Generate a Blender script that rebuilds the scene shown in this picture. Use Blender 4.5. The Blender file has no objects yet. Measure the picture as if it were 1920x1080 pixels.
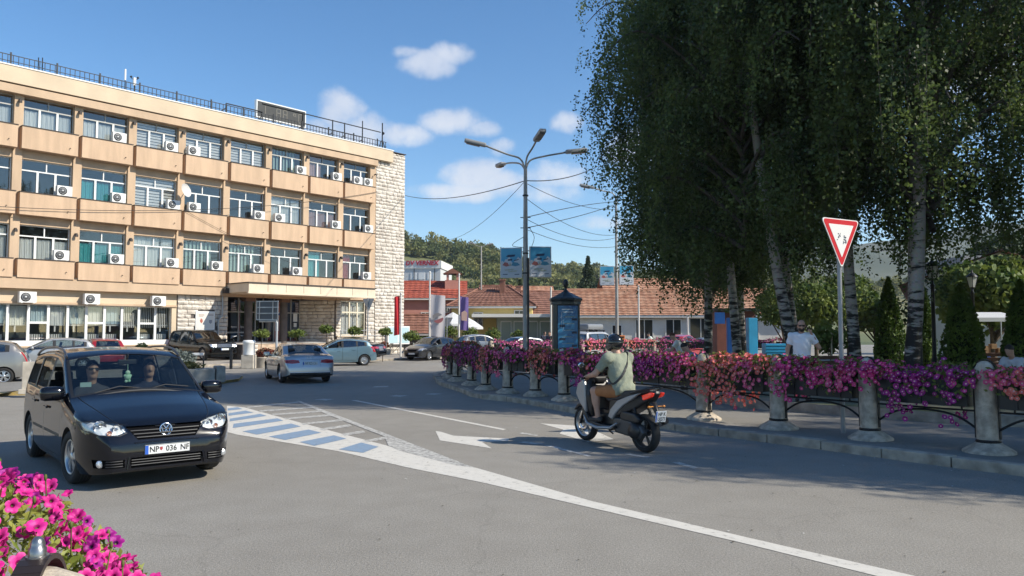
import bpy, bmesh, math, random
import numpy as np
from mathutils import Matrix, Vector

R = math.radians
SC = bpy.context.scene
COL = SC.collection
rnd = random.Random(7)

# ------------------------------------------------------------------ camera
CAM_H = 1.85
cam_data = bpy.data.cameras.new('camera')
cam_data.sensor_width = 36.0
cam_data.lens = 36.0 * 1450.0 / 1920.0
cam_data.clip_start = 0.05
cam_data.clip_end = 9000.0
cam = bpy.data.objects.new('camera', cam_data)
COL.objects.link(cam)
cam.location = (0, 0, CAM_H)
cam.rotation_euler = (R(90) + math.atan(82 / 1450.0), 0, 0)
SC.camera = cam

# ------------------------------------------------------------------ sky, sun, exposure
SUN_EL = R(38)
SUN_H = Vector((0.955, -0.297, 0)).normalized()
SUN_DIR = Vector((SUN_H.x * math.cos(SUN_EL), SUN_H.y * math.cos(SUN_EL), math.sin(SUN_EL)))

def make_world():
 w = bpy.data.worlds.new('World')
 w.cycles.sampling_method = 'NONE'
 SC.world = w
 w.use_nodes = True
 nt = w.node_tree
 nt.nodes.clear()
 N, L = nt.nodes.new, nt.links.new
 def math_(op, a, b=None, c=None):
  n = N('ShaderNodeMath'); n.operation = op
  for i, v in enumerate((a, b, c)):
   if v is None: continue
   if isinstance(v, (int, float)): n.inputs[i].default_value = v
   else: L(v, n.inputs[i])
  return n.outputs[0]
 sky = N('ShaderNodeTexSky')
 sky.sky_type = 'NISHITA'
 sky.sun_disc = False
 sky.sun_elevation = SUN_EL
 sky.sun_rotation = math.atan2(SUN_H.x, SUN_H.y)
 sky.altitude = 500
 sky.air_density = 1.0
 sky.dust_density = 0.2
 sky.ozone_density = 1.9
 bg = N('ShaderNodeBackground'); bg.inputs['Strength'].default_value = 0.126
 hsv = N('ShaderNodeHueSaturation'); hsv.inputs['Saturation'].default_value = 1.25; L(sky.outputs[0], hsv.inputs['Color'])
 L(hsv.outputs[0], bg.inputs['Color'])
 tc = N('ShaderNodeTexCoord')
 sep = N('ShaderNodeSeparateXYZ'); L(tc.outputs['Generated'], sep.inputs[0])
 az = math_('ARCTAN2', sep.outputs[0], sep.outputs[1])
 el = math_('ARCSINE', sep.outputs[2])
 # puffy distortion of the direction
 def noise(scale, detail, rough=0.6):
  n = N('ShaderNodeTexNoise'); n.inputs['Scale'].default_value = scale
  n.inputs['Detail'].default_value = detail; n.inputs['Roughness'].default_value = rough
  L(tc.outputs['Generated'], n.inputs['Vector']); return n
 n1 = noise(11.0, 8.0, 0.6)
 nd = math_('SUBTRACT', n1.outputs['Fac'], 0.5)
 # (azimuth, elevation, half width, half height) in degrees, strength
 blobs = [(-6.2, 19.2, 2.5, 1.15, 1.0), (-4.6, 20.0, 1.8, 1.0, .9), (-7.9, 20.0, 1.3, 0.5, .55),
    (-4.6, 15.3, 2.6, 1.1, .95), (-2.6, 14.8, 1.6, .7, .7),
    (-12.7, 15.7, 2.0, 1.8, 1.05), (-11.5, 14.4, 3.2, 1.5, 1.0), (-8.2, 14.2, 2.6, 1.0, .9), (-14.3, 14.2, 1.8, 1.2, .8),
    (-3.0, 11.6, 2.9, 1.4, 1.0), (-.8, 11.0, 2.8, 1.1, .9), (-4.0, 10.3, 4.2, .8, .85), (3.4, 11.6, 3.2, 1.3, .9),
    (4.2, 15.2, 1.5, 1.1, .85), (-.8, 13.5, 1.1, .6, .5), (2.4, 10.2, 3.5, .9, .6), (6.3, 8.0, 2.0, .5, .45), (9, 13, 3, 1.5, .8),
    (32, 17, 6, 2.5, .9), (-48, 16, 8, 2.6, .9), (60, 13, 9, 2.6, .9), (-80, 20, 9, 3, .9),
    (95, 18, 10, 3, .9), (-115, 15, 9, 3, .9), (140, 20, 11, 3, .9), (-160, 17, 10, 3, .9), (30, 34, 7, 3, .7), (-100, 40, 8, 4, .7)]
 acc = None
 for a0, e0, ra, re_, s in blobs:
  da = math_('MULTIPLY_ADD', az, 1 / R(ra), -a0 / ra)
  de = math_('MULTIPLY_ADD', el, 1 / R(re_), -e0 / re_)
  q = math_('MULTIPLY_ADD', da, da, math_('MULTIPLY', de, de))
  v = math_('MULTIPLY_ADD', q, -s, s)
  acc = v if acc is None else math_('MAXIMUM', acc, v)
 # n1 eats into the blob edges
 v = math_('MULTIPLY_ADD', nd, 3.6, math_('MAXIMUM', acc, -1.6))
 mr = N('ShaderNodeMapRange'); mr.interpolation_type = 'SMOOTHSTEP'
 mr.inputs['From Min'].default_value = -0.1; mr.inputs['From Max'].default_value = 1.0
 mr.inputs['To Max'].default_value = 0.82
 L(v, mr.inputs['Value'])
 cloudcol = N('ShaderNodeValToRGB')
 cloudcol.color_ramp.elements[0].position = 0.3; cloudcol.color_ramp.elements[0].color = (.50, .56, .68, 1)
 cloudcol.color_ramp.elements[1].position = 0.66; cloudcol.color_ramp.elements[1].color = (.74, .75, .78, 1)
 n2 = noise(9.0, 6.0)
 L(n2.outputs['Fac'], cloudcol.inputs['Fac'])
 bg2 = N('ShaderNodeBackground'); bg2.inputs['Strength'].default_value = 0.92
 L(cloudcol.outputs[0], bg2.inputs['Color'])
 mx = N('ShaderNodeMixShader')
 L(mr.outputs[0], mx.inputs[0]); L(bg.outputs[0], mx.inputs[1]); L(bg2.outputs[0], mx.inputs[2])
 out = N('ShaderNodeOutputWorld'); L(mx.outputs[0], out.inputs['Surface'])
make_world()

sun_data = bpy.data.lights.new('sun', 'SUN')
sun_data.energy = 4.6
sun_data.angle = R(0.53)
sun_data.color = (1.0, 0.93, 0.80)
sun = bpy.data.objects.new('sun', sun_data)
COL.objects.link(sun)
sun.rotation_euler = SUN_DIR.to_track_quat('Z', 'Y').to_euler()
sun.location = (20, -10, 40)

SC.view_settings.view_transform = 'Standard'
SC.view_settings.look = 'None'
SC.view_settings.exposure = 0.48
SC.view_settings.gamma = 1.0
SC.view_settings.use_curve_mapping = False
SC.cycles.max_bounces = 7
SC.cycles.transparent_max_bounces = 16
SC.cycles.use_adaptive_sampling = True
SC.cycles.adaptive_threshold = 0.015
SC.cycles.use_denoising = True
SC.cycles.caustics_reflective = False
SC.cycles.caustics_refractive = False

# ------------------------------------------------------------------ materials
MATS = {}
def mat(name, col=(.5, .5, .5), rough=.6, metal=0.0, var=0.0, vscale=3.0, bump=0.0, bscale=40.0, coat=0.0, spec=.5,
  col2=None, trans=0.0, emit=None, estr=1.0, detail=5.0, lo=.35, hi=.65, stretch=None, sheen=0.0):
 """principled material; col/col2 blended by world-space noise"""
 if name in MATS: return MATS[name]
 m = bpy.data.materials.new(name)
 m.use_nodes = True
 nt = m.node_tree
 b = nt.nodes['Principled BSDF']
 N, L = nt.nodes.new, nt.links.new
 b.inputs['Base Color'].default_value = (*col, 1)
 b.inputs['Roughness'].default_value = rough
 b.inputs['Metallic'].default_value = metal
 b.inputs['Specular IOR Level'].default_value = spec
 b.inputs['Coat Weight'].default_value = coat
 b.inputs['Coat Roughness'].default_value = 0.03
 if sheen: b.inputs['Sheen Weight'].default_value = sheen
 vec = None
 def coords():
  nonlocal vec
  if vec is None:
   g = N('ShaderNodeNewGeometry')
   vec = g.outputs['Position']
   if stretch:
    mp = N('ShaderNodeMapping'); mp.inputs['Scale'].default_value = stretch
    L(vec, mp.inputs['Vector']); vec = mp.outputs[0]
  return vec
 if var or col2:
  n = N('ShaderNodeTexNoise'); n.inputs['Scale'].default_value = vscale; n.inputs['Detail'].default_value = detail
  L(coords(), n.inputs['Vector'])
  r = N('ShaderNodeValToRGB')
  c2 = col2 if col2 else tuple(min(1, c * (1 + var)) for c in col)
  c1 = col if col2 else tuple(c * (1 - var) for c in col)
  r.color_ramp.elements[0].position = lo; r.color_ramp.elements[0].color = (*c1, 1)
  r.color_ramp.elements[1].position = hi; r.color_ramp.elements[1].color = (*c2, 1)
  L(n.outputs['Fac'], r.inputs['Fac']); L(r.outputs[0], b.inputs['Base Color'])
 if bump:
  n = N('ShaderNodeTexNoise'); n.inputs['Scale'].default_value = bscale; n.inputs['Detail'].default_value = 4
  L(coords(), n.inputs['Vector'])
  bp = N('ShaderNodeBump'); bp.inputs['Strength'].default_value = min(1, bump); bp.inputs['Distance'].default_value = 0.02
  L(n.outputs['Fac'], bp.inputs['Height']); L(bp.outputs[0], b.inputs['Normal'])
 if trans:
  t = N('ShaderNodeBsdfTranslucent')
  src = b.inputs['Base Color']
  if src.is_linked: L(src.links[0].from_socket, t.inputs['Color'])
  else: t.inputs['Color'].default_value = (*col, 1)
  mx = N('ShaderNodeMixShader'); mx.inputs[0].default_value = trans
  o = nt.nodes['Material Output']
  L(b.outputs[0], mx.inputs[1]); L(t.outputs[0], mx.inputs[2]); L(mx.outputs[0], o.inputs['Surface'])
 if emit:
  b.inputs['Emission Color'].default_value = (*emit, 1); b.inputs['Emission Strength'].default_value = estr
 MATS[name] = m
 return m

def glass_mat(name, tint=(.8, .85, .85), refl=.12, rough=0.0, edge=.6, gcol=(.95, .97, 1)):
 """see-through pane: transparent body plus a mirror layer that grows towards grazing angles"""
 if name in MATS: return MATS[name]
 m = bpy.data.materials.new(name); m.use_nodes = True
 nt = m.node_tree; nt.nodes.clear(); N, L = nt.nodes.new, nt.links.new
 tr = N('ShaderNodeBsdfTransparent'); tr.inputs[0].default_value = (*tint, 1)
 gl = N('ShaderNodeBsdfGlossy'); gl.inputs['Roughness'].default_value = rough; gl.inputs['Color'].default_value = (*gcol, 1)
 lw = N('ShaderNodeLayerWeight'); lw.inputs['Blend'].default_value = .35
 mr = N('ShaderNodeMapRange'); L(lw.outputs['Fresnel'], mr.inputs['Value'])
 mr.inputs['To Min'].default_value = refl; mr.inputs['To Max'].default_value = edge
 mx = N('ShaderNodeMixShader'); L(mr.outputs[0], mx.inputs[0]); L(tr.outputs[0], mx.inputs[1]); L(gl.outputs[0], mx.inputs[2])
 o = N('ShaderNodeOutputMaterial'); L(mx.outputs[0], o.inputs['Surface'])
 MATS[name] = m
 return m

# ------------------------------------------------------------------ objects
def tag(o, label=None, cat=None, group=None, kind=None):
 if label: o['label'] = label
 if cat: o['category'] = cat
 if group: o['group'] = group
 if kind: o['kind'] = kind
 return o

def empty(name, loc=(0, 0, 0), rz=0.0, label=None, cat=None, group=None, kind=None):
 o = bpy.data.objects.new(name, None)
 o.empty_display_size = .2
 COL.objects.link(o)
 o.location = loc; o.rotation_euler = (0, 0, rz)
 return tag(o, label, cat, group, kind)

def link(name, me, parent=None, loc=None, rot=None, scale=None):
 o = bpy.data.objects.new(name, me)
 COL.objects.link(o)
 if parent is not None: o.parent = parent
 if loc is not None: o.location = loc
 if rot is not None: o.rotation_euler = rot
 if scale is not None: o.scale = scale
 return o

def copy_tree(o, parent=None):
 c = o.copy(); COL.objects.link(c)
 if parent is not None: c.parent = parent
 for ch in list(o.children): copy_tree(ch, c)
 return c

class MB:
 """collects shapes into one mesh"""
 def __init__(self): self.v = []; self.f = []; self.m = []; self.s = []; self.mi = 0; self.sm = False
 def add(self, vs, fs, M=None, mi=None, smooth=None):
  n = len(self.v)
  if M is not None: vs = [M @ Vector(p) for p in vs]
  self.v.extend([tuple(p) for p in vs])
  for f in fs:
   self.f.append([i + n for i in f]); self.m.append(self.mi if mi is None else mi)
   self.s.append(self.sm if smooth is None else smooth)
  return self
 def box(self, c, d, M=None, mi=None, rz=0):
  x, y, z = d[0] / 2, d[1] / 2, d[2] / 2
  T = Matrix.Translation(c) @ Matrix.Rotation(rz, 4, 'Z')
  if M is not None: T = M @ T
  vs = [(-x, -y, -z), (x, -y, -z), (x, y, -z), (-x, y, -z), (-x, -y, z), (x, -y, z), (x, y, z), (-x, y, z)]
  return self.add(vs, [(0, 3, 2, 1), (4, 5, 6, 7), (0, 1, 5, 4), (1, 2, 6, 5), (2, 3, 7, 6), (3, 0, 4, 7)], T, mi, False)
 def bb(self, a, b, M=None, mi=None):
  return self.box([(a[i] + b[i]) / 2 for i in range(3)], [abs(b[i] - a[i]) for i in range(3)], M, mi)
 def rbox(self, c, d, r, M=None, mi=None):
  """box with bevelled edges"""
  bm = bmesh.new()
  bmesh.ops.create_cube(bm, size=1, matrix=Matrix.Translation(c) @ Matrix.Diagonal((*d, 1)))
  bmesh.ops.bevel(bm, geom=bm.edges[:], offset=r, segments=2, affect='EDGES', profile=.6)
  bm.verts.index_update()
  vs = [v.co.copy() for v in bm.verts]; fs = [[v.index for v in f.verts] for f in bm.faces]
  bm.free()
  return self.add(vs, fs, M, mi, False)
 def tube(self, pts, r, n=8, M=None, mi=None, caps=True):
  """round bar along points; r a number or one per point"""
  pts = [Vector(p) for p in pts]
  rs = r if isinstance(r, (list, tuple)) else [r] * len(pts)
  vs = []; fs = []
  t0 = (pts[1] - pts[0]).normalized()
  up = Vector((0, 0, 1)) if abs(t0.z) < .9 else Vector((1, 0, 0))
  a = t0.cross(up).normalized()
  for i, p in enumerate(pts):
   if i == 0: t = pts[1] - p
   elif i == len(pts) - 1: t = p - pts[i - 1]
   else: t = (pts[i + 1] - p).normalized() + (p - pts[i - 1]).normalized()
   t = t.normalized() if t.length > 1e-9 else t0
   a = (a - t * a.dot(t))
   a = a.normalized() if a.length > 1e-6 else t.orthogonal().normalized()
   b = t.cross(a)
   for k in range(n):
    g = 2 * math.pi * k / n
    vs.append(p + (a * math.cos(g) + b * math.sin(g)) * rs[i])
  for i in range(len(pts) - 1):
   for k in range(n):
    k2 = (k + 1) % n
    fs.append((i * n + k, i * n + k2, (i + 1) * n + k2, (i + 1) * n + k))
  self.add(vs, fs, M, mi, True)
  if caps:
   self.add(vs[:n], [tuple(range(n))[::-1]], M, mi, False)
   self.add(vs[-n:], [tuple(range(n))], M, mi, False)
  return self
 def lathe(self, prof, n=24, M=None, mi=None, smooth=True, caps=True):
  """profile [(r,z)] about z"""
  vs = []; fs = []
  for r, z in prof:
   for k in range(n):
    g = 2 * math.pi * k / n
    vs.append((r * math.cos(g), r * math.sin(g), z))
  for i in range(len(prof) - 1):
   for k in range(n):
    k2 = (k + 1) % n
    fs.append((i * n + k, i * n + k2, (i + 1) * n + k2, (i + 1) * n + k))
  self.add(vs, fs, M, mi, smooth)
  if caps:
   if prof[0][0] > 1e-6: self.add(vs[:n], [tuple(range(n))[::-1]], M, mi, False)
   if prof[-1][0] > 1e-6: self.add(vs[-n:], [tuple(range(n))], M, mi, False)
  return self
 def prism(self, poly, z0, z1, M=None, mi=None):
  """extrude an xy polygon"""
  n = len(poly)
  vs = [(x, y, z0) for x, y in poly] + [(x, y, z1) for x, y in poly]
  fs = [tuple(range(n))[::-1], tuple(range(n, 2 * n))] + [(i, (i + 1) % n, n + (i + 1) % n, n + i) for i in range(n)]
  return self.add(vs, fs, M, mi, False)
 def ball(self, c, r, M=None, mi=None, seg=16, rings=10):
  r = (r, r, r) if isinstance(r, (int, float)) else r
  prof = [(math.sin(math.pi * i / rings), -math.cos(math.pi * i / rings)) for i in range(rings + 1)]
  T = Matrix.Translation(c) @ Matrix.Diagonal((*r, 1))
  return self.lathe(prof, seg, T if M is None else M @ T, mi, True, False)
 def quad(self, a, b, c, d, mi=None, M=None): return self.add([a, b, c, d], [(0, 1, 2, 3)], M, mi, False)
 def mesh(self, name, mats):
  me = bpy.data.meshes.new(name)
  me.from_pydata(self.v, [], self.f)
  for m in (mats if isinstance(mats, (list, tuple)) else [mats]): me.materials.append(m)
  me.polygons.foreach_set('material_index', self.m)
  me.polygons.foreach_set('use_smooth', self.s)
  me.update()
  return me
 def build(self, name, mats, parent=None, loc=None, rot=None, **kw):
  o = link(name, self.mesh(name, mats), parent, loc, rot)
  return tag(o, **kw)

def np_mesh(name, V, F, mats, mi=None, smooth=False):
 """mesh from numpy arrays: V (n,3), F (m,k)"""
 me = bpy.data.meshes.new(name)
 V = np.ascontiguousarray(V, dtype=np.float32); F = np.ascontiguousarray(F, dtype=np.int32)
 k = F.shape[1]
 me.vertices.add(len(V)); me.vertices.foreach_set('co', V.ravel())
 me.loops.add(F.size); me.loops.foreach_set('vertex_index', F.ravel())
 me.polygons.add(len(F)); me.polygons.foreach_set('loop_start', np.arange(0, F.size, k, dtype=np.int32))
 me.polygons.foreach_set('loop_total', np.full(len(F), k, dtype=np.int32))
 for m in (mats if isinstance(mats, (list, tuple)) else [mats]): me.materials.append(m)
 if mi is not None: me.polygons.foreach_set('material_index', np.ascontiguousarray(mi, dtype=np.int32))
 me.polygons.foreach_set('use_smooth', np.full(len(F), smooth, dtype=bool))
 me.update(calc_edges=True)
 return me

def text(name, s, size, m, parent=None, loc=(0, 0, 0), rot=(0, 0, 0), ext=.001, sx=1.0, align='CENTER', shear=0.0, space=1.0, bold=0.0):
 c = bpy.data.curves.new(name, 'FONT')
 c.body = s; c.size = size; c.extrude = ext; c.align_x = align; c.align_y = 'CENTER'; c.shear = shear; c.space_character = space
 c.offset = bold; c.resolution_u = 2
 c.materials.append(m)
 o = bpy.data.objects.new(name, c); COL.objects.link(o)
 if parent is not None: o.parent = parent
 o.location = loc; o.rotation_euler = rot; o.scale = (sx, 1, 1)
 return o

# ---- smooth bodies: union of round cones turned into one skin (surface nets)
def sdf_cone(P, a, b, ra, rb):
 a = np.array(a, float); b = np.array(b, float)
 d = b - a; L2 = max((d * d).sum(), 1e-9)
 h = np.clip(((P - a) @ d) / L2, 0, 1)
 q = P - a - h[..., None] * d
 return np.sqrt((q * q).sum(-1)) - (ra + (rb - ra) * h)
def sdf_ell(P, c, r, rot=None):
 q = P - np.array(c, float)
 if rot is not None: q = q @ np.array(rot)
 r = np.array(r, float)
 k0 = np.sqrt(((q / r) ** 2).sum(-1)); k1 = np.sqrt(((q / (r * r)) ** 2).sum(-1)) + 1e-9
 return k0 * (k0 - 1) / k1
def smin(a, b, k):
 h = np.clip(.5 + .5 * (b - a) / k, 0, 1)
 return b * (1 - h) + a * h - k * h * (1 - h)
def surface_nets(fn, lo, hi, step):
 lo = np.array(lo, float); hi = np.array(hi, float)
 n = np.ceil((hi - lo) / step).astype(int) + 1
 ax = [lo[i] + step * np.arange(n[i]) for i in range(3)]
 # sample finely only in the blocks near the surface
 Bk = 7
 nb = (n + Bk - 1) // Bk
 cb = [np.minimum(lo[i] + step * (np.arange(nb[i]) * Bk + (Bk - 1) / 2), hi[i] + step) for i in range(3)]
 C = fn(np.stack(np.meshgrid(*cb, indexing='ij'), -1))
 near = np.abs(C) < step * Bk * .87 * 1.9 + .01
 full = np.repeat(np.repeat(np.repeat(near, Bk, 0), Bk, 1), Bk, 2)[:n[0], :n[1], :n[2]]
 D = np.repeat(np.repeat(np.repeat(C, Bk, 0), Bk, 1), Bk, 2)[:n[0], :n[1], :n[2]].copy()
 I_ = np.argwhere(full)
 D[full] = fn(lo + I_ * step)
 s = D < 0
 nx, ny, nz = D.shape
 corner = [(i, j, k) for i in (0, 1) for j in (0, 1) for k in (0, 1)]
 cnt = sum(s[i:nx - 1 + i, j:ny - 1 + j, k:nz - 1 + k].astype(int) for i, j, k in corner)
 act = (cnt > 0) & (cnt < 8)
 idx = -np.ones(act.shape, int)
 cells = np.argwhere(act)
 idx[act] = np.arange(len(cells))
 acc = np.zeros((len(cells), 3)); num = np.zeros(len(cells))
 ci, cj, ck = cells.T
 for a in range(8):
  for axn in range(3):
   A = corner[a]
   if A[axn] == 1: continue
   B = list(A); B[axn] = 1
   da = D[ci + A[0], cj + A[1], ck + A[2]]; db = D[ci + B[0], cj + B[1], ck + B[2]]
   m = (da < 0) != (db < 0)
   t = np.where(m, da / np.where(np.abs(da - db) < 1e-12, 1, da - db), 0)
   p = np.tile(np.array(A, float), (len(cells), 1)); p[:, axn] = t
   acc += np.where(m[:, None], p, 0); num += m
 V = lo + (cells + acc / num[:, None]) * step
 F = []
 for axn in range(3):
  o1, o2 = [(1, 2), (2, 0), (0, 1)][axn]
  sl0 = [slice(None)] * 3; sl1 = [slice(None)] * 3
  sl0[axn] = slice(0, D.shape[axn] - 1); sl1[axn] = slice(1, None)
  a = s[tuple(sl0)]; b = s[tuple(sl1)]
  e = np.argwhere(a != b)
  if not len(e): continue
  ok = (e[:, o1] > 0) & (e[:, o2] > 0) & (e[:, o1] < D.shape[o1] - 1) & (e[:, o2] < D.shape[o2] - 1)
  e = e[ok]
  def cell(d1, d2):
   q = e.copy(); q[:, o1] -= d1; q[:, o2] -= d2
   return idx[q[:, 0], q[:, 1], q[:, 2]]
  quad = np.stack([cell(1, 1), cell(0, 1), cell(0, 0), cell(1, 0)], 1)
  flip = ~a[e[:, 0], e[:, 1], e[:, 2]]
  quad[flip] = quad[flip][:, ::-1]
  F.append(quad)
 return V, np.concatenate(F)
def sdf_obj(name, fn, lo, hi, step, m, parent=None):
 V, F = surface_nets(fn, lo, hi, step)
 return link(name, np_mesh(name, V, F, m, smooth=True), parent)

# pixel of the photograph -> point on the ground or at a depth (used to survey the place)
_F = 1450.0; _P = math.atan(82 / _F)
def ray(x, y):
 a = (x - 960) / _F; b = (540 - y) / _F
 return (a, math.cos(_P) - b * math.sin(_P), math.sin(_P) + b * math.cos(_P))
def gnd(x, y, z=0.0):
 r = ray(x, y); t = (z - CAM_H) / r[2]
 return Vector((r[0] * t, r[1] * t, z))
def atd(x, y, Y):
 r = ray(x, y); t = Y / r[1]
 return Vector((r[0] * t, Y, CAM_H + r[2] * t))

# ================================================================== GROUND
def asphalt_mat(name, c1, c2, speck, rough=.85):
 m = bpy.data.materials.new(name); m.use_nodes = True
 nt = m.node_tree; b = nt.nodes['Principled BSDF']; N, L = nt.nodes.new, nt.links.new
 g = N('ShaderNodeNewGeometry')
 big = N('ShaderNodeTexNoise'); big.inputs['Scale'].default_value = .16; big.inputs['Detail'].default_value = 5
 mid = N('ShaderNodeTexNoise'); mid.inputs['Scale'].default_value = 2.2; mid.inputs['Detail'].default_value = 6
 fin = N('ShaderNodeTexNoise'); fin.inputs['Scale'].default_value = 52; fin.inputs['Detail'].default_value = 3
 vor = N('ShaderNodeTexVoronoi'); vor.inputs['Scale'].default_value = 130
 crk = N('ShaderNodeTexVoronoi'); crk.feature = 'DISTANCE_TO_EDGE'; crk.inputs['Scale'].default_value = .33
 wob = N('ShaderNodeVectorMath'); wob.operation = 'MULTIPLY_ADD'
 L(mid.outputs['Color'], wob.inputs[0]); wob.inputs[1].default_value = (.5, .5, .5); L(g.outputs['Position'], wob.inputs[2])
 L(wob.outputs[0], crk.inputs['Vector'])
 for n in (big, mid, fin, vor): L(g.outputs['Position'], n.inputs['Vector'])
 r = N('ShaderNodeValToRGB')
 r.color_ramp.elements[0].position = .3; r.color_ramp.elements[0].color = (*c1, 1)
 r.color_ramp.elements[1].position = .7; r.color_ramp.elements[1].color = (*c2, 1)
 a = N('ShaderNodeMath'); a.operation = 'MULTIPLY_ADD'; a.inputs[1].default_value = .65
 L(big.outputs['Fac'], a.inputs[0])
 a2 = N('ShaderNodeMath'); a2.operation = 'MULTIPLY'; a2.inputs[1].default_value = .36; L(mid.outputs['Fac'], a2.inputs[0]); L(a2.outputs[0], a.inputs[2])
 L(a.outputs[0], r.inputs['Fac'])
 hs = N('ShaderNodeHueSaturation')
 mr = N('ShaderNodeMapRange'); mr.inputs['From Min'].default_value = .25; mr.inputs['From Max'].default_value = .75
 mr.inputs['To Min'].default_value = 1 - speck; mr.inputs['To Max'].default_value = 1 + speck
 L(fin.outputs['Fac'], mr.inputs['Value'])
 # dark crack lines only where the mid noise is high
 cr = N('ShaderNodeMapRange'); cr.inputs['From Min'].default_value = .0; cr.inputs['From Max'].default_value = .006
 cr.inputs['To Min'].default_value = .88; cr.inputs['To Max'].default_value = 1
 L(crk.outputs['Distance'], cr.inputs['Value'])
 ml = N('ShaderNodeMath'); ml.operation = 'MULTIPLY'; L(mr.outputs[0], ml.inputs[0]); L(cr.outputs[0], ml.inputs[1])
 L(ml.outputs[0], hs.inputs['Value']); L(r.outputs[0], hs.inputs['Color']); L(hs.outputs[0], b.inputs['Base Color'])
 b.inputs['Roughness'].default_value = rough; b.inputs['Specular IOR Level'].default_value = .3
 bp = N('ShaderNodeBump'); bp.inputs['Strength'].default_value = .35; bp.inputs['Distance'].default_value = .012
 L(vor.outputs['Distance'], bp.inputs['Height']); L(bp.outputs[0], b.inputs['Normal'])
 MATS[name] = m
 return m

def paint_mat(name, col, under, wear_lo, wear_hi, scale=9.0):
 """road paint, worn through to the asphalt in specks"""
 m = bpy.data.materials.new(name); m.use_nodes = True
 nt = m.node_tree; b = nt.nodes['Principled BSDF']; N, L = nt.nodes.new, nt.links.new
 g = N('ShaderNodeNewGeometry')
 n = N('ShaderNodeTexNoise'); n.inputs['Scale'].default_value = scale; n.inputs['Detail'].default_value = 9; n.inputs['Roughness'].default_value = .72
 L(g.outputs['Position'], n.inputs['Vector'])
 r = N('ShaderNodeValToRGB')
 r.color_ramp.elements[0].position = wear_lo; r.color_ramp.elements[0].color = (*under, 1)
 r.color_ramp.elements[1].position = wear_hi; r.color_ramp.elements[1].color = (*col, 1)
 e = r.color_ramp.elements.new(min(.99, wear_hi + .25)); e.color = (*[min(1, c * 1.12) for c in col], 1)
 L(n.outputs['Fac'], r.inputs['Fac']); L(r.outputs[0], b.inputs['Base Color'])
 b.inputs['Roughness'].default_value = .7
 MATS[name] = m
 return m

M_ASPH = asphalt_mat('asphalt', (.226, .208, .180), (.302, .282, .248), .30)
M_ASPH2 = asphalt_mat('plaza_asphalt', (.20, .19, .172), (.27, .258, .236), .16)
M_FORE = asphalt_mat('forecourt_paving', (.29, .26, .225), (.38, .35, .305), .14)
M_KERB = mat('kerb_stone', (.35, .305, .245), .9, var=.3, vscale=4, bump=.5, bscale=30)
M_GRASS = mat('grass_earth', (.05, .075, .022), .95, col2=(.10, .11, .04), vscale=1.2, bump=.8, bscale=25)
M_WHITE = paint_mat('white_road_paint', (.58, .55, .49), (.29, .27, .24), .33, .43)
M_WHITE_WORN = paint_mat('worn_white_road_paint', (.52, .505, .465), (.26, .245, .22), .43, .55, 12)
M_BLUE = paint_mat('blue_road_paint', (.20, .28, .38), (.25, .255, .25), .28, .46)
M_YELLOW = paint_mat('yellow_kerb_paint', (.52, .36, .10), (.26, .235, .18), .3, .6, 5)
M_CONC = mat('weathered_concrete', (.36, .34, .31), .9, var=.22, vscale=2.5, bump=.4, bscale=35)

def sheet(name, pts, z, m, kind='structure', parent=None):
 bm = bmesh.new()
 f = bm.faces.new([bm.verts.new((p[0], p[1], z)) for p in pts])
 if f.normal.z < 0: f.normal_flip()
 f.normal_update()
 if f.normal.z < 0: f.normal_flip()
 bmesh.ops.triangulate(bm, faces=[f])
 me = bpy.data.meshes.new(name); bm.to_mesh(me); bm.free(); me.materials.append(m)
 o = link(name, me, parent)
 if kind: o['kind'] = kind
 return o
def slab(name, pts, z0, z1, mtop, mside=None, kind='structure', parent=None):
 ar = sum(pts[i][0] * pts[(i + 1) % len(pts)][1] - pts[(i + 1) % len(pts)][0] * pts[i][1] for i in range(len(pts)))
 if ar < 0: pts = pts[::-1]
 bm = bmesh.new()
 top = [bm.verts.new((p[0], p[1], z1)) for p in pts]; bot = [bm.verts.new((p[0], p[1], z0)) for p in pts]
 f = bm.faces.new(top); n = len(pts)
 for i in range(n):
  q = bm.faces.new((bot[i], bot[(i + 1) % n], top[(i + 1) % n], top[i])); q.material_index = 1
 bmesh.ops.triangulate(bm, faces=[f])
 me = bpy.data.meshes.new(name); bm.to_mesh(me); bm.free(); me.materials.append(mtop); me.materials.append(mside or mtop)
 o = link(name, me, parent)
 if kind: o['kind'] = kind
 return o

sheet('ground', [(-3500, -3500), (3500, -3500), (3500, 3500), (-3500, 3500)], -.06, M_GRASS)
ROAD = sheet('road', [(-70, -25), (70, -25), (95, 75), (60, 110), (-40, 110), (-70, 60)], 0, M_ASPH)

# ---- painted markings (surveyed from the photograph)
def zp(x, y): return gnd(400 + x / 2.743, 720 + y / 2.743)[:2]
def mark(name, zpts, m, z=.004): return sheet(name, [zp(*p) for p in zpts], z, m, None, ROAD)
mark('painted_gore', [(70, 113), (160, 121), (560, 230), (900, 320), (1250, 404), (1371, 438), (1947, 604), (2716, 784), (3562, 979), (3900, 1057), (3720, 1064), (3389, 984),
      (2716, 818), (1947, 639), (1371, 505), (1000, 431), (640, 346), (120, 261), (60, 245)], M_WHITE)
for q in [[(645, 338), (760, 303), (850, 325), (770, 356)], [(445, 300), (620, 266), (685, 283), (520, 320)], [(285, 272), (490, 236), (555, 252), (370, 290)],
   [(150, 245), (400, 205), (450, 220), (225, 262)], [(105, 206), (330, 178), (360, 190), (100, 228)], [(85, 180), (240, 155), (275, 165), (85, 194)],
   [(78, 152), (165, 138), (207, 148), (78, 165)], [(74, 127), (125, 120), (150, 130), (74, 138)]]:
 mark('blue_stripe', q, M_BLUE, .008)
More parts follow.
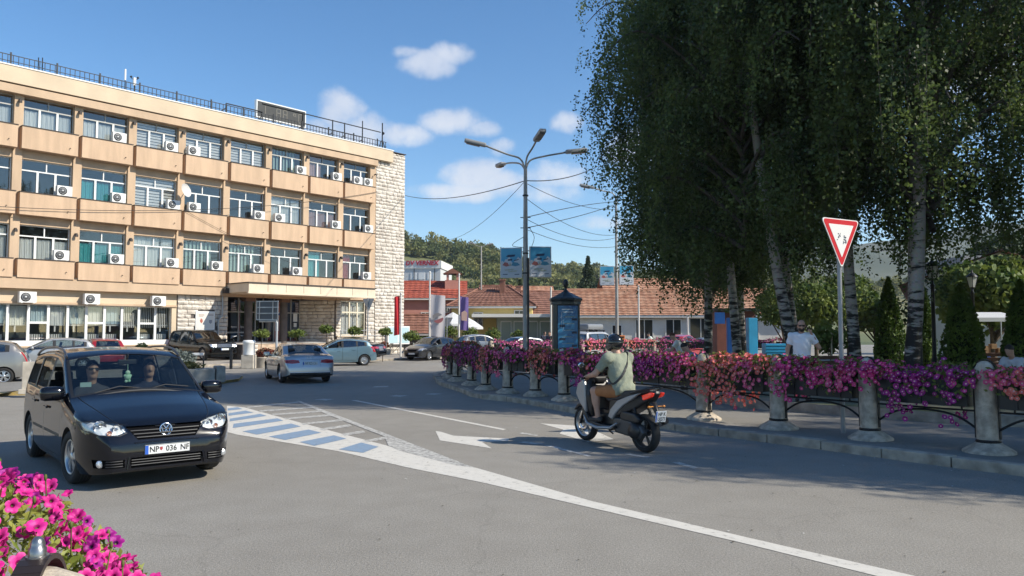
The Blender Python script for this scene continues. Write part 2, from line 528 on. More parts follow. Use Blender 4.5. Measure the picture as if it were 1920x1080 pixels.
for a, b, t in [((170, 119), (432, 92), 7), ((235, 137), (500, 118), 9), ((300, 155), (545, 137), 10), ((360, 176), (602, 157), 11), ((450, 203), (655, 182), 12),
    ((545, 231), (700, 208), 13), ((660, 257), (770, 240), 14), ((775, 291), (880, 272), 14)]:
 mark('worn_stripe', [(a[0], a[1]), (b[0], b[1]), (b[0] + t, b[1] + t * .75), (a[0] + t, a[1] + t * .75)], M_WHITE_WORN, .0055)
mark('worn_border', [(424, 88), (446, 88), (612, 152), (905, 264), (1262, 402), (1300, 420), (1240, 408), (890, 275), (590, 160)], M_WHITE_WORN, .0075)
mark('worn_border', [(880, 270), (940, 285), (1262, 402), (1330, 430), (1250, 420), (960, 345), (900, 318)], M_WHITE_WORN, .006)
mark('lane_line', [(708, 84), (735, 84), (1505, 233), (1490, 238)], M_WHITE)
mark('lane_arrow', [(1143, 243), (1172, 247), (1235, 267), (1520, 282), (1520, 293), (1383, 300), (1432, 332), (1165, 291)], M_WHITE)
mark('lane_arrow', [(1680, 203), (1850, 214), (1960, 240), (2060, 285), (1930, 300), (1780, 256), (1800, 236)], M_WHITE)
for q in [[(1572, 254), (1590, 250), (1672, 264), (1660, 269)], [(905, 63), (940, 57), (1003, 60), (960, 66)], [(520, 80), (560, 76), (622, 78), (580, 85)],
   [(1085, 53), (1120, 48), (1178, 50), (1140, 56)], [(1700, 318), (1735, 316), (1945, 370), (1925, 374)], [(2110, 362), (2140, 358), (2245, 377), (2225, 382)],
   [(2360, 405), (2395, 402), (2500, 432), (2470, 436)], [(1560, 300), (1600, 297), (1700, 305), (1660, 312)], [(830, 12), (900, 10), (900, 16), (820, 18)]]:
 mark('lane_dash', q, M_WHITE_WORN)

# ---- kerb of the plaza
KERB_PX = [(1909, 892), (1771, 875), (1559, 846), (1385, 823), (1240, 804), (1083, 777), (1038, 768), (967, 755), (893, 747), (863, 735), (825, 723), (816, 713), (820, 703)]
KERB = [gnd(*p) for p in KERB_PX]
d0 = (KERB[0] - KERB[2]).normalized()
KERB = [KERB[0] + d0 * 9, KERB[0] + d0 * 4.5] + KERB + [Vector((-1.9, 40, 0)), Vector((-.6, 46, 0))]
def smooth_path(P, n=6):
 out = []
 for i in range(len(P) - 1):
  p0 = P[max(i - 1, 0)]; p1 = P[i]; p2 = P[i + 1]; p3 = P[min(i + 2, len(P) - 1)]
  for k in range(n):
   t = k / n
   out.append(.5 * ((2 * p1) + (-p0 + p2) * t + (2 * p0 - 5 * p1 + 4 * p2 - p3) * t * t + (-p0 + 3 * p1 - 3 * p2 + p3) * t ** 3))
 out.append(P[-1]); return out
KS = smooth_path(KERB)
def along(path, step):
 out = [path[0]]; acc = 0
 for a, b in zip(path, path[1:]):
  L = (b - a).length; s = step - acc
  while s <= L:
   out.append(a.lerp(b, s / L)); s += step
  acc = (acc + L) % step
 return out
def offset(path, d):
 out = []
 for i, p in enumerate(path):
  t = (path[min(i + 1, len(path) - 1)] - path[max(i - 1, 0)]).normalized()
  out.append(p + Vector((t.y, -t.x, 0)) * d)
 return out
KI = offset(KS, .2)
PLAZA = slab('plaza_pavement', [p[:2] for p in KI] + [(26, 50), (60, 50), (60, -8), (14, -8)], -.03, .125, M_ASPH2, M_KERB)
# kerb stones, one by one
stops = along(KS, .98)
for a, b in zip(stops, stops[1:]):
 t = (b - a); L = t.length; ang = math.atan2(t.y, t.x); c = (a + b) / 2
 nrm = Vector((t.y, -t.x, 0)).normalized()
 mb = MB()
 h = .13 + rnd.uniform(-.012, .012)
 mb.rbox((0, 0, 0), (L - .016 - rnd.random() * .01, .21, h + .08), .014)
 o = mb.build('kerb_stone', M_KERB, PLAZA)
 o.location = (c.x + nrm.x * .105, c.y + nrm.y * .105, h / 2 - .035)
 o.rotation_euler = (rnd.uniform(-.012, .012), rnd.uniform(-.006, .006), ang + rnd.uniform(-.008, .008))

# ---- forecourt of the office building (building axes: u along the facade, n towards the street)
BU = Vector((math.sin(R(41.5)), math.cos(R(41.5)), 0)); BN = Vector((BU.y, -BU.x, 0)); B0 = Vector((-8.82, 63, 0))
def bp(t, off, z=0.0): return B0 + BU * t + BN * off + Vector((0, 0, z))
slab('forecourt_pavement', [bp(4, .1)[:2], bp(4, 9)[:2], bp(-4, 9.5)[:2], bp(-13, 9.5)[:2], bp(-22, 9)[:2], bp(-27, 4.5)[:2], bp(-60, 4.5)[:2], bp(-60, -.5)[:2]], -.03, .12, M_FORE, M_KERB)
# traffic island with a yellow kerb
isl = [gnd(*p)[:2] for p in [(-160, 768), (0, 742), (60, 741), (250, 730), (400, 722), (447, 715), (455, 709), (430, 704), (250, 706), (0, 714), (-160, 722)]]
ISL = slab('traffic_island', isl, -.03, .1, M_ASPH2, M_YELLOW)
ins = [gnd(*p)[:2] for p in [(-160, 768), (0, 742), (60, 741), (250, 730), (400, 722), (447, 715)]]
inn = [(x * .985, y * 1.032) for x, y in ins]
for i in range(len(ins) - 1):
 sheet('painted_kerb', [ins[i], ins[i + 1], inn[i + 1], inn[i]], .105, M_YELLOW, None, ISL)
# specks of grit, dry leaves and paper scraps on the asphalt
def litter():
 rng = np.random.default_rng(3); n = 420
 C = np.stack([rng.uniform(-7, 7, n), rng.uniform(3.5, 16, n), np.full(n, .008)], 1); C[:90, :2] = np.array([[KS[k].x, KS[k].y] for k in rng.integers(8, 60, 90)]) + rng.normal(size=(90, 2)) * .12 - np.array([.12, .1])
 a = rng.uniform(0, 6.28, n); s = rng.uniform(.006, .022, n); d = np.stack([np.cos(a), np.sin(a), 0 * a], 1) * s[:, None]; e = np.stack([-np.sin(a), np.cos(a), .2 + 0 * a], 1) * s[:, None] * .6
 V = np.stack([C - d, C + e, C + d, C - e * np.array([1, 1, -1])], 1).reshape(-1, 3)
 o = link('leaf_litter', np_mesh('leaf_litter', V, np.arange(4 * n).reshape(n, 4), [mat('dry_leaf', (.07, .055, .035), .9), mat('paper_scrap', (.6, .58, .54), .9)], (rng.random(n) < .16).astype(int)))
 tag(o, 'dry leaf bits and paper scraps on the asphalt', 'litter', kind='stuff')
litter()

# ================================================================== OFFICE BUILDING
M_PLASTER = mat('peach_plaster', (.52, .375, .25), .85, var=.10, vscale=.8, stretch=(1.5, 1.5, .4), bump=.15, bscale=60)
M_PLASTER_L = mat('cream_plaster', (.60, .48, .34), .85, var=.07, vscale=.7, bump=.15, bscale=60)
M_PANEL = mat('peach_panel', (.55, .385, .255), .85, var=.10, vscale=1.6, stretch=(1.6, 1.6, .22), bump=.2, bscale=80)
M_STONE = mat('rough_stone', (.50, .445, .38), .92, col2=(.72, .66, .58), vscale=1.7, bump=1.0, bscale=14)
M_MORTAR = mat('dark_mortar', (.13, .11, .10), .95, var=.3, vscale=6)
M_UPVC = mat('white_window_frame', (.74, .74, .72), .4)
M_GREYFR = mat('grey_window_frame', (.40, .40, .38), .5)
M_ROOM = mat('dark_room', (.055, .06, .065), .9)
M_PANE = glass_mat('window_glass', (.88, .90, .89), .12, 0, .5, (.80, .82, .80))
M_METAL = mat('dark_railing', (.03, .032, .036), .5, metal=.6)
M_DARKTRIM = mat('dark_trim', (.045, .035, .03), .7)
M_WHITE_AC = mat('white_enamel', (.74, .73, .70), .45, var=.05, vscale=4)
M_FAN = mat('fan_grille', (.05, .05, .05), .6)
M_GALV = mat('galvanised_steel', (.38, .39, .40), .45, metal=.7, var=.15, vscale=3)
CURT = [mat('white_curtain', (.80, .82, .80), .9), mat('pale_blue_curtain', (.60, .72, .76), .9), mat('turquoise_curtain', (.10, .48, .50), .9),
  mat('green_blind', (.34, .47, .42), .8), mat('white_blind', (.84, .84, .82), .7), mat('rose_curtain', (.56, .40, .38), .9), mat('red_banner', (.50, .03, .05), .8)]

BLD = empty('office_building', B0, math.atan2(BU.y, BU.x), 'four-storey peach office building with balcony panels and a stone corner', 'building')
# local axes: x along facade to the corner (0), y into the building, z up
LEFT = -46.0
BAYS = [-27.6 - 3.06 * i for i in range(6, 0, -1)] + [-27.6, -24.54, -21.48, -18.4, -15.3, -12.2, -9.12, -6.06]
BAYW = 3.07
ROWS = [(5.87, 7.78), (9.55, 11.45), (13.2, 14.94)]
def B(name, m, parent=None): return None
# core walls: solid strips round the openings
mb = MB()
PIL = .46
for x in BAYS: mb.bb((x - PIL, 0, 4.2), (x, .55, 15.0))
mb.bb((LEFT, 0, 4.2), (BAYS[0] - PIL, .55, 15.0))
mb.bb((-3.55, -.02, 4.2), (-3.0, .55, 15.0))
zs = [(4.2, ROWS[0][0] - .02), (ROWS[0][1], ROWS[1][0] - .02), (ROWS[1][1], ROWS[2][0] - .02)]
for a, b in zs: mb.bb((LEFT, .10, a), (-3.0, .5, b))
mb.bb((LEFT, .5, 0), (-.4, .6, .9))
mb.bb((LEFT, 13.4, 0), (-.02, 13.9, 16.2)); mb.bb((LEFT, .6, 0), (LEFT + .4, 13.4, 16.2)); mb.bb((-.42, 1, 0), (-.12, 13.4, 16.2))
mb.build('wall', M_PLASTER, BLD)
mb = MB()
mb.bb((LEFT, -.32, 14.94), (-3.02, 1.0, 15.38), mi=0)
mb.bb((LEFT, -.22, 15.38), (-3.02, 1.0, 15.46), mi=1)
mb.bb((LEFT, -.38, 15.46), (-1.55, 1.0, 16.38), mi=2)
mb.bb((LEFT, -.42, 16.38), (-1.5, 13.9, 16.45), mi=3)
mb.build('roof_parapet', [M_PLASTER, M_DARKTRIM, M_PLASTER_L, M_UPVC], BLD)
mb = MB(); mb.bb((LEFT, -.34, 4.22), (-15.6, .1, 4.86)); mb.bb((-5.4, -.1, 4.3), (-3.0, .1, 4.86)); mb.build('string_course', M_PLASTER, BLD)
mb = MB(); mb.bb((LEFT, -.37, 4.86), (-15.6, -.0, 4.91)); mb.build('flashing', M_DARKTRIM, BLD)
# floors and back wall of the rooms
mb = MB()
for z in (1.0, 4.3, 8.0, 11.7, 15.1): mb.bb((LEFT + .4, .62, z), (-.45, 9, z + .15))
mb.bb((LEFT + .4, 4.2, 1.2), (-.45, 4.3, 15))
for x in BAYS[::2]: mb.bb((x - PIL + .1, .56, 4.5), (x - PIL + .2, 4.2, 15))
mb.build('interior', mat('office_interior', (.34, .34, .33), .9, var=.3, vscale=.6), BLD)

def curtain_mesh(w, h, kind):
 mb = MB(); mb.sm = True
 if kind == 'folds':
  n = 60
  xs = [w * i / n for i in range(n + 1)]
  vs = [(x, .035 * math.sin(i * 1.15) + .02 * math.sin(i * .37), z) for i, x in enumerate(xs) for z in (0, h)]
  mb.add(vs, [(2 * i, 2 * i + 2, 2 * i + 3, 2 * i + 1) for i in range(n)])
 elif kind == 'vertical':
  n = int(w / .12)
  for i in range(n):
   x = w * (i + .5) / n
   mb.add([(x - .05, -.02, 0), (x + .03, .03, 0), (x + .03, .03, h), (x - .05, -.02, h)], [(0, 1, 2, 3)])
 else:
  n = int(h / .17)
  for i in range(n): mb.add([(0, 0, i * h / n), (w, 0, i * h / n), (w, -.015, (i + .72) * h / n), (0, -.015, (i + .72) * h / n)], [(0, 1, 2, 3)])
 return mb
_cm = {}
def curtain(parent, x, z, w, h, kind, m, y=.34):
 key = (kind, m.name, round(h, 2))
 if key not in _cm: _cm[key] = curtain_mesh(1.0, h, kind).mesh('curtain', m)
 return link('curtain', _cm[key], parent, (x, y, z), None, (w, 1, 1))
_pane = {}
def pane(parent, x0, z0, x1, z1, y):
 if 'p' not in _pane:
  mb = MB(); mb.quad((0, 0, 0), (1, 0, 0), (1, 0, 1), (0, 0, 1)); _pane['p'] = mb.mesh('pane', M_PANE)
 return link('pane', _pane['p'], parent, (x0, y, z0), (0, rnd.uniform(-.004, .004), rnd.uniform(-.012, .012)), (x1 - x0, 1, z1 - z0))

looks = {  # (row 0 lowest, bay from the stone corner) -> curtain
 (2, 8): ('folds', 0), (2, 7): ('folds', 0), (2, 6): ('slats', 4), (2, 5): ('slats', 4), (2, 4): ('slats', 4), (2, 3): ('vertical', 3), (2, 2): ('part', 5), (2, 1): None,
 (1, 8): None, (1, 7): ('folds', 2), (1, 6): ('slats', 4), (1, 5): None, (1, 4): None, (1, 3): ('folds', 0), (1, 2): ('folds', 5), (1, 1): None,
 (0, 8): ('folds', 0), (0, 7): ('folds', 2), (0, 6): ('folds', 0), (0, 5): ('vertical', 3), (0, 4): ('vertical', 3), (0, 3): None, (0, 2): ('part', 2), (0, 1): ('part', 6)}
ac_at = {(2, 9): .45, (2, 7): .74, (2, 6): .78, (2, 5): .16, (2, 3): .84, (2, 2): .85, (2, 1): (.42, .8),
   (1, 9): .5, (1, 8): .8, (1, 7): .76, (1, 6): .86, (1, 5): .2, (1, 4): .78, (1, 3): .2, (1, 2): .84, (1, 1): .84,
   (0, 9): .5, (0, 8): .78, (0, 7): .76, (0, 6): .86, (0, 5): .82, (0, 4): .78, (0, 3): .76, (0, 1): .78}
RN = {0: 'first-floor', 1: 'second-floor', 2: 'top-floor'}
ORD = ['', 'first', 'second', 'third', 'fourth', 'fifth', 'sixth', 'seventh', 'eighth', 'ninth']
ac_src = None
def make_ac(label, loc, rz, w=.86, group='air conditioners on the office building'):
 global ac_src
 if ac_src is None:
  r = empty('air_conditioner', (0, 0, 0), 0)
  mb = MB(); mb.rbox((0, -.17, .33), (.86, .34, .62), .02); mb.box((-.3, -.17, .01), (.06, .36, .03)); mb.box((.3, -.17, .01), (.06, .36, .03)); mb.build('casing', M_WHITE_AC, r)
  mb = MB(); T = Matrix.Translation((-.12, -.342, .33)) @ Matrix.Rotation(R(90), 4, 'X')
  mb.lathe([(.25, 0), (.25, .012), (.0, .012)], 24, T); g = mb.build('fan_grille', M_FAN, r)
  mb = MB()
  for k in range(8):
   a = k * math.pi / 4
   mb.box((-.12 + .12 * math.cos(a), -.362, .33 + .12 * math.sin(a)), (.2, .006, .012), M=None) if k % 4 == 0 else mb.tube([(-.12 + .03 * math.cos(a), -.36, .33 + .03 * math.sin(a)), (-.12 + .24 * math.cos(a), -.36, .33 + .24 * math.sin(a))], .006, 4)
  mb.lathe([(.06, 0), (.05, .012), (0, .014)], 16, Matrix.Translation((-.12, -.354, .33)) @ Matrix.Rotation(R(90), 4, 'X'))
  mb.lathe([(.16, 0), (.17, .008), (.18, 0)], 24, Matrix.Translation((-.12, -.354, .33)) @ Matrix.Rotation(R(90), 4, 'X'), caps=False)
  mb.build('fan_guard', M_GALV, r)
  ac_src = r; o = r
 else:
  o = copy_tree(ac_src)
 o.location = loc; o.rotation_euler = (0, 0, rz)
 s = w / .86; o.scale = (s, s, s)
 return tag(o, label, 'air conditioner', group)
BRZ = math.atan2(BU.y, BU.x)
panel_me = {}
for bi, x0 in enumerate(BAYS):
 k = len(BAYS) - bi            # bay number from the stone corner
 x1 = x0 + BAYW - PIL
 for ri, (za, zb) in enumerate(ROWS):
  vis = k <= 9
  fm = M_GREYFR if ri == 2 else M_UPVC
  h = zb - za; zt = za + h * .68
  Wd = x1 - x0
  mb = MB(); y = .30
  bar = lambda a, b, t=.035: mb.bb((a[0], y - t, a[1]), (b[0], y + t, b[1]))
  fw = .05 if ri < 2 else .035
  bar((x0, za), (x1, za + .06)); bar((x0, zb - .06), (x1, zb)); bar((x0, za + .06), (x0 + fw, zb - .06)); bar((x1 - fw, za + .06), (x1, zb - .06))
  bar((x0 + fw, zt - .035), (x1 - fw, zt + .035), .034)
  v = [x0 + Wd * .33, x0 + Wd * .68]
  mw = .055
  for q in v: mb.bb((q - mw, y - .045, za + .06), (q + mw, y + .04, zt - .035), mi=1)
  bar((x0 + Wd * .5 - .03, zt + .035), (x0 + Wd * .5 + .03, zb - .06), .033)
  win = mb.build('window', [fm, M_UPVC], BLD)
  if vis:
   xs = [x0 + fw, v[0] - mw, v[0] + mw, v[1] - mw, v[1] + mw, x1 - fw]
   for a, b in ((0, 1), (2, 3), (4, 5)): pane(win, xs[a], za + .06, xs[b], zt - .035, y + .005)
   pane(win, x0 + fw, zt + .035, x0 + Wd * .5 - .03, zb - .06, y + .005); pane(win, x0 + Wd * .5 + .03, zt + .035, x1 - fw, zb - .06, y + .005)
  else: pane(win, x0, za, x1, zb, y + .005)
  lk = looks.get((ri, k), ('folds', 0) if (k + ri) % 2 else None)
  if lk:
   m = CURT[lk[1]]
   if lk[0] == 'part':
    curtain(win, x0 + .05, za + .05, Wd * (.34 if lk[1] == 6 else .45), h - .1, 'folds', m, .42)
   elif lk[0] == 'slats': curtain(win, x0 + .04, za + .05, Wd - .08, h - .1, 'slats', m, .42)
   elif lk[0] == 'vertical': curtain(win, x0 + .04, za + .05, Wd * .8, h - .1, 'vertical', m, .42)
   else:
    hh = (h - .1) * (.62 if ri == 2 or (k % 3) else 1.0)
    curtain(win, x0 + .05, za + .05, Wd * .33, hh, 'folds', m, .43); curtain(win, x0 + Wd * .36, za + .05, Wd * .3, hh, 'folds', m, .45)
    curtain(win, x0 + Wd * .7, za + .05, Wd * .27, hh * .96, 'folds', m, .43)
  # balcony panel under the window
  ph = 1.22 if ri else 1.0
  key = ri > 0
  if key not in panel_me:
   mb = MB(); mb.bb((0, 0, 0), (BAYW - PIL + .24, .5, ph)); mb.bb((-.02, -.03, ph), (BAYW - PIL + .26, .5, ph + .05), mi=1)
   panel_me[key] = mb.mesh('balcony_panel', [M_PANEL, M_DARKTRIM])
  link('balcony_panel', panel_me[key], BLD, (x0 - .16, -.42, za - ph - .05))
  # security light on the pillar
  if vis and ri != 1:
   mb = MB(); mb.box((0, -.1, 0), (.1, .2, .12)); mb.box((0, -.2, -.08), (.14, .1, .14)); mb.build('wall_lamp', M_DARKTRIM, BLD, (x0 - PIL / 2, 0, zb - .32))
  mb = MB(); mb.tube([(0, 0, 0), (0, -.12, -.02)], .025, 6); mb.build('drain_spout', M_DARKTRIM, BLD, (x1 - .35, -.4, za - ph + .35))
  if (ri, k) in ac_at:
   fr = ac_at[(ri, k)]
   for j, q in enumerate(fr if isinstance(fr, tuple) else (fr,)):
    lab = 'white air conditioner at the %s window, %s from the stone corner' % (RN[ri], ORD[k])
    if isinstance(fr, tuple): lab = ('farther' if j else 'nearer') + ' of two white air conditioners at the top-floor window by the stone corner'
    p = B0 + BU * (x0 + Wd * q) + BN * .04
    make_ac(lab, (p.x, p.y, za + .0), BRZ, .79)
# ground floor, left: recessed wall with a strip of windows
mb = MB()
mb.bb((LEFT, .1, 3.42), (-18.7, .5, 4.2)); mb.bb((LEFT, .1, .3), (-18.7, .5, 1.02)); mb.bb((-19.0, .1, 1.02), (-18.7, .5, 3.42)); mb.build('ground_floor_wall', M_PLASTER_L, BLD)
mb = MB(); mb.bb((LEFT, .0, .98), (-18.7, .1, 1.06)); mb.bb((LEFT, .02, 3.4), (-18.7, .1, 3.52)); mb.build('ledge', M_PLASTER, BLD)
mb = MB(); mb.bb((LEFT, .02, 0), (-18.7, .1, .6)); mb.build('plinth', mat('stained_plinth', (.22, .16, .13), .9, var=.4, vscale=2), BLD)
x = -18.95; k = 0
gw = 1.0
while x - gw > -33:
 x0, x1 = x - gw, x
 mb = MB(); y = .3
 for a, b in (((x0, 1.06), (x1, 1.36)), ((x0, 3.34), (x1, 3.42)), ((x0, 1.36), (x0 + .07, 3.34)), ((x1 - .07, 1.36), (x1, 3.34))):
  mb.bb((a[0], y - .05, a[1]), (b[0], y + .05, b[1]))
 if k % 3 == 1: mb.bb((x0 + .07, y - .06, 2.3), (x1 - .07, y + .05, 2.42)); zm = 2.36
 else: mb.bb((x0 + .12, y + .25, 2.2), (x1 - .07, y + .27, 2.28)); mb.bb((x0 + .4, y + .25, 1.85), (x0 + .48, y + .27, 2.2)); zm = None
 w = mb.build('window', M_UPVC, BLD)
 pane(w, x0 + .07, 1.36, x1 - .07, 3.34, y + .01)
 if k < 3: curtain(w, x0 + .08, 2.1, .9, 1.24, 'vertical', CURT[4], .5)
 elif k % 2: curtain(w, x0 + .06, 2.3, .9, 1.04, 'folds', CURT[1], .5)
 else: curtain(w, x0 + .06, 2.2, .88, 1.1, 'folds', CURT[0], .52)
 mb = MB()
 for i in range(7): mb.box((x0 + .12 + i * .12, .75, 1.55), (.07, .08, .32))
 if k % 3 != 2: mb.build('radiator', M_UPVC, w)
 x -= gw; k += 1
mb = MB(); mb.bb((LEFT, 3.2, 1.1), (-16, 3.3, 4.2)); mb.bb((LEFT, .55, 1.05), (-16, 3.2, 1.1)); mb.build('office_back_wall', mat('grey_blue_room', (.16, .18, .20), .9), BLD)
for i, xx in enumerate((-20.05, -23.9, -27.2)):
 p = B0 + BU * xx + BN * .12
 make_ac(['white air conditioner above the ground-floor windows, nearest the stone wall', 'middle white air conditioner above the ground-floor windows', 'white air conditioner above the ground-floor windows, at the left'][i], (p.x, p.y, 3.42), BRZ, .84)

# ---- stone-faced walls: every stone a piece of its own
stone_me = []
for i in range(7):
 bm = bmesh.new(); bmesh.ops.create_cube(bm, size=1)
 bmesh.ops.subdivide_edges(bm, edges=[e for e in bm.edges], cuts=1, use_grid_fill=True)
 rr = random.Random(i)
 for v in bm.verts:
  c = v.co
  edge = sum(abs(abs(q) - .5) < 1e-4 for q in c)
  if c.y < -.4:
   if edge == 1: v.co.y -= .35 + rr.random() * .4
   elif edge == 2: v.co.y -= rr.random() * .3
   else: v.co.y += .25
  v.co.x += rr.uniform(-.03, .03) if edge > 1 else 0; v.co.z += rr.uniform(-.04, .04) if edge > 1 else 0
 fs = [f for f in bm.faces if f.calc_center_median().y > .45]
 bmesh.ops.delete(bm, geom=fs, context='FACES')
 me = bpy.data.meshes.new('stone'); bm.to_mesh(me); bm.free(); me.materials.append(M_STONE)
 stone_me.append(me)
STONES = []
def stones(xa, xb, za, zb, y, rot=0.0, org=(0, 0), h=.285, skip=None):
 """lay courses over a wall rectangle; rot turns the wall about org"""
 z = za; r = 0
 while z < zb - .08:
  hh = min(h * rnd.uniform(.82, 1.15), zb - z)
  if zb - z - hh < .12: hh = zb - z
  x = xa
  while x < xb - .05:
   w = rnd.uniform(.32, .72)
   if xb - x - w < .2: w = xb - x
   c = (x + w / 2, z + hh / 2)
   if not (skip and skip(*c)):
    STONES.append((org[0] + c[0] * math.cos(rot) - y * math.sin(rot), org[1] + c[0] * math.sin(rot) + y * math.cos(rot), c[1], w - .035, hh - .03, rot))
   x += w
  z += hh; r += 1
mb = MB(); mb.bb((-3.0, .02, .1), (-.02, .6, 16.3)); mb.bb((-1.5, .55, 15.2), (-.05, 13.9, 16.35)); mb.build('stone_wall_core', M_MORTAR, BLD)
mb = MB(); mb.bb((-3.02, -.14, 16.36), (.02, 1.0, 16.42)); mb.build('coping', M_DARKTRIM, BLD)
# entrance: stone wall left of the door, recess, stone return
mb = MB(); mb.bb((-18.68, .08, .1), (-15.25, .5, 4.2)); mb.build('stone_wall_core', M_MORTAR, BLD); mb = MB(); mb.bb((-6.5, .06, 0.1), (-3.0, .5, 1.55)); mb.bb((-6.6, .06, 1.5), (-6.15, .5, 4.2)); mb.bb((-3.8, .06, 1.5), (-3.0, .5, 4.2)); mb.build('stone_wall_core', M_MORTAR, BLD)
stones(-6.5, -3.0, .1, 1.5, .06); stones(-6.6, -6.15, 1.5, 4.2, .06); stones(-3.78, -3.0, 1.5, 4.25, .06)
stones(-18.66, -15.27, .3, 4.2, .06, skip=lambda x, z: -17.5 < x < -16.2 and 1.95 < z < 3.2)
# return wall from the glass front (deep) out to the facade
rv = (-8.35, 2.2); rw = math.hypot(1.75, 2.0)
rr_ = math.atan2(-2.0, 1.75)
stones(0, rw, 1.0, 4.2, 0, rr_, rv)
mb = MB(); mb.add([(rv[0] + .05, rv[1] + .06, .9), (-6.55, .26, .9), (-6.55, .26, 4.25), (rv[0] + .05, rv[1] + .06, 4.25)], [(0, 1, 2, 3)]); mb.build('stone_wall_core', M_MORTAR, BLD)
stones(-3.0, -.02, .1, 16.3, .0)
nst = len(STONES)
for i, (x, y, z, w, h, rot) in enumerate(STONES):
 if i < 299:
  link('stone', stone_me[i % 7], BLD, (x, y, z), (0, 0, rot), (w, .1, h))
if nst > 299:
 bm = bmesh.new()
 for i, (x, y, z, w, h, rot) in enumerate(STONES[299:]):
  n0 = len(bm.verts)
  bm.from_mesh(stone_me[i % 7]); bm.verts.ensure_lookup_table()
  T = Matrix.Translation((x, y, z)) @ Matrix.Rotation(rot, 4, 'Z') @ Matrix.Diagonal((w, .1, h, 1))
  bmesh.ops.transform(bm, matrix=T, verts=bm.verts[n0:])
 me = bpy.data.meshes.new('upper_stones'); bm.to_mesh(me); bm.free(); me.materials.append(M_STONE)
 tag(link('upper_stones', me, BLD), kind='stuff')
# plaque with the coat of arms
mb = MB(); mb.bb((-17.5, -.04, 1.98), (-16.2, .05, 3.18)); mb.bb((-17.42, -.055, 2.05), (-16.28, -.04, 3.1), mi=1); pq = mb.build('plaque', [M_UPVC, mat('pale_plaque', (.70, .66, .60), .5)], BLD)
mb = MB()
for i in range(2): mb.bb((-17.3 + i * .62, -.058, 2.92), (-16.92 + i * .62, -.0555, 2.96))
mb.bb((-17.3, -.058, 2.84), (-17.0, -.0555, 2.87))
mb.build('plaque_lettering', mat('brown_print', (.25, .14, .1), .7), pq)
mb = MB(); T = Matrix.Translation((-17.12, -.058, 2.52)) @ Matrix.Rotation(R(90), 4, 'X')
mb.prism([(-.09, .12), (.09, .12), (.09, -.02), (0, -.13), (-.09, -.02)], 0, .003, T)
mb.prism([(-.05, .13), (-.06, .2), (-.02, .16), (0, .21), (.02, .16), (.06, .2), (.05, .13)], 0, .003, T); mb.build('crest', mat('red_print', (.4, .12, .08), .7), pq)
mb = MB(); T = Matrix.Translation((-16.5, -.058, 2.5)) @ Matrix.Rotation(R(90), 4, 'X')
mb.prism([(-.1, .12), (.1, .12), (.1, -.05), (0, -.14), (-.1, -.05)], 0, .003, T); mb.build('crest', mat('grey_print', (.3, .3, .32), .7), pq)
# glazed entrance
M_DGLASS = glass_mat('dark_door_glass', (.10, .12, .13), .16, 0, .6)
ys = 2.2
ent = empty('entrance', (0, 0, 0)); ent.parent = BLD
cols = [-15.2, -14.55, -13.3, -12.0, -11.4, -10.5, -9.95, -9.1, -8.35]
mb = MB()
for c in cols: mb.bb((c - .04, ys - .05, .95), (c + .04, ys + .05, 4.25))
mb.bb((-15.2, ys - .045, 3.2), (-8.35, ys + .045, 3.28)); mb.bb((-14.5, ys - .045, 1.75), (-11.4, ys + .045, 1.85)); mb.bb((-15.2, ys - .045, .95), (-8.35, ys + .045, 1.05))
mb.build('frame', M_GREYFR, ent)
for a, b in zip(cols, cols[1:]):
 mb = MB(); mb.quad((a, ys + .01, 1), (b, ys + .01, 1), (b, ys + .01, 4.2), (a, ys + .01, 4.2)); mb.build('pane', M_DGLASS, ent)
mb = MB(); mb.bb((-10.45, ys - .03, 1.2), (-10.0, ys - .02, 4.1)); mb.build('red_poster', mat('faded_red', (.42, .16, .13), .7), ent)
for a, b in (((-10.4, 1.9), (-10.1, 3.1)), ((-8.9, 2.6), (-8.55, 3.2)), ((-14.3, 2.2), (-14.1, 2.9)), ((-8.85, 2.2), (-8.6, 2.5))):
 mb = MB(); mb.bb((a[0], ys - .04, a[1]), (b[0], ys - .03, b[1])); mb.build('paper_notice', M_UPVC, ent)
mb = MB(); mb.bb((-10.45, ys - .045, 3.05), (-10.05, ys - .031, 3.2)); mb.build('blue_plate', mat('blue_print', (.03, .05, .25), .6), ent)
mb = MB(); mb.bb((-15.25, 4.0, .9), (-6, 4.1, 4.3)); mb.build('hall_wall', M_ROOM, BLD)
mb = MB(); mb.bb((-15.26, .3, .1), (-15.16, ys, 4.2)); mb.build('side_wall', M_PLASTER, BLD)
for cx in (-13.35, -10.6):
 mb = MB(); mb.lathe([(.27, 1.0), (.27, 4.3)], 20, Matrix.Translation((cx, .75, 0))); mb.build('column', mat('dark_column', (.10, .085, .08), .6, var=.2, vscale=3), BLD)
 mb = MB(); mb.bb((cx - .35, .45, 3.95), (cx + .35, 1.05, 4.32)); mb.build('column_head', mat('brown_column_head', (.16, .09, .06), .7), BLD)
# canopy
mb = MB()
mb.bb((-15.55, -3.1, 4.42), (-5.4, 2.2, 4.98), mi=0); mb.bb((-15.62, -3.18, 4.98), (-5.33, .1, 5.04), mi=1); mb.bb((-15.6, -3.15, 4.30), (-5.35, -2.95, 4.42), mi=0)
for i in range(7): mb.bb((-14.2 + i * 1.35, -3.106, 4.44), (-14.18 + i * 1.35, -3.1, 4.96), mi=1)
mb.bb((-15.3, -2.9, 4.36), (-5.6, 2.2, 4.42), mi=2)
mb.build('canopy', [mat('pale_canopy', (.70, .58, .44), .85, var=.06, vscale=1.5), M_DARKTRIM, mat('canopy_soffit', (.56, .45, .34), .9)], BLD)
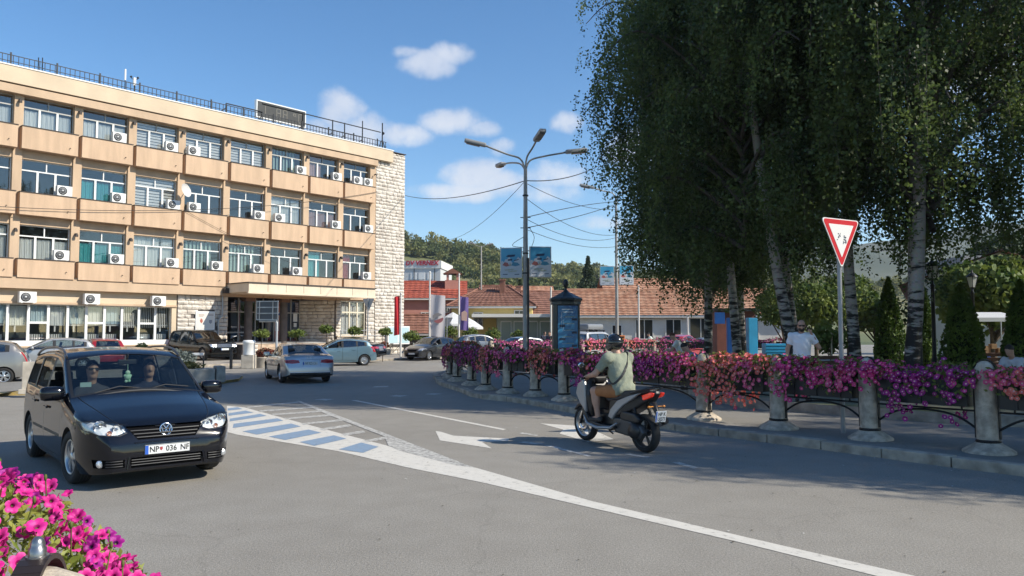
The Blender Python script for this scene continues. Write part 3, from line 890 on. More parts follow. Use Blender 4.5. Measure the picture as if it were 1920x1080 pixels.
# window by the corner
mb = MB(); y = .2
for a, b in (((-6.15, 1.55), (-3.8, 1.65)), ((-6.15, 4.1), (-3.8, 4.2)), ((-6.15, 3.28), (-3.8, 3.38))): mb.bb((a[0], y - .05, a[1]), (b[0], y + .05, b[1]))
for q in (-6.12, -5.28, -4.55, -3.83): mb.bb((q - .05, y - .055, 1.6), (q + .05, y + .055, 4.15))
w = mb.build('window', mat('cream_window_frame', (.66, .60, .47), .5), BLD); pane(w, -6.1, 1.65, -3.85, 4.1, y + .01)
curtain(w, -6.05, 1.65, 2.2, 2.4, 'folds', CURT[4], .5)
mb = MB(); mb.bb((-6.5, -.08, 1.46), (-3.75, .1, 1.54)); mb.build('window_sill', M_PLASTER_L, BLD)
# terrace and steps in front of the door
M_STEP = mat('sandstone_steps', (.46, .35, .25), .9, var=.2, vscale=3, bump=.3, bscale=30)
for i in range(6):
 mb = MB(); mb.bb((-15.6, -4.4 + i * .34 + .01, .1), (-7.8, 2.2, .27 + i * .15 - .01)); mb.build('step', M_STEP, BLD)
mb = MB(); mb.bb((-16.6, -4.3, .1), (-15.62, .0, 1.05)); mb.build('stair_cheek', M_MORTAR, BLD)
for r in range(4):
 for c in range(3):
  link('stone', stone_me[(r + c) % 7], BLD, (-16.4 + c * .33, -4.34, .24 + r * .23), None, (.3, .1, .2))
mb = MB()
for z in (1.55, 1.95): mb.tube([(-7.8, -2.2, z), (-3.6, -2.2, z)], .025, 6)
for i in range(5): mb.tube([(-7.8 + i * 1.05, -2.2, .12), (-7.8 + i * 1.05, -2.2, 1.95)], .025, 6)
mb.build('handrail', M_GALV, BLD)
# notice case on the corner
mb = MB(); mb.bb((-1.9, -.35, .85), (.35, -.2, 2.3)); nb = mb.build('notice_case', M_UPVC, BLD)
for a, b in ((-1.8, -.9), (-.78, .25)):
 mb = MB(); mb.bb((a, -.36, .95), (b, -.351, 2.2)); mb.build('notice_sheet', mat('pale_notice', (.42, .58, .62), .5), nb)
# rain pipe + floodlights + cable on the canopy edge
mb = MB(); mb.tube([(-15.75, -.18, 4.2), (-15.75, -.18, 2.9), (-15.95, -.06, 2.6), (-15.95, -.06, .3)], .06, 8); mb.build('rain_pipe', M_GALV, BLD)
mb = MB(); mb.box((-15.72, -.5, 4.55), (.32, .3, .34)); mb.build('floodlight', M_DARKTRIM, BLD)
mb = MB(); mb.tube([(-3.25, -.12, 14.2), (-3.25, -.3, 14.25), (-3.25, -.42, 14.15)], .05, 6); mb.build('wall_lamp', M_DARKTRIM, BLD)
# roof railing
mb = MB()
for x in np.arange(-34, -2.2, .26): mb.bb((x - .016, -.30, 16.45), (x + .016, -.27, 16.98))
mb.bb((-34, -.305, 16.96), (-2.2, -.265, 17.0)); mb.bb((-34, -.305, 16.62), (-2.2, -.265, 16.65))
for x in np.arange(-33, -2.2, 2.3): mb.bb((x - .04, -.32, 16.45), (x + .04, -.25, 17.12))
mb.build('roof_railing', M_METAL, BLD)
mb = MB()
for x in (-15.6, -12.9, -9.6, -7.0, -5.9, -4.2):
 z1 = 17.9 if x > -10 else 17.25
 mb.tube([(x, .2, 16.45), (x, .2, z1)], .045, 6); mb.tube([(x - .5, .2, 16.5), (x, .2, 16.95)], .035, 6)
mb.tube([(-12.9, .2, 17.85), (-9.6, .2, 17.85), (-2.4, .2, 17.85)], .04, 6); mb.tube([(-15.6, .2, 17.25), (-12.9, .2, 17.25)], .04, 6); mb.tube([(-9.6, .2, 17.1), (-4.2, .2, 17.1)], .03, 6)
mb.tube([(-4.2, .2, 17.8), (-4.2, .2, 18.4)], .04, 6)
mb.tube([(-2.3, .1, 16.5), (-2.3, .1, 18.6)], .05, 6); mb.tube([(-2.7, .1, 16.45), (-2.3, .1, 17.3), (-1.95, .1, 16.45)], .04, 6); mb.ball((-2.3, .0, 17.75), .12)
mb.build('roof_frame', M_METAL, BLD)
# antennas on the roof
for i, (x, h, w) in enumerate([(-22.3, 1.35, .05), (-21.75, .95, .09), (-27.0, .8, .02), (-26.8, .85, .02)]):
 mb = MB(); mb.tube([(x, -.1, 16.45), (x, -.1, 16.45 + h)], .028, 6)
 if w > .03: mb.box((x, -.1, 16.45 + h * .75), (w * 1.6, w * 1.6, h * .5), mi=1)
 if i == 1: mb.tube([(x - .2, -.1, 17.3), (x + .2, -.1, 17.35)], .02, 5); mb.ball((x - .2, -.1, 17.42), .07); mb.ball((x + .2, -.1, 17.45), .07)
 mb.build('antenna', [M_METAL, M_UPVC], BLD)
# satellite dish
mb = MB(); mb.lathe([(0, 0), (.2, .02), (.36, .07), (.44, .12)], 20, Matrix.Translation((-18.75, -.75, 10.75)) @ Matrix.Rotation(R(75), 4, 'X') @ Matrix.Rotation(R(25), 4, 'Y'), caps=False)
mb.tube([(-18.75, -.2, 10.3), (-18.75, -.7, 10.65)], .025, 6); mb.build('satellite_dish', mat('dish_grey', (.55, .53, .5), .5), BLD)
# LED clock board: a thing of its own standing on the roof
cb = empty('display_board', bp(-11.35, -.35, 16.5), BRZ, 'wide dark digital clock board with white frame on the office roof', 'display')
mb = MB(); mb.bb((-1.95, -.12, .35), (1.95, .12, 1.5), mi=0); mb.build('cabinet', mat('black_display', (.028, .030, .030), .6, var=.2, vscale=2), cb)
mb = MB()
for a, b in (((-2.0, .30), (2.0, .38)), ((-2.0, 1.47), (2.0, 1.55)), ((-2.0, .38), (-1.93, 1.47)), ((1.93, .38), (2.0, 1.47))): mb.bb((a[0], -.15, a[1]), (b[0], .13, b[1]))
mb.build('frame', M_UPVC, cb)
mb = MB()
for x in (-1.6, 0, 1.6): mb.tube([(x, .05, -.05), (x, .05, .4)], .04, 6)
mb.build('support', M_METAL, cb)
def seg(cx, cz, w, h, on):
 t = .055; mb = MB()
 S = {'a': (0, h, w, t), 'g': (0, 0, w, t), 'd': (0, -h, w, t), 'f': (-w / 2, h / 2, t, h), 'b': (w / 2, h / 2, t, h), 'e': (-w / 2, -h / 2, t, h), 'c': (w / 2, -h / 2, t, h)}
 for s in on:
  x, z, ww, hh = S[s]; mb.box((cx + x, -.125, cz + z), (ww, .012, hh))
 mb.build('led_digit', mat('unlit_led', (.13, .12, .10), .5), cb)
seg(-1.45, .93, .3, .3, 'bc'); seg(-.25, .93, .3, .3, 'abgcdef'); seg(.28, .93, .3, .3, 'abcdefg'); seg(1.05, 1.0, .2, .15, 'abgf'); seg(1.55, .9, .3, .32, 'adef')

# ================================================================== HILLS, HOUSES AND TREES BEYOND
M_HILL = mat('hill_grass', (.20, .175, .075), .95, col2=(.11, .125, .045), vscale=.02, lo=.4, hi=.6)
M_FOREST = mat('forest_leaves', (.08, .11, .036), .9, col2=(.26, .25, .085), vscale=.07, trans=.3, lo=.36, hi=.64)
nrng = np.random.default_rng(11)
def ridge(X):
 return np.interp(X, [-420, -260, -150, -75, -58, -30, -5, 12, 40, 80, 140, 260, 420], [36, 60, 60, 51, 50, 45, 41, 32, 32, 29, 26, 18, 6])
def hill_z(X, Y):
 t = np.clip((Y - 130) / 290, 0, 1)
 base = ridge(X) * (t * t * (3 - 2 * t))
 back = np.clip((Y - 420) / 400, 0, 1)
 z = base * (1 - .9 * back * back) + 2.2 * np.sin(X * .045 + 1) * np.sin(Y * .031) * t + 1.1 * np.sin(X * .13 + Y * .07) * t
 return z - .5
gx, gy = np.meshgrid(np.linspace(-420, 420, 113), np.linspace(120, 860, 75), indexing='ij')
V = np.stack([gx, gy, hill_z(gx, gy)], -1).reshape(-1, 3)
ii = np.arange(112 * 75).reshape(112, 75)[:, :-1].ravel()
F = np.stack([ii, ii + 75, ii + 76, ii + 1], 1)
o = link('hill', np_mesh('hill', V, F, M_HILL, smooth=True)); o['kind'] = 'structure'
# distant mountain
gx, gy = np.meshgrid(np.linspace(-300, 1300, 90), np.linspace(650, 1700, 50), indexing='ij')
def mz(X, Y): return (np.interp(X, [-300, 100, 350, 575, 750, 1000, 1300], [15, 55, 105, 148, 160, 145, 120]) + 11 * np.sin(X * .018) + 6 * np.sin(X * .042 + Y * .012)) * np.clip((Y - 650) / 550, 0, 1) ** .8
V = np.stack([gx, gy, mz(gx, gy)], -1).reshape(-1, 3)
ii = np.arange(89 * 50).reshape(89, 50)[:, :-1].ravel()
o = link('mountain', np_mesh('mountain', V, np.stack([ii, ii + 50, ii + 51, ii + 1], 1), mat('mountain_forest', (.05, .07, .03), .95, col2=(.09, .095, .05), vscale=.008), smooth=True)); o['kind'] = 'structure'

def leaf_quads(C, size, rng, aspect=.75, up=None, jit=1.0):
 """rhombus leaves of given size at centres C, random facing"""
 n = len(C)
 a = rng.normal(size=(n, 3)); a /= np.linalg.norm(a, axis=1)[:, None]
 if up is not None: a = a * jit + np.array(up); a /= np.linalg.norm(a, axis=1)[:, None]
 b = rng.normal(size=(n, 3)); b -= a * (a * b).sum(1)[:, None]; b /= np.linalg.norm(b, axis=1)[:, None]
 s = (size * rng.uniform(.6, 1.25, n))[:, None]
 V = np.stack([C - a * s * .5, C - b * s * .5 * aspect + a * s * .05, C + a * s * .5, C + b * s * .5 * aspect + a * s * .05], 1).reshape(-1, 3)
 return V, np.arange(4 * n).reshape(n, 4)
def crown_points(n, r, rng, lumps=9, shell=.55):
 """points through a lumpy crown about the origin"""
 L = rng.normal(size=(lumps, 3)); L /= np.linalg.norm(L, axis=1)[:, None]; L *= rng.uniform(.25, .62, lumps)[:, None]; L[:, 2] = np.abs(L[:, 2]) * .9 - .15
 R_ = rng.uniform(.36, .60, lumps)
 k = rng.integers(0, lumps, n)
 d = rng.normal(size=(n, 3)); d /= np.linalg.norm(d, axis=1)[:, None]
 q = L[k] + d * (R_[k] * (shell + (1 - shell) * rng.random(n) ** .5))[:, None]
 return q * np.array(r)
# wooded slope, one mass
pts = []
X = nrng.uniform(-150, 150, 9000); Y = nrng.uniform(170, 470, 9000)
dens = np.sin(X * .06 + 1.2) * .5 + np.sin(Y * .045 + X * .02) * .5 + nrng.normal(size=9000) * .35
bare = (ridge(X) > 48) & (Y > 360) & (X < -42)
keep = (dens > -.05) & ~bare & (np.abs(X) < 8 + .27 * Y)
X, Y = np.append(X[keep][:1150], nrng.uniform(95, 340, 620)), np.append(Y[keep][:1150], nrng.uniform(230, 440, 620))
Vs = []; Fs = []; n0 = 0
for x, y in zip(X, Y):
 r = nrng.uniform(2.2, 4.4); z = float(hill_z(np.array(x), np.array(y)))
 C = crown_points(150, (r, r, r * 1.1), nrng, 7) + np.array((x, y, z + r * .8))
 v, f = leaf_quads(C, r * .30, nrng, .9); Vs.append(v); Fs.append(f + n0); n0 += len(v)
o = link('forest', np_mesh('forest', np.concatenate(Vs), np.concatenate(Fs), M_FOREST)); tag(o, 'wooded hillside of mixed green trees behind the houses', 'forest', kind='stuff')

M_LEAF_A = mat('bright_leaves', (.07, .12, .022), .7, col2=(.19, .23, .045), vscale=.9, trans=.3)
M_LEAF_D = mat('dark_leaves', (.022, .042, .018), .7, col2=(.05, .075, .025), vscale=.8, trans=.2)
M_LEAF_T = mat('thuja_leaves', (.05, .10, .014), .75, col2=(.115, .175, .022), vscale=2.5, trans=.15)
M_TRUNK = mat('brown_bark', (.085, .06, .042), .9, var=.35, vscale=6, bump=.8, bscale=25)
def tree(name, loc, h, r, m, n, size, label, cat='tree', group=None, trunk_r=.12, z0=.3, stretch=1.0, seed=0):
 rng = np.random.default_rng(seed + 101)
 t = empty(name, loc, rng.uniform(0, 6), label, cat, group)
 mb = MB(); hc = h * z0
 mb.tube([(0, 0, -.1), (rng.uniform(-.05, .05), 0, hc), (rng.uniform(-.1, .1), rng.uniform(-.1, .1), h * .8)], [trunk_r, trunk_r * .75, trunk_r * .25], 8)
 for k in range(5):
  a = rng.uniform(0, 6.28); mb.tube([(0, 0, hc * rng.uniform(.8, 1.5)), (math.cos(a) * r * .6, math.sin(a) * r * .6, hc + (h - hc) * rng.uniform(.35, .75))], [trunk_r * .4, trunk_r * .12], 6)
 mb.build('trunk', M_TRUNK, t)
 rz = (h - hc) / 2 * 1.12
 C = crown_points(n, (r, r, rz), rng, 11) + np.array((0, 0, hc + (h - hc) / 2))
 v, f = leaf_quads(C, size, rng, .8)
 link('crown', np_mesh('crown', v, f, m), t)
 return t
# spruces and round trees at the foot of the hill
def conifer(loc, h, r, seed, label):
 rng = np.random.default_rng(seed)
 t = empty('conifer_tree', loc, 0, label, 'tree', 'trees behind the houses')
 mb = MB(); mb.tube([(0, 0, 0), (0, 0, h * .97)], [.16, .02], 7); mb.build('trunk', M_TRUNK, t)
 n = 5200
 zz = rng.random(n) ** .8; ang = rng.uniform(0, 6.28, n)
 tier = .75 + .25 * np.sin(zz * 46)
 rad = r * (1 - zz) * tier * np.sqrt(rng.uniform(.15, 1, n)) + .05
 C = np.stack([np.cos(ang) * rad, np.sin(ang) * rad, h * (.06 + .94 * zz) - rad * .35], 1)
 v, f = leaf_quads(C, .42, rng, .4)
 link('crown', np_mesh('crown', v, f, M_LEAF_D), t)
conifer((*atd(1103, 600, 96)[:2], 0), 11.2, 4.6, 5, 'dark spruce behind the long white house left of the second lamp post')
conifer((*atd(975, 600, 112)[:2], 0), 9.4, 4.2, 6, 'dark spruce behind the yellow house')
tree('tree', (*atd(1042, 600, 115)[:2], 0), 8.6, 3.6, M_LEAF_D, 5200, .5, 'round dark tree on the skyline above the advertising column', seed=3, group='trees behind the houses')
tree('tree', (*atd(1010, 600, 120)[:2], 0), 8.2, 4.2, M_LEAF_A, 4200, .5, 'pale green round tree behind the brown roofs', seed=4, group='trees behind the houses')
tree('tree', (*atd(1135, 600, 84)[:2], 0), 8.0, 3.8, M_LEAF_D, 4200, .45, 'broad tree behind the tiled roof right of the spruce', seed=8, group='trees behind the houses')

# ---- houses
def tile_mat(name, c1, c2, rows=3.2):
 m = bpy.data.materials.new(name); m.use_nodes = True; nt = m.node_tree; b = nt.nodes['Principled BSDF']; N, L = nt.nodes.new, nt.links.new
 tc = N('ShaderNodeTexCoord'); n = N('ShaderNodeTexNoise'); n.inputs['Scale'].default_value = 1.6; n.inputs['Detail'].default_value = 8
 L(tc.outputs['Object'], n.inputs['Vector'])
 r = N('ShaderNodeValToRGB'); r.color_ramp.elements[0].position = .35; r.color_ramp.elements[0].color = (*c1, 1); r.color_ramp.elements[1].position = .65; r.color_ramp.elements[1].color = (*c2, 1)
 L(n.outputs['Fac'], r.inputs['Fac']); L(r.outputs[0], b.inputs['Base Color']); b.inputs['Roughness'].default_value = .85
 MATS[name] = m; return m
M_TILE_O = tile_mat('orange_roof_tiles', (.34, .15, .085), (.50, .28, .18))
M_TILE_B = tile_mat('brown_roof_tiles', (.17, .075, .05), (.27, .13, .09))
M_TILE_R = tile_mat('red_sheet_roof', (.34, .07, .04), (.40, .10, .06))
M_TILE_G = tile_mat('grey_roof', (.16, .17, .18), (.22, .22, .23))
M_WIN = mat('dark_window_glass', (.02, .024, .028), .08, spec=.7)
M_WFRAME = mat('window_surround', (.62, .60, .56), .6)
def tiles(mb, a, b, c, d, rows, cols, lift=.05, mi=0):
 """roof slope a-b (eave) to d-c (ridge) as overlapping courses of ridged tiles"""
 a, b, c, d = map(Vector, (a, b, c, d))
 nrm = (b - a).cross(d - a).normalized()
 if nrm.z < 0: nrm = -nrm
 for r in range(rows):
  t0, t1 = r / rows, (r + 1.12) / rows
  P0, P1 = a.lerp(d, t0), b.lerp(c, t0); Q0, Q1 = a.lerp(d, min(1, t1)), b.lerp(c, min(1, t1))
  n = cols * 2
  vs = []
  for k in range(n + 1):
   u_ = k / n; w_ = lift * (.6 if k % 2 else 0)
   vs += [P0.lerp(P1, u_) + nrm * (lift + w_), Q0.lerp(Q1, u_) + nrm * w_]
  mb.add(vs, [(2 * k, 2 * k + 2, 2 * k + 3, 2 * k + 1) for k in range(n)], mi=mi)
def house(name, P, rz, w, d, eave, rise, wall, roof, label, wins=(), over=.45, hip=0.0, chimney=None, rows=14, base=0.0, detail=True):
 """local: x along the front (0..w), y back (0..d); front faces -y"""
 h = empty(name, P, rz, label, 'house', 'houses')
 mb = MB(); mb.bb((0, 0, base - .1), (w, d, eave));
 if not hip:
  for x in (0.0, w): mb.add([(x, 0, eave), (x, d, eave), (x, d / 2, eave + rise * .97)], [(0, 1, 2)])
 mb.build('wall', wall, h)
 o_ = over; k = rise / (d / 2)
 e = eave - o_ * k * .6
 mb = MB()
 x0, x1 = -o_, w + o_; hx_ = hip
 tiles(mb, (x0, -o_, e), (x1, -o_, e), (x1 - hx_ - (o_ if hip else 0), d / 2, eave + rise), (x0 + hx_ + (o_ if hip else 0), d / 2, eave + rise), rows, max(8, int(w / .5)))
 tiles(mb, (x1, d + o_, e), (x0, d + o_, e), (x0 + hx_ + (o_ if hip else 0), d / 2, eave + rise), (x1 - hx_ - (o_ if hip else 0), d / 2, eave + rise), rows // 2, max(6, int(w / 1.0)))
 if hip:
  for (xa, xr) in ((x0, x0 + hx_ + o_), (x1, x1 - hx_ - o_)):
   ya, yb = (d + o_, -o_) if xa == x0 else (-o_, d + o_)
   tiles(mb, (xa, ya, e), (xa, yb, e), (xr, d / 2, eave + rise), (xr, d / 2, eave + rise), rows, 8)
   for yy in (-o_, d + o_): mb.tube([(xa, yy, e + .08), (xr, d / 2, eave + rise + .06)], .11, 6, mi=1)
 mb.tube([(x0 + hx_, d / 2, eave + rise + .05), (x1 - hx_, d / 2, eave + rise + .05)], .12, 6, mi=1)
 mb.bb((x0 + .05, -o_ + .02, e - .16), (x1 - .05, -o_ + .1, e + .02), mi=2)
 rf = mb.build('roof', [roof, roof, M_WFRAME], h)
 if chimney:
  cx, cy, cw, ch = chimney
  mb = MB(); zc = eave + rise * (1 - abs(cy - d / 2) / (d / 2)); mb.bb((cx - cw / 2, cy - cw / 2, zc - .5), (cx + cw / 2, cy + cw / 2, zc + ch)); mb.bb((cx - cw / 2 - .08, cy - cw / 2 - .08, zc + ch), (cx + cw / 2 + .08, cy + cw / 2 + .08, zc + ch + .1)); mb.build('chimney', M_TILE_B, rf)
 for (x, z, ww, hh) in wins:
  mb = MB(); t = .09
  for a, b in (((x - t, z - t), (x + ww + t, z)), ((x - t, z + hh), (x + ww + t, z + hh + t)), ((x - t, z), (x, z + hh)), ((x + ww, z), (x + ww + t, z + hh)), ((x + ww / 2 - .03, z), (x + ww / 2 + .03, z + hh))):
   mb.bb((a[0], -.07, a[1]), (b[0], .02, b[1]))
  f_ = mb.build('window', M_WFRAME, h)
  mb = MB(); mb.quad((x, -.02, z), (x + ww, -.02, z), (x + ww, -.02, z + hh), (x, -.02, z + hh)); mb.build('pane', M_WIN, f_)
 return h
W_PINK = mat('salmon_render', (.50, .24, .19), .9, var=.08, vscale=1); W_YEL = mat('yellow_render', (.66, .52, .20), .9, var=.06, vscale=1)
W_WHITE = mat('white_render', (.60, .57, .52), .9, var=.1, vscale=.9); W_GREY = mat('grey_render', (.34, .34, .33), .9, var=.1, vscale=1)
pk = atd(757, 640, 76)
hs = house('house', (-16.5, 76, 0), R(3), 11.6, 8, 5.25, 1.75, W_PINK, M_TILE_R, 'salmon pink house with red sheet roof beside the stone corner', [(7.6, 2.2, .7, 1.5), (9.9, 3.8, .4, .45)], chimney=None, rows=9)
mb = MB(); mb.bb((9.8, 2.0, 5.0), (11.3, 3.6, 7.1)); mb.build('chimney', W_PINK, hs)
mb = MB(); mb.bb((9.95, 1.97, 7.1), (10.15, 3.6, 7.8)); mb.bb((10.95, 1.97, 7.1), (11.15, 3.6, 7.8)); mb.add([(9.6, 1.8, 7.75), (11.5, 1.8, 7.75), (10.55, 1.8, 8.3), (9.6, 3.8, 7.75), (11.5, 3.8, 7.75), (10.55, 3.8, 8.3)], [(0, 1, 2), (3, 5, 4), (0, 2, 5, 3), (1, 4, 5, 2)], mi=1); mb.build('chimney_hood', [W_PINK, M_TILE_B], hs)
mb = MB(); mb.rbox((8.0, -.25, 2.0), (.7, .35, .5), .03); mb.build('wall_unit', M_UPVC, hs)
# annex with a dark lean-to roof
house('shed', (-11.9, 71.5, 0), R(3), 4.3, 3.5, 1.9, 1.5, mat('dark_boards', (.05, .045, .04), .9), M_TILE_B, 'low dark shed with brown roof below the salmon pink house', rows=7)
hy = house('house', (-5.7, 73, 0), R(-4), 7.6, 8, 4.35, 2.0, W_YEL, M_TILE_B, 'yellow house with brown hipped roof', [(2.15, 2.3, .75, 1.3), (6.0, 2.6, .8, 1.2)], hip=2.6, chimney=(4.6, 2.6, .5, 1.2), rows=12)
mb = MB(); mb.bb((0, -.03, 1.4), (7.6, 0, 1.47)); mb.bb((1.6, -.04, .2), (3.0, 0, 1.0), mi=1); mb.build('plinth_band', [M_WFRAME, M_WIN], hy)
house('house', (-9.5, 84, 0), R(0), 9, 8, 4.6, 2.0, W_GREY, M_TILE_B, 'grey-walled house with brown roof between the pink and yellow houses', rows=10)
house('house', (-3.0, 92, 0), R(4), 8, 8, 5.0, 2.4, W_WHITE, M_TILE_O, 'house with orange roof behind the yellow house', chimney=(4, 3, .6, .6), rows=10)
house('house', (.6, 88, 0), R(-6), 6, 7, 5.2, 1.2, W_WHITE, M_TILE_G, 'house with flat grey roof behind the lamp post', chimney=(1.2, 2, .5, .6), rows=8)
house('house', (2.1, 74, 0), R(12), 5.2, 8, 3.6, 2.3, W_PINK, M_TILE_B, 'brown-roofed house with pink gable left of the advertising column', rows=12)
# flat shop with a canopy and glass front
shop = empty('shop', (-1.3, 68, 0), R(2), 'flat-roofed grey-green shop with a projecting canopy', 'shop', 'houses')
mb = MB(); mb.bb((0, .0, 0), (8.6, 5, 3.1)); mb.build('wall', mat('sage_wall', (.30, .33, .27), .8, var=.1, vscale=1), shop)
mb = MB(); mb.bb((-2.2, -1.8, 3.1), (9.0, 5.2, 3.38)); mb.build('canopy', mat('pale_canopy_board', (.62, .60, .55), .8), shop)
for k in range(7):
 mb = MB(); mb.bb((.3 + k * 1.15, -.05, .3), (1.25 + k * 1.15, .02, 2.8)); w_ = mb.build('window', M_WFRAME, shop)
 mb = MB(); mb.bb((.36 + k * 1.15, -.07, .4), (1.19 + k * 1.15, -.05, 2.7)); mb.build('pane', mat('shop_glass', (.20, .24, .21), .15), w_)
# tall white block with red lettering
blk = empty('office_block', (-16.6, 112, 0), R(-6), 'white flat-roofed block with red roof lettering above the salmon house', 'building')
mb = MB(); mb.bb((0, 0, 0), (6.3, 9, 11.0), mi=0); mb.bb((-.15, -.15, 11.0), (6.45, 9.1, 12.1), mi=1); mb.build('wall', [mat('pale_cladding', (.56, .56, .55), .7), mat('white_fascia', (.68, .67, .63), .7)], blk)
for x in (1.9, 3.1, 4.4):
 for z in (9.4, 7.4):
  mb = MB(); mb.bb((x, -.06, z), (x + .9, .02, z + 1.0)); mb.build('window', M_UPVC, blk)
mb = MB(); mb.bb((1.6, -.09, 8.5), (3.2, -.061, 9.3)); mb.build('dark_panel', mat('charcoal_panel', (.08, .085, .09), .5), blk)
mb = MB(); mb.bb((1.6, -.09, 4.0), (3.2, -.061, 6.9)); mb.build('red_panel', mat('red_panel', (.38, .05, .05), .6), blk)
for x in (2.4, 5.4):
 mb = MB(); mb.bb((x, -.12, 3), (x + .12, -.091, 11)); mb.build('drain_pipe', mat('charcoal_panel'), blk)
text('roof_lettering', 'DV VERNEX', .95, mat('sign_red', (.42, .03, .05), .6), blk, (3.6, -.2, 11.75), (R(90), 0, 0), .05, .95, bold=.02, shear=.15)
# long white house with orange tiles
lw = house('long_house', (5.0, 62.5, 0), R(-2), 17.5, 8, 3.3, 2.1, W_WHITE, M_TILE_O, 'long low white house with orange tiled roof behind the birches', [(1.2, 1.15, .7, 1.2), (3.1, 1.15, .7, 1.2), (5.0, 1.3, 1.3, 1.5), (7.4, 1.3, 1.15, 1.5), (9.3, .9, 1.7, 2.0), (13.5, 1.0, 1.2, 1.8)], hip=0, over=.5, rows=16)
house('house', (9.5, 72, 0), R(5), 8, 9, 4.4, 2.6, W_PINK, M_TILE_O, 'orange-roofed house rising behind the long white house', rows=12)
for i, (x_, d_, h_) in enumerate([(1470, 44, 5.2), (1530, 40, 4.6), (1590, 47, 5.6), (1640, 42, 4.4)]):
 tree('tree', (*atd(x_, 600, d_)[:2], .2), h_, 2.0, M_LEAF_A, 3800, .24, 'sunlit green tree beyond the birch stems, %s from the left' % ORD[i + 1], seed=120 + i, z0=.22, trunk_r=.12, group='trees beyond the birches')
# right side: white row along the side street, dark restaurant with a round sign
rw = house('house', (27.5, 36.0, 0), R(62), 20, 8, 4.3, 1.5, mat('offwhite_render', (.56, .54, .50), .9, var=.1, vscale=1), M_TILE_B, 'pale two-tone house row with brown roof along the side street', [(1 + 2.2 * k, 1.6, .9, 2.0) for k in range(8)], rows=12)
rs = empty('restaurant_building', (27.3, 43, 0), R(-4), 'dark grey building with a round sign at the right picture edge', 'building')
mb = MB(); mb.bb((0, 0, 0), (14, 8, 5.7), mi=0); mb.bb((-1.6, 1, 0), (0, 8, 6.2), mi=1); mb.build('wall', [mat('charcoal_render', (.085, .085, .08), .8, var=.2, vscale=1), W_GREY], rs)
mb = MB(); T = Matrix.Translation((2.05, -.1, 4.85)) @ Matrix.Rotation(R(90), 4, 'X')
mb.lathe([(1.35, 0), (1.35, .05), (1.25, .06), (0, .06)], 40, T); sg_ = mb.build('round_sign', mat('dark_sign', (.045, .035, .03), .6), rs)
mb = MB(); mb.lathe([(1.28, .062), (1.22, .075), (1.16, .062)], 40, T, caps=False); mb.lathe([(.85, .062), (.80, .075), (.75, .062)], 40, T, caps=False); mb.build('sign_ring', mat('sign_tan', (.45, .25, .14), .6), sg_)
mb = MB(); mb.prism([(-.5, -.1), (-.2, .3), (.0, .1), (.3, .35), (.5, -.05), (.2, -.4), (-.2, -.35)], .062, .08, T); mb.build('sign_emblem', mat('sign_red2', (.40, .10, .07), .6), sg_)
text('sign_text', '20', .42, mat('sign_cream', (.62, .56, .45), .6), sg_, (1.05, -.18, 4.9), (R(90), 0, 0), .01)
for k in range(9):
 a = R(150 - k * 15); mb = MB(); mb.box((2.05 + 1.0 * math.cos(a), -.17, 4.85 + 1.0 * math.sin(a)), (.1, .02, .2)); mb.build('sign_letter', MATS['sign_tan'], sg_)
tree('tree', (*atd(1862, 600, 34)[:2], 0), 5.6, 2.7, M_LEAF_A, 9000, .30, 'round bright green tree behind the market stall', seed=21, z0=.2, trunk_r=.16)
tree('tree', (*atd(1900, 600, 62)[:2], 0), 10.5, 4.0, M_LEAF_D, 5200, .4, 'tall dark tree above the round sign', seed=22)

# ================================================================== LAMP POSTS, COLUMN, SIGNS, FLAGS, WIRES
M_POLE = mat('grey_pole', (.34, .33, .31), .55, metal=.35, var=.15, vscale=1.5)
M_LAMPG = mat('lamp_glass', (.10, .10, .10), .2)
def head(mb, p, d, s=1.0):
 """street-lamp head at p pointing along d"""
 d = Vector(d).normalized(); sd = Vector((0, 0, 1)).cross(d).normalized(); up = d.cross(sd)
 M4 = Matrix((( d.x, sd.x, up.x, p[0]), (d.y, sd.y, up.y, p[1]), (d.z, sd.z, up.z, p[2]), (0, 0, 0, 1)))
 mb.rbox((.42 * s, 0, .02), (.95 * s, .30 * s, .16 * s), .06 * s, M4); mb.rbox((.5 * s, 0, -.07 * s), (.6 * s, .24 * s, .06 * s), .02 * s, M4, mi=1); mb.tube([M4 @ Vector((-.15 * s, 0, 0)), M4 @ Vector((.1 * s, 0, 0))], .045 * s, 8)
def arm(root, pts, hd, s=1.0):
 if root is LP: pts = [(a, b, c - .62) for a, b, c in pts]
 mb = MB(); mb.tube(smooth_path([Vector(p) for p in pts], 6), .04 * s, 8); a = mb.build('lamp_arm', M_POLE, root)
 mb = MB(); head(mb, pts[-1], hd, s); mb.build('lamp_head', [mat('lamp_housing_grey', (.30, .30, .30), .5), M_LAMPG], a)
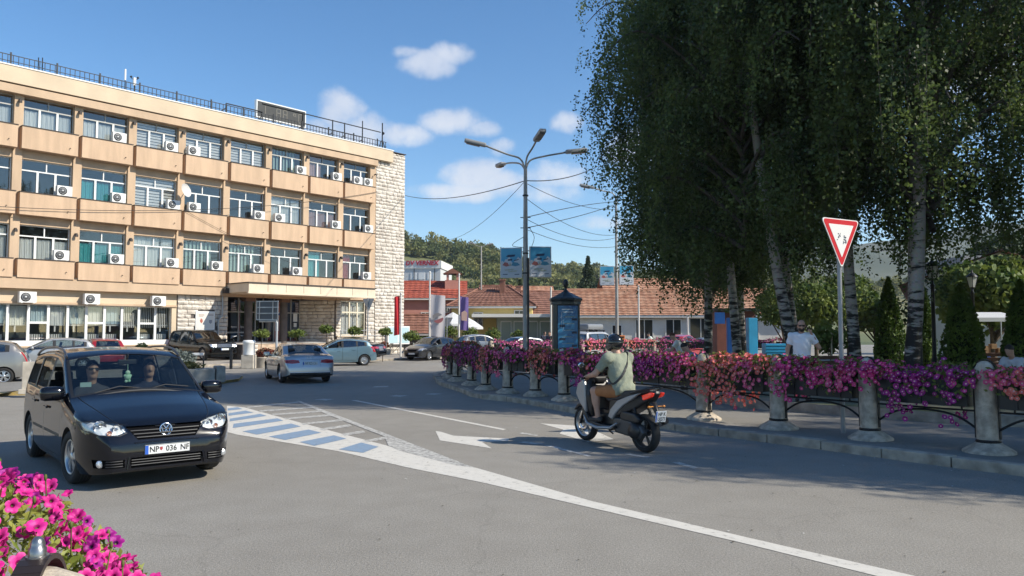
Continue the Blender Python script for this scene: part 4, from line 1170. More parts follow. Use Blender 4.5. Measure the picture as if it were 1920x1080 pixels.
def poster(root, x0, z0, w, h, rz, y=0.0):
 """double-sided light box hung beside a pole, with the printed summer advert"""
 b = empty('light_box', (0, 0, 0)); b.parent = root; b.rotation_euler = (0, 0, rz)
 mb = MB(); mb.rbox((x0 + w / 2, y, z0 + h / 2), (w, .16, h), .015); mb.build('case', mat('box_aluminium', (.55, .56, .57), .4, metal=.3), b)
 yf = y - .083
 Q = lambda n, poly, m, dy=0.0: (lambda mb: (mb.add([(x0 + px_ * w, yf - dy, z0 + pz * h) for px_, pz in poly], [tuple(range(len(poly)))]), mb.build(n, m, b)))(MB())
 Q('poster_sky', [(.04, .03), (.96, .03), (.96, .97), (.04, .97)], mat('poster_blue', (.05, .30, .50), .45, col2=(.10, .42, .60), vscale=1.0), 0)
 rr = random.Random(3)
 cl = [(.04, .03), (.96, .03), (.96, .62)] + [(.96 - .92 * k / 14, .55 + .1 * rr.random() + .09 * math.sin(k * .9)) for k in range(1, 14)] + [(.04, .52)]
 Q('poster_cloud', cl, mat('poster_white', (.55, .57, .60), .45), .002)
 Q('poster_title', [(.26, .70), (.36, .76), (.70, .77), (.66, .70), (.40, .68)], mat('poster_navy', (.02, .045, .10), .5), .004)
 Q('poster_title', [(.34, .61), (.56, .63), (.55, .57), (.36, .56)], MATS['poster_navy'], .004)
 Q('poster_art', [(.10, .42), (.20, .52), (.34, .50), (.42, .40), (.28, .37)], mat('poster_red', (.42, .12, .10), .5), .004)
 Q('poster_art', [(.50, .41), (.60, .52), (.80, .50), (.92, .42), (.70, .38)], mat('poster_teal', (.06, .24, .34), .5), .004)
 Q('poster_art', [(.38, .38), (.46, .50), (.52, .40)], mat('poster_tan', (.42, .36, .28), .5), .005)
 Q('poster_art', [(.62, .58), (.86, .62), (.84, .585), (.66, .555)], MATS['poster_navy'], .004)
 tx = mat('poster_olive', (.42, .42, .16), .5)
 for (cx_, cz_, ww_) in ((.42, .27, .42), (.58, .215, .40)):
  mb = MB(); mb.tube([(x0 + w * (cx_ - ww_ / 2 + ww_ * k / 30), yf - .004, z0 + h * (cz_ + .03 * (k / 30 - .5) + .022 * math.sin(k * 1.7) * (1 + .6 * math.sin(k * .6)))) for k in range(31)], .007, 4); mb.build('poster_script', tx, b)
 for xx in (.22, .76): Q('poster_small_print', [(xx - .1, .12), (xx + .12, .13), (xx + .12, .105), (xx - .1, .10)], MATS['poster_navy'], .004)
 mb = MB()
 for zz in (z0 + h * .14, z0 + h * .86): mb.tube([(0, y, zz), (x0 + (w if x0 < 0 else 0), y, zz)], .022, 6)
 mb.build('bracket', M_METAL, b)
LP = empty('street_lamp', (.58, 33.0, 0), 0, 'tall four-armed street lamp with two poster boxes beside the advertising column', 'street lamp', 'street lamps')
mb = MB(); mb.tube([(0, 0, 0), (0, 0, 1.2), (0, 0, 5.6), (0, 0, 8.95)], [.14, .125, .105, .075], 12); mb.build('pole', M_POLE, LP)
mb = MB(); mb.tube([(.10, -.06, 1.0), (.11, -.06, 3.0), (.10, -.06, 5.0)], .05, 8); mb.build('cable_duct', M_METAL, LP)
arm(LP, [(0, 0, 9.4), (-.22, -.05, 9.9), (-.8, -.1, 10.1), (-1.75, -.2, 10.45)], (-1, -.1, .22))
arm(LP, [(0, 0, 9.4), (.06, -.1, 9.95), (.30, -.45, 10.3), (.45, -.9, 10.5)], (.30, -1, .25))
arm(LP, [(0, 0, 9.4), (.2, .05, 9.85), (.8, .1, 10.05), (1.8, .2, 10.25)], (1, .1, .12))
arm(LP, [(0, 0, 9.4), (-.2, .5, 9.8), (-.6, 1.6, 10.1), (-1.0, 2.8, 10.3)], (-.3, 1, .1))
poster(LP, -1.08, 4.15, .93, 1.30, R(-6)); poster(LP, .16, 4.18, .95, 1.32, R(7))
mb = MB()
for z in (4.35, 5.2, 7.7): mb.lathe([(.12, z - .03), (.13, z), (.12, z + .03)], 12, caps=False)
for z in (6.3, 6.75): mb.tube([(-.22, 0, z), (.22, 0, z)], .02, 6)
mb.build('clamp', M_METAL, LP)
L2 = empty('street_lamp', (*atd(1157, 640, 50)[:2], 0), 0, 'street lamp with two poster boxes and an orange bin at the birch edge', 'street lamp', 'street lamps')
mb = MB(); mb.tube([(0, 0, 0), (0, 0, 5.0), (0, 0, 10.6)], [.13, .10, .07], 10); mb.build('pole', M_POLE, L2)
arm(L2, [(0, 0, 10.4), (-.2, 0, 10.85), (-.8, -.05, 11.0), (-1.5, -.1, 11.2)], (-1, -.05, .2))
arm(L2, [(0, 0, 10.4), (.2, 0, 10.85), (.8, .05, 11.0), (1.5, .1, 11.2)], (1, .05, .2))
poster(L2, -1.08, 4.85, .93, 1.25, R(-4)); poster(L2, .16, 4.88, .95, 1.27, R(5))
bn = empty('litter_bin', L2.location + Vector((.22, -.25, 0)), 0, 'orange litter bin on the second lamp post', 'bin')
mb = MB(); mb.rbox((0, 0, 1.35), (.46, .34, .55), .04); mb.build('body', mat('orange_plastic', (.55, .16, .03), .5), bn)
mb = MB(); mb.bb((-.18, -.178, 1.46), (.18, -.171, 1.54)); mb.build('slot', M_METAL, bn)
mb = MB(); mb.tube([(0, .0, 0), (0, .0, 1.1)], .03, 6); mb.build('post', M_METAL, bn)
L3 = empty('street_lamp', (*atd(902, 640, 76)[:2], 0), 0, 'slim twin-headed street lamp in front of the yellow house', 'street lamp', 'street lamps')
mb = MB(); mb.tube([(0, 0, 0), (0, 0, 10.3)], [.11, .06], 8); mb.build('pole', M_POLE, L3)
arm(L3, [(0, 0, 10.2), (-.5, 0, 10.35), (-.7, 0, 10.5)], (-1, 0, .3), .7); arm(L3, [(0, 0, 10.2), (.3, 0, 10.3), (.55, 0, 10.4)], (1, 0, .2), .7)
# plain slim poles
for i, (x, y0, d, lab) in enumerate([(1033, 538, 60, 'slim pale pole left of the advertising column'), (1197, 535, 55, 'slim pale pole in front of the long white house'), (1289, 590, 56, 'thin pale pole right of the long house windows')]):
 p = atd(x, y0, d); mb = MB(); mb.tube([(0, 0, 0), (0, 0, p.z)], [.08, .06], 8)
 tag(mb.build('slim_pole', mat('pale_pole', (.62, .60, .56), .6), None, (p.x, p.y, 0)), lab, 'pole', 'slim poles')

# ---- advertising column
AC = empty('advertising_column', (*atd(1061, 640, 31.5)[:2], .12), R(4), 'round-topped dark advertising column with blue poster', 'advertising column')
oct_ = [(math.cos(R(22.5 + 45 * k)) * .62, math.sin(R(22.5 + 45 * k)) * .62) for k in range(8)]
M_COL = mat('column_green_grey', (.045, .055, .05), .45, var=.2, vscale=4)
mb = MB(); mb.prism(oct_, 0, 3.25); mb.build('shaft', M_COL, AC)
mb = MB(); mb.prism([(x * 1.12, y * 1.12) for x, y in oct_], 0, .35); mb.prism([(x * 1.08, y * 1.08) for x, y in oct_], 3.22, 3.34); mb.build('plinth', M_COL, AC)
mb = MB(); mb.lathe([(.62, 3.28), (.73, 3.42), (.74, 3.48), (.68, 3.53), (.58, 3.57), (.42, 3.66), (.2, 3.78), (.10, 3.84)], 8, Matrix.Rotation(R(22.5), 4, 'Z'), smooth=False); mb.build('roof', mat('column_roof', (.03, .034, .036), .4), AC)
mb = MB(); mb.lathe([(.13, 3.82), (.06, 3.92), (.05, 4.0), (.09, 4.05), (.125, 4.15), (.125, 4.25), (.09, 4.34), (.03, 4.4), (0, 4.41)], 16); mb.build('finial', MATS['column_roof'], AC)
yq = -.62 * math.cos(R(22.5)) - .012
mb = MB(); mb.bb((-.46, yq - .02, .35), (.46, yq + .01, 3.2)); mb.build('poster_frame', M_METAL, AC)
mb = MB(); mb.quad((-.42, yq - .022, .4), (.42, yq - .022, .4), (.42, yq - .022, 3.15), (-.42, yq - .022, 3.15)); ps = mb.build('poster', mat('poster_ocean', (.02, .11, .28), .25, col2=(.05, .28, .50), vscale=1.3), AC)
rr = random.Random(5)
mw_ = mat('poster_print_white', (.42, .50, .56), .5); my_ = mat('poster_print_olive', (.30, .32, .10), .5); md_ = mat('poster_print_dark', (.04, .05, .08), .5)
def pq_(n, x, z, w, h, m): mb = MB(); mb.box((x * .88, yq - .025, z), (w * .88, .003, h)); mb.build(n, m, ps)
pq_('poster_heading', -.02, 2.98, .55, .05, mw_); pq_('poster_heading', -.0, 2.86, .5, .06, mw_); pq_('poster_heading', .32, 3.0, .16, .14, mat('poster_pale_blue', (.12, .25, .42), .5))
for k in range(8):
 z = 2.62 - k * .30
 pq_('poster_rule', rr.uniform(-.1, .05), z, rr.uniform(.55, .8), .014, mw_); pq_('poster_rule', rr.uniform(-.05, .15), z + .03, rr.uniform(.3, .5), .014, my_)
 pq_('poster_photo', (-.26 if k % 2 else .32), z - .09, rr.uniform(.18, .3), .10, md_)
pq_('poster_bar', -.30, 2.5, .02, .75, mw_); pq_('poster_bar', -.22, 2.3, .015, .5, mw_)
mb = MB(); mb.rbox((.2, yq - .04, .6), (.3, .01, .05), .004)

AC.scale = (.95, .95, .88)
# ---- yield sign in front
ys_ = empty('yield_sign', (*gnd(1581, 812, .125)[:2], .125), R(30), 'red-edged triangular yield sign on a grey post among the flower boxes', 'road sign', 'road signs')
def yield_tri(root, z, s, front):
 def tri(k, r, n=5):
  P = []
  for a0 in (90, 210, 330):
   a = R(a0 + 180); c = (math.cos(a) * (s / math.sqrt(3) - 2 * r) * 1.0, math.sin(a) * (s / math.sqrt(3) - 2 * r))
   for j in range(n):
    b = a + R(-60 + 120 * j / (n - 1)); P.append((c[0] + r * math.cos(b), c[1] + r * math.sin(b)))
  return [(x * k, y * k) for x, y in P]
 T = Matrix.Translation((0, -.05, z)) @ Matrix.Rotation(R(90), 4, 'X')
 mb = MB(); mb.prism(tri(1.0, .04), -.012, .0, T); pl_ = mb.build('sign_plate', mat('sign_back', (.45, .46, .47), .5, metal=.4), root)
 if not front: return
 mb = MB(); mb.prism(tri(.995, .04), .0005, .003, T); mb.build('sign_edge', mat('sign_white', (.75, .75, .73), .5), pl_)
 mb = MB(); mb.prism(tri(.94, .04), .0035, .006, T); mb.build('red_border', mat('sign_red_film', (.55, .02, .03), .4), pl_)
 mb = MB(); mb.prism(tri(.655, .012), .0065, .009, T); w = mb.build('white_field', mat('sign_white'), pl_)
 rr = random.Random(2)
 for (cx, cy, n, r) in ((-.07, -.02, 7, .06), (.07, -.07, 13, .07)):
  for k in range(n):
   mb = MB(); mb.box((cx + rr.uniform(-.7, .7) * r, -.062, z + cy + rr.uniform(-1, 1) * r), (rr.uniform(.012, .03), .003, rr.uniform(.01, .028))); mb.build('sticker_scrap', mat('sticker_grey', (.12, .13, .16), .7), w)
mb = MB(); mb.tube([(0, 0, 0), (0, 0, 3.62)], .038, 12); mb.build('post', mat('sign_post_grey', (.30, .31, .32), .5, metal=.4), ys_)
yield_tri(ys_, 3.38, 1.0, True)
mb = MB()
for z in (3.2, 3.5): mb.box((0, -.02, z), (.14, .07, .04))
mb.build('clamp', M_GALV, ys_)
# yield signs seen from behind
for (x, yt, d, rz, lab) in ((690, 556, 45.5, 150, 'back of a triangular yield sign in front of the office corner'), (838, 590, 56, 165, 'back of a yield sign in front of the yellow house')):
 p = atd(x, yt + 12, d); r_ = empty('yield_sign', (p.x, p.y, 0), R(rz), lab, 'road sign', 'road signs')
 mb = MB(); mb.tube([(0, 0, 0), (0, 0, p.z + .3)], .035, 8); mb.build('post', M_GALV, r_); yield_tri(r_, p.z, .9, False)
# direction board seen from behind
db = empty('direction_board', (*gnd(516, 692)[:2], 0), R(168), 'back of a grey direction board on a bent steel post', 'road sign', 'road signs')
pz = atd(505, 600, db.location.y).z; pt = atd(505, 564, db.location.y).z
mb = MB(); mb.tube([(-.05, 0, 0), (-.05, 0, pz - .15), (.0, 0, pz - .05), (.9, 0, pz - .05)], .06, 8); mb.build('post', M_GALV, db)
mb = MB(); mb.bb((-.15, .05, pz), (1.0, .08, pt), mi=0); o = mb.build('board', mat('board_back', (.10, .105, .11), .6), db)
for zz in (.02, .35, .66, .97):
 mb = MB(); z = pz + (pt - pz) * zz; mb.bb((-.17, .08, z - .025), (1.02, .11, z + .025)); mb.build('rail', M_GALV, db)
for xx in (-.15, .12, .85, 1.0):
 mb = MB(); mb.bb((xx - .02, .11, pz), (xx + .02, .13, pt)); mb.build('rail', M_GALV, db)

# ---- flags
def banner(x, ytop, d, w, h, m, lab, drop=.15, mark=None, hoist='x', cat='flag'):
 p = atd(x, ytop, d); r_ = empty('flag_banner', (p.x, p.y, 0), 0, lab, cat, 'flags')
 mb = MB(); mb.tube([(0, 0, 0), (0, 0, p.z)], [.07, .05], 8); mb.ball((0, 0, p.z + .05), .08); mb.build('pole', mat('white_pole', (.68, .66, .62), .5), r_)
 z1 = p.z - drop; nx, nz = 12, 16; vs = []
 for i in range(nx + 1):
  for k in range(nz + 1):
   u_, v_ = i / nx, k / nz
   vs.append((.08 + u_ * w * (1 - .25 * v_ * (1 - u_) * 0), .10 * math.sin(u_ * 7 + v_ * 2.2) * (.3 + .7 * u_), z1 - v_ * h - .10 * u_ * h * .3))
 mb = MB(); mb.add(vs, [(i * (nz + 1) + k, (i + 1) * (nz + 1) + k, (i + 1) * (nz + 1) + k + 1, i * (nz + 1) + k + 1) for i in range(nx) for k in range(nz)], smooth=True)
 c = mb.build('cloth', m, r_)
 if mark: mark(c, z1, w, h)
 return r_
def mk_oval(c, z1, w, h):
 mb = MB(); T = Matrix.Translation((.08 + w * .5, -.14, z1 - h * .55)) @ Matrix.Rotation(R(90), 4, 'X')
 mb.prism([(w * .36 * math.cos(a), w * .30 * math.sin(a)) for a in np.linspace(.55, math.pi + .35, 16)], 0, .004, T); mb.build('emblem', mat('emblem_grey', (.24, .22, .22), .7), c)
 mb = MB(); mb.prism([(w * .36 * math.cos(a) + .03, w * .30 * math.sin(a) - .1) for a in np.linspace(math.pi + .55, 2 * math.pi + .3, 16)], 0, .004, T); mb.build('emblem', mat('emblem_red', (.36, .12, .12), .7), c)
def mk_face(c, z1, w, h):
 mb = MB(); T = Matrix.Translation((.08 + w * .5, -.14, z1 - h * .6)) @ Matrix.Rotation(R(90), 4, 'X')
 mb.prism([(-.2, -.3), (.22, -.35), (.25, .25), (.05, .45), (-.2, .3)], 0, .004, T); mb.build('emblem', mat('emblem_peach', (.55, .36, .30), .7), c)
M_CL1 = mat('white_flag_cloth', (.56, .53, .54), .85, trans=.25); M_CL2 = mat('violet_flag_cloth', (.16, .11, .30), .85, trans=.25); M_CL3 = mat('red_flag_cloth', (.60, .03, .04), .85, trans=.2)
banner(806, 512, 54, 1.0, 2.9, M_CL1, 'white flag banner with oval emblem on a tall pole', 1.5, mk_oval)
banner(861, 516, 58, .62, 2.5, M_CL2, 'violet flag banner with a peach emblem on a tall pole', 1.6, mk_face)
rf_ = banner(752, 552, 52, .38, 2.6, M_CL3, 'narrow red flag banner on a pole at the stone corner', .1)
rf_.scale = (-1, 1, 1)

# ---- overhead wires: each cable a thing
M_WIRE = mat('black_cable', (.012, .012, .013), .6)
def wire(a, b, sag, r, lab, n=18):
 a, b = Vector(a), Vector(b); mb = MB()
 mb.tube([a.lerp(b, i / n) - Vector((0, 0, sag * 4 * (i / n) * (1 - i / n))) for i in range(n + 1)], r, 5, caps=False)
 tag(mb.build('overhead_cable', M_WIRE, None), lab, 'cable', 'overhead cables')
hub = Vector((.58, 33.0, 8.35))
wire(hub, bp(-.1, .15, 13.0), .5, .022, 'thick cable from the four-armed lamp to the stone corner of the office')
wire(bp(-3.3, .5, 12.8), bp(-32, .6, 8.4), .9, .018, 'dark cable drooping across the office facade')
wire(bp(-18.5, .5, 9.5), bp(-10.5, .5, 6.6), .15, .012, 'thin cable slanting down the office facade')
wire(hub, atd(1120, 312, 40), .25, .022, 'thick cable from the four-armed lamp to the birch tops')
wire(hub, atd(835, 450, 60), .6, .012, 'thin cable falling from the four-armed lamp towards the houses')
wire(hub + Vector((0, 0, -.1)), atd(1160, 392, 50), .4, .014, 'upper sagging cable from the four-armed lamp to the second lamp')
wire((.58, 33, 6.75), atd(1160, 378, 50), -.12, .018, 'nearly level cable between the two poster lamps')
wire((.58, 33, 6.3), atd(1160, 381, 50), .12, .018, 'second level cable between the two poster lamps')
wire((.58, 33, 7.6), atd(1157, 440, 50), .55, .013, 'middle sagging cable between the two poster lamps')
wire((.58, 33, 6.7), atd(1157, 445, 50), .5, .013, 'lower sagging cable between the two poster lamps')
wire((.58, 33, 6.25), atd(1157, 462, 50), .35, .013, 'lowest sagging cable between the two poster lamps')
mb = MB(); mb.tube(smooth_path([Vector(p) for p in ((.75, 32.95, 6.3), (.95, 32.9, 5.9), (.85, 32.9, 5.5), (.8, 32.9, 5.45))], 5), .012, 5); mb.tube(smooth_path([Vector(p) for p in ((.5, 32.9, 5.9), (.1, 32.9, 5.65), (.05, 32.9, 5.5), (.5, 32.9, 5.45))], 5), .012, 5)
mb.build('cable_loop', M_WIRE, LP, (-.58, -33.0, 0))

# ---- things on the forecourt and the traffic island
M_POT = mat('concrete_planter', (.46, .41, .34), .9, var=.15, vscale=4, bump=.3, bscale=30)
M_REDFL = mat('red_foliage', (.22, .035, .025), .8, col2=(.09, .07, .03), vscale=7, trans=.2)
def pot(P, r, h, m, lab, seed, sz=.10, dome=.5, name='planter', n=420):
 o = empty(name, P, 0, lab, 'planter', 'planters in front of the office')
 mb = MB(); mb.lathe([(r * .82, 0), (r, h * .9), (r * 1.04, h), (r * .93, h), (r * .9, h - .08), (0, h - .08)], 20); mb.build('bowl', M_POT, o)
 rng = np.random.default_rng(seed); C = crown_points(n, (r * .95, r * .95, dome), rng, 8) + np.array((0, 0, h + dome * .35))
 v, f = leaf_quads(C, sz * 1.3, rng, .8); tag(link('plants', np_mesh('plants', v, f, m), o), kind='stuff')
for i, (x, y, lab) in enumerate([(489, 690, 'round concrete planter with red plants left of the silver saloon'), (718, 668, 'round concrete planter with red plants right of the pale blue hatchback'), (640, 668, 'round concrete planter hidden behind the pale blue hatchback')]):
 pot(gnd(x, y, .0) + Vector((0, .5, 0)), .62, .55, M_REDFL, lab, 30 + i, .13, .5)
# little standard trees in front of the entrance
for i, (x, yt, yb, d) in enumerate([(490, 618, 655, 43.5), (556, 618, 655, 45.0), (612, 610, 650, 47), (664, 612, 650, 48.5), (718, 615, 655, 48)]):
 p = atd(x, yt, d); tree('young_tree', (p.x, p.y, .1), p.z - .0, .55, M_LEAF_A, 420, .16, 'small potted tree in front of the office, %s from the left' % ORD[i + 1], seed=50 + i, z0=.66, trunk_r=.025, group='small trees in front of the office')
for i, (x, yt, d) in enumerate([(800, 628, 57), (845, 608, 60), (884, 612, 62), (926, 612, 60), (975, 615, 62), (770, 618, 58)]):
 p = atd(x, yt, d); tree('young_tree', (p.x, p.y, .0), p.z, .75, M_LEAF_A, 500, .18, 'small street tree below the flags and yellow house, %s in the row' % ORD[i + 1], seed=60 + i, z0=.5, trunk_r=.04, group='small street trees')
# white litter column on a stone block
lc = empty('litter_column', gnd(461, 692) + Vector((0, .4, 0)), 0, 'white cylindrical litter bin on a stone block by the black four-wheel-drive', 'bin')
mb = MB(); mb.rbox((0, 0, .35), (.62, .5, .7), .03); mb.build('block', M_POT, lc)
mb = MB(); mb.lathe([(.28, .7), (.28, 1.25), (.31, 1.28), (.31, 1.36), (.27, 1.42), (0, 1.44)], 20); mb.build('drum', M_UPVC, lc)
bl_ = MB(); bl_.rbox((0, 0, .48), (.12, .12, .96), .015); tag(bl_.build('bollard_post', M_METAL, None, gnd(433, 692)), 'dark square post on the forecourt edge', 'bollard')
st = empty('stone_post', gnd(56, 738, .1), R(20), 'sandstone post on the traffic island', 'post')
mb = MB(); mb.rbox((0, 0, .45), (.36, .30, .9), .02); mb.build('pillar', M_POT, st); mb = MB(); mb.rbox((0, 0, .07), (.5, .42, .14), .02); mb.build('base', M_POT, st)
# stone trough with plants
tr_ = empty('stone_trough', gnd(352, 720, .1) + Vector((-.35, .5, 0)), R(30), 'low grey stone trough with plants behind the black people carrier', 'planter')
mb = MB(); mb.rbox((0, 0, .24), (1.9, .8, .48), .03); mb.build('trough', mat('grey_trough', (.30, .29, .26), .9, var=.2, vscale=3, bump=.4, bscale=25), tr_)
mb = MB(); mb.rbox((1.15, 0, .28), (.3, .7, .56), .03); mb.build('end_block', MATS['grey_trough'], tr_)
rng = np.random.default_rng(9); C = crown_points(700, (.85, .36, .25), rng, 9) + np.array((0, 0, .56)); v, f = leaf_quads(C, .11, rng); tag(link('plants', np_mesh('plants', v, f, [mat('yellow_green_plants', (.12, .13, .04), .8, col2=(.25, .20, .06), vscale=6, trans=.25)]), tr_), kind='stuff')
for (x, y, d, r_, m_, lab) in ((265, 652, 41.5, .55, M_LEAF_D, 'small round shrub in front of the ground-floor windows'), (338, 667, 37, .75, mat('blue_spruce', (.10, .13, .12), .8, col2=(.17, .19, .17), vscale=6), 'blue-grey dwarf conifer in front of the black four-wheel-drive')):
 p = atd(x, y, d); o = empty('shrub', (p.x, p.y, 0), 0, lab, 'shrub'); rng = np.random.default_rng(int(x)); zc = p.z
 C = crown_points(900, (r_, r_, r_ * .8), rng, 9) + np.array((0, 0, zc - .1)); v, f = leaf_quads(C, .14, rng); link('foliage', np_mesh('foliage', v, f, m_), o)
 mb = MB(); mb.tube([(0, 0, 0), (0, 0, zc)], [.06, .03], 6); mb.build('stem', M_TRUNK, o)
# white barrier bar and parasols
br = empty('barrier_bar', gnd(362, 690), R(0), 'white horizontal barrier bar in front of the black four-wheel-drive', 'barrier')
zz = atd(362, 664, br.location.y).z
mb = MB(); mb.rbox((0, 0, zz), (1.05, .10, .13), .02); mb.build('bar', M_UPVC, br); mb = MB(); mb.tube([(-.5, .06, 0), (-.5, .06, zz)], .04, 6); mb.tube([(.5, .06, 0), (.5, .06, zz)], .04, 6); mb.build('leg', M_METAL, br)
for i, (x, yt, d) in enumerate([(849, 585, 62), (872, 592, 64)]):
 p = atd(x, yt, d); o = empty('parasol', (p.x, p.y, 0), 0, ['large white café parasol left of the violet flag', 'second white café parasol by the yellow house wall'][i], 'parasol', 'café parasols')
 mb = MB(); mb.lathe([(0, p.z), (.8, p.z - .45), (1.5, p.z - .95), (1.5, p.z - 1.12)], 8, smooth=False, caps=False); mb.build('canopy', mat('white_canvas', (.66, .66, .66), .8, trans=.2), o)
 mb = MB(); mb.tube([(0, 0, 0), (0, 0, p.z)], .04, 6); mb.build('pole', M_METAL, o)
bk_ = empty('bicycle', gnd(738, 668) + Vector((0, .6, 0)), R(15), 'bicycle parked by the planter at the office corner', 'bicycle')

# ================================================================== BOLLARDS, FLOWER BOXES, BIRCHES, PARK
M_BOLL = mat('pale_granite', (.43, .37, .295), .85, var=.28, vscale=9, bump=.45, bscale=60)
M_IRON = mat('black_iron', (.014, .014, .015), .45, metal=.5)
M_BOX = mat('black_plastic_box', (.012, .012, .013), .5)
frng = np.random.default_rng(23)
PET = {'coral': mat('coral_petals', (.70, .11, .09), .6, col2=(.78, .22, .17), vscale=9, trans=.25), 'pink': mat('pink_petals', (.66, .07, .20), .6, col2=(.76, .14, .29), vscale=9, trans=.25),
  'magenta': mat('magenta_petals', (.62, .025, .20), .6, col2=(.72, .06, .28), vscale=9, trans=.25), 'purple': mat('purple_petals', (.30, .010, .17), .6, col2=(.42, .02, .25), vscale=9, trans=.25),
  'wine': mat('wine_petals', (.27, .012, .09), .6, col2=(.38, .03, .15), vscale=9, trans=.25), 'orange': mat('orange_red_petals', (.55, .09, .04), .6, col2=(.65, .15, .08), vscale=9, trans=.25)}
M_PETC = mat('petal_throat', (.70, .42, .40), .7)
M_PLEAF = mat('petunia_leaves', (.075, .11, .022), .7, col2=(.20, .23, .05), vscale=8, trans=.3)
def bloom_geo(n_ring=10):
 """one petunia: dark throat, lobed rim; axis +z, radius 1"""
 V = [(0, 0, -.55)]
 for k in range(n_ring):
  a = 2 * math.pi * k / n_ring; V.append((.30 * math.cos(a), .30 * math.sin(a), -.12))
 for k in range(n_ring):
  a = 2 * math.pi * k / n_ring; r = 1.0 if k % 2 == 0 else .86; V.append((r * math.cos(a), r * math.sin(a), .06 if k % 2 == 0 else -.02))
 F = []; mi = []
 for k in range(n_ring):
  k2 = (k + 1) % n_ring
  F.append((0, 1 + k, 1 + k2, 1 + k2)); mi.append(1)
  F.append((1 + k, 1 + n_ring + k, 1 + n_ring + k2, 1 + k2)); mi.append(0)
 return np.array(V), F, mi
def basis(nrm, rng):
 n = nrm / np.linalg.norm(nrm, axis=1)[:, None]
 t = rng.normal(size=n.shape); t -= n * (n * t).sum(1)[:, None]; t /= np.linalg.norm(t, axis=1)[:, None]
 return t, np.cross(n, t), n
def blooms_mesh(name, C, nrm, size, rng, mats, colour_idx):
 V0, F0, m0 = bloom_geo(10)
 t, b, n = basis(nrm, rng); s = (size * rng.uniform(.75, 1.15, len(C)))[:, None, None]
 V = C[:, None, :] + s * (V0[None, :, 0:1] * t[:, None] + V0[None, :, 1:2] * b[:, None] + V0[None, :, 2:3] * n[:, None])
 tri = [f[:3] for f, m in zip(F0, m0) if m == 1]; quad = [f for f, m in zip(F0, m0) if m == 0]
 k = len(V0); off = (np.arange(len(C)) * k)[:, None, None]
 Tq = (np.array([(a, b_, c, c) for a, b_, c in tri])[None] + off)
 Q = (np.array(quad)[None] + off)
 # triangles kept as two meshes would cost objects; split each throat triangle's last vertex
 Fq = Q.reshape(-1, 4); mi = np.repeat(colour_idx, len(quad))
 Ft = (np.array(tri)[None] + off).reshape(-1, 3)
 me = bpy.data.meshes.new(name)
 allf = Fq.tolist() + Ft.tolist()
 me.from_pydata(V.reshape(-1, 3).tolist(), [], allf)
 for m in mats: me.materials.append(m)
 me.polygons.foreach_set('material_index', np.concatenate([mi, np.full(len(Ft), len(mats) - 1)]).astype(np.int32))
 me.polygons.foreach_set('use_smooth', np.ones(len(allf), bool))
 me.update(); return me
def petunia_box(name, L, colours, seed, nbl=330, nlf=900, bloom=.036, label=None, group='flower boxes'):
 """hanging flower box of length L along x, hung at z; flowers spill to both sides"""
 rng = np.random.default_rng(seed)
 o = empty(name, (0, 0, 0), 0, label, 'flower box', group)
 mb = MB(); Lb = L - .42
 for zz in (0,):
  mb.prism([(-Lb / 2, -.15), (Lb / 2, -.15), (Lb / 2, .15), (-Lb / 2, .15)], .62, 1.00); mb.bb((-Lb / 2 - .02, -.175, .96), (Lb / 2 + .02, .175, 1.01))
  for k in range(3): mb.bb((-Lb / 2 + Lb * (k + .5) / 3 - .015, -.165, .62), (-Lb / 2 + Lb * (k + .5) / 3 + .015, .165, .96))
 mb.build('box', M_BOX, o)
 # clumps along the box
 nc = max(3, int(L / .33))
 cx = np.linspace(-L * .37, L * .37, nc) + rng.uniform(-.08, .08, nc)
 hang = rng.uniform(.12, .75, nc) * rng.choice([1, 1, .4], nc); top = rng.uniform(.05, .24, nc); dn = rng.uniform(.4, 1, nc); dn /= dn.sum(); cc = rng.integers(0, len(colours), nc)
 def sample(n, infl):
  k = rng.choice(nc, n, p=dn) if infl > 1 else rng.integers(0, nc, n)
  x = cx[k] + rng.normal(size=n) * .13
  u_ = rng.random(n)
  side = rng.choice([-1, 1], n, p=[.62, .38])
  ang = u_ * (1.0 + hang[k])            # 0 top .. 1 edge .. >1 hanging
  y = np.where(ang < 1, np.sin(np.minimum(ang, 1) * 1.5) * .24, .24 + .05 * np.sin((ang - 1) * 6)) * side
  z = np.where(ang < 1, 1.02 + top[k] * np.cos(np.minimum(ang, 1) * 1.5), 1.02 - (ang - 1) * 1.0 * (.9 + .2 * rng.random(n)))
  y += rng.normal(size=n) * .03; z += rng.normal(size=n) * .03
  C = np.stack([x, y * infl, z], 1)
  nr = np.stack([rng.normal(size=n) * .35, side * np.where(ang < 1, .25 + .6 * ang, 1.0), np.where(ang < 1, 1 - .7 * ang, .15)], 1) + rng.normal(size=(n, 3)) * .28
  return C, nr, k, ang
 C, nr, k, ang = sample(nbl, 1.06)
 idx = np.where(rng.random(nbl) < .82, cc[k], rng.integers(0, len(colours), nbl))
 tag(link('blossoms', blooms_mesh('blossoms', C, nr, bloom, rng, [PET[c] for c in colours] + [M_PETC], idx), o), kind='stuff')
 C, nr, k, ang = sample(nlf, .92)
 C = C[ang < 1.35] if len(C) else C
 v, f = leaf_quads(C, .075, rng, .6); tag(link('leaves', np_mesh('leaves', v, f, M_PLEAF), o), kind='stuff')
 # iron rail and arch below
 mb = MB(); mb.tube([(-L / 2 + .14, .0, .56), (L / 2 - .14, .0, .56)], .016, 6)
 mb.tube(smooth_path([Vector((-L / 2 + .14, 0, .30)), Vector((-L / 4, 0, .47)), Vector((0, 0, .53)), Vector((L / 4, 0, .47)), Vector((L / 2 - .14, 0, .30))], 5), .018, 6)
 for q in (-.3, .3): mb.tube([(q * L, 0, .56), (q * L, 0, .64)], .014, 5)
 mb.build('rail', M_IRON, o)
 return o
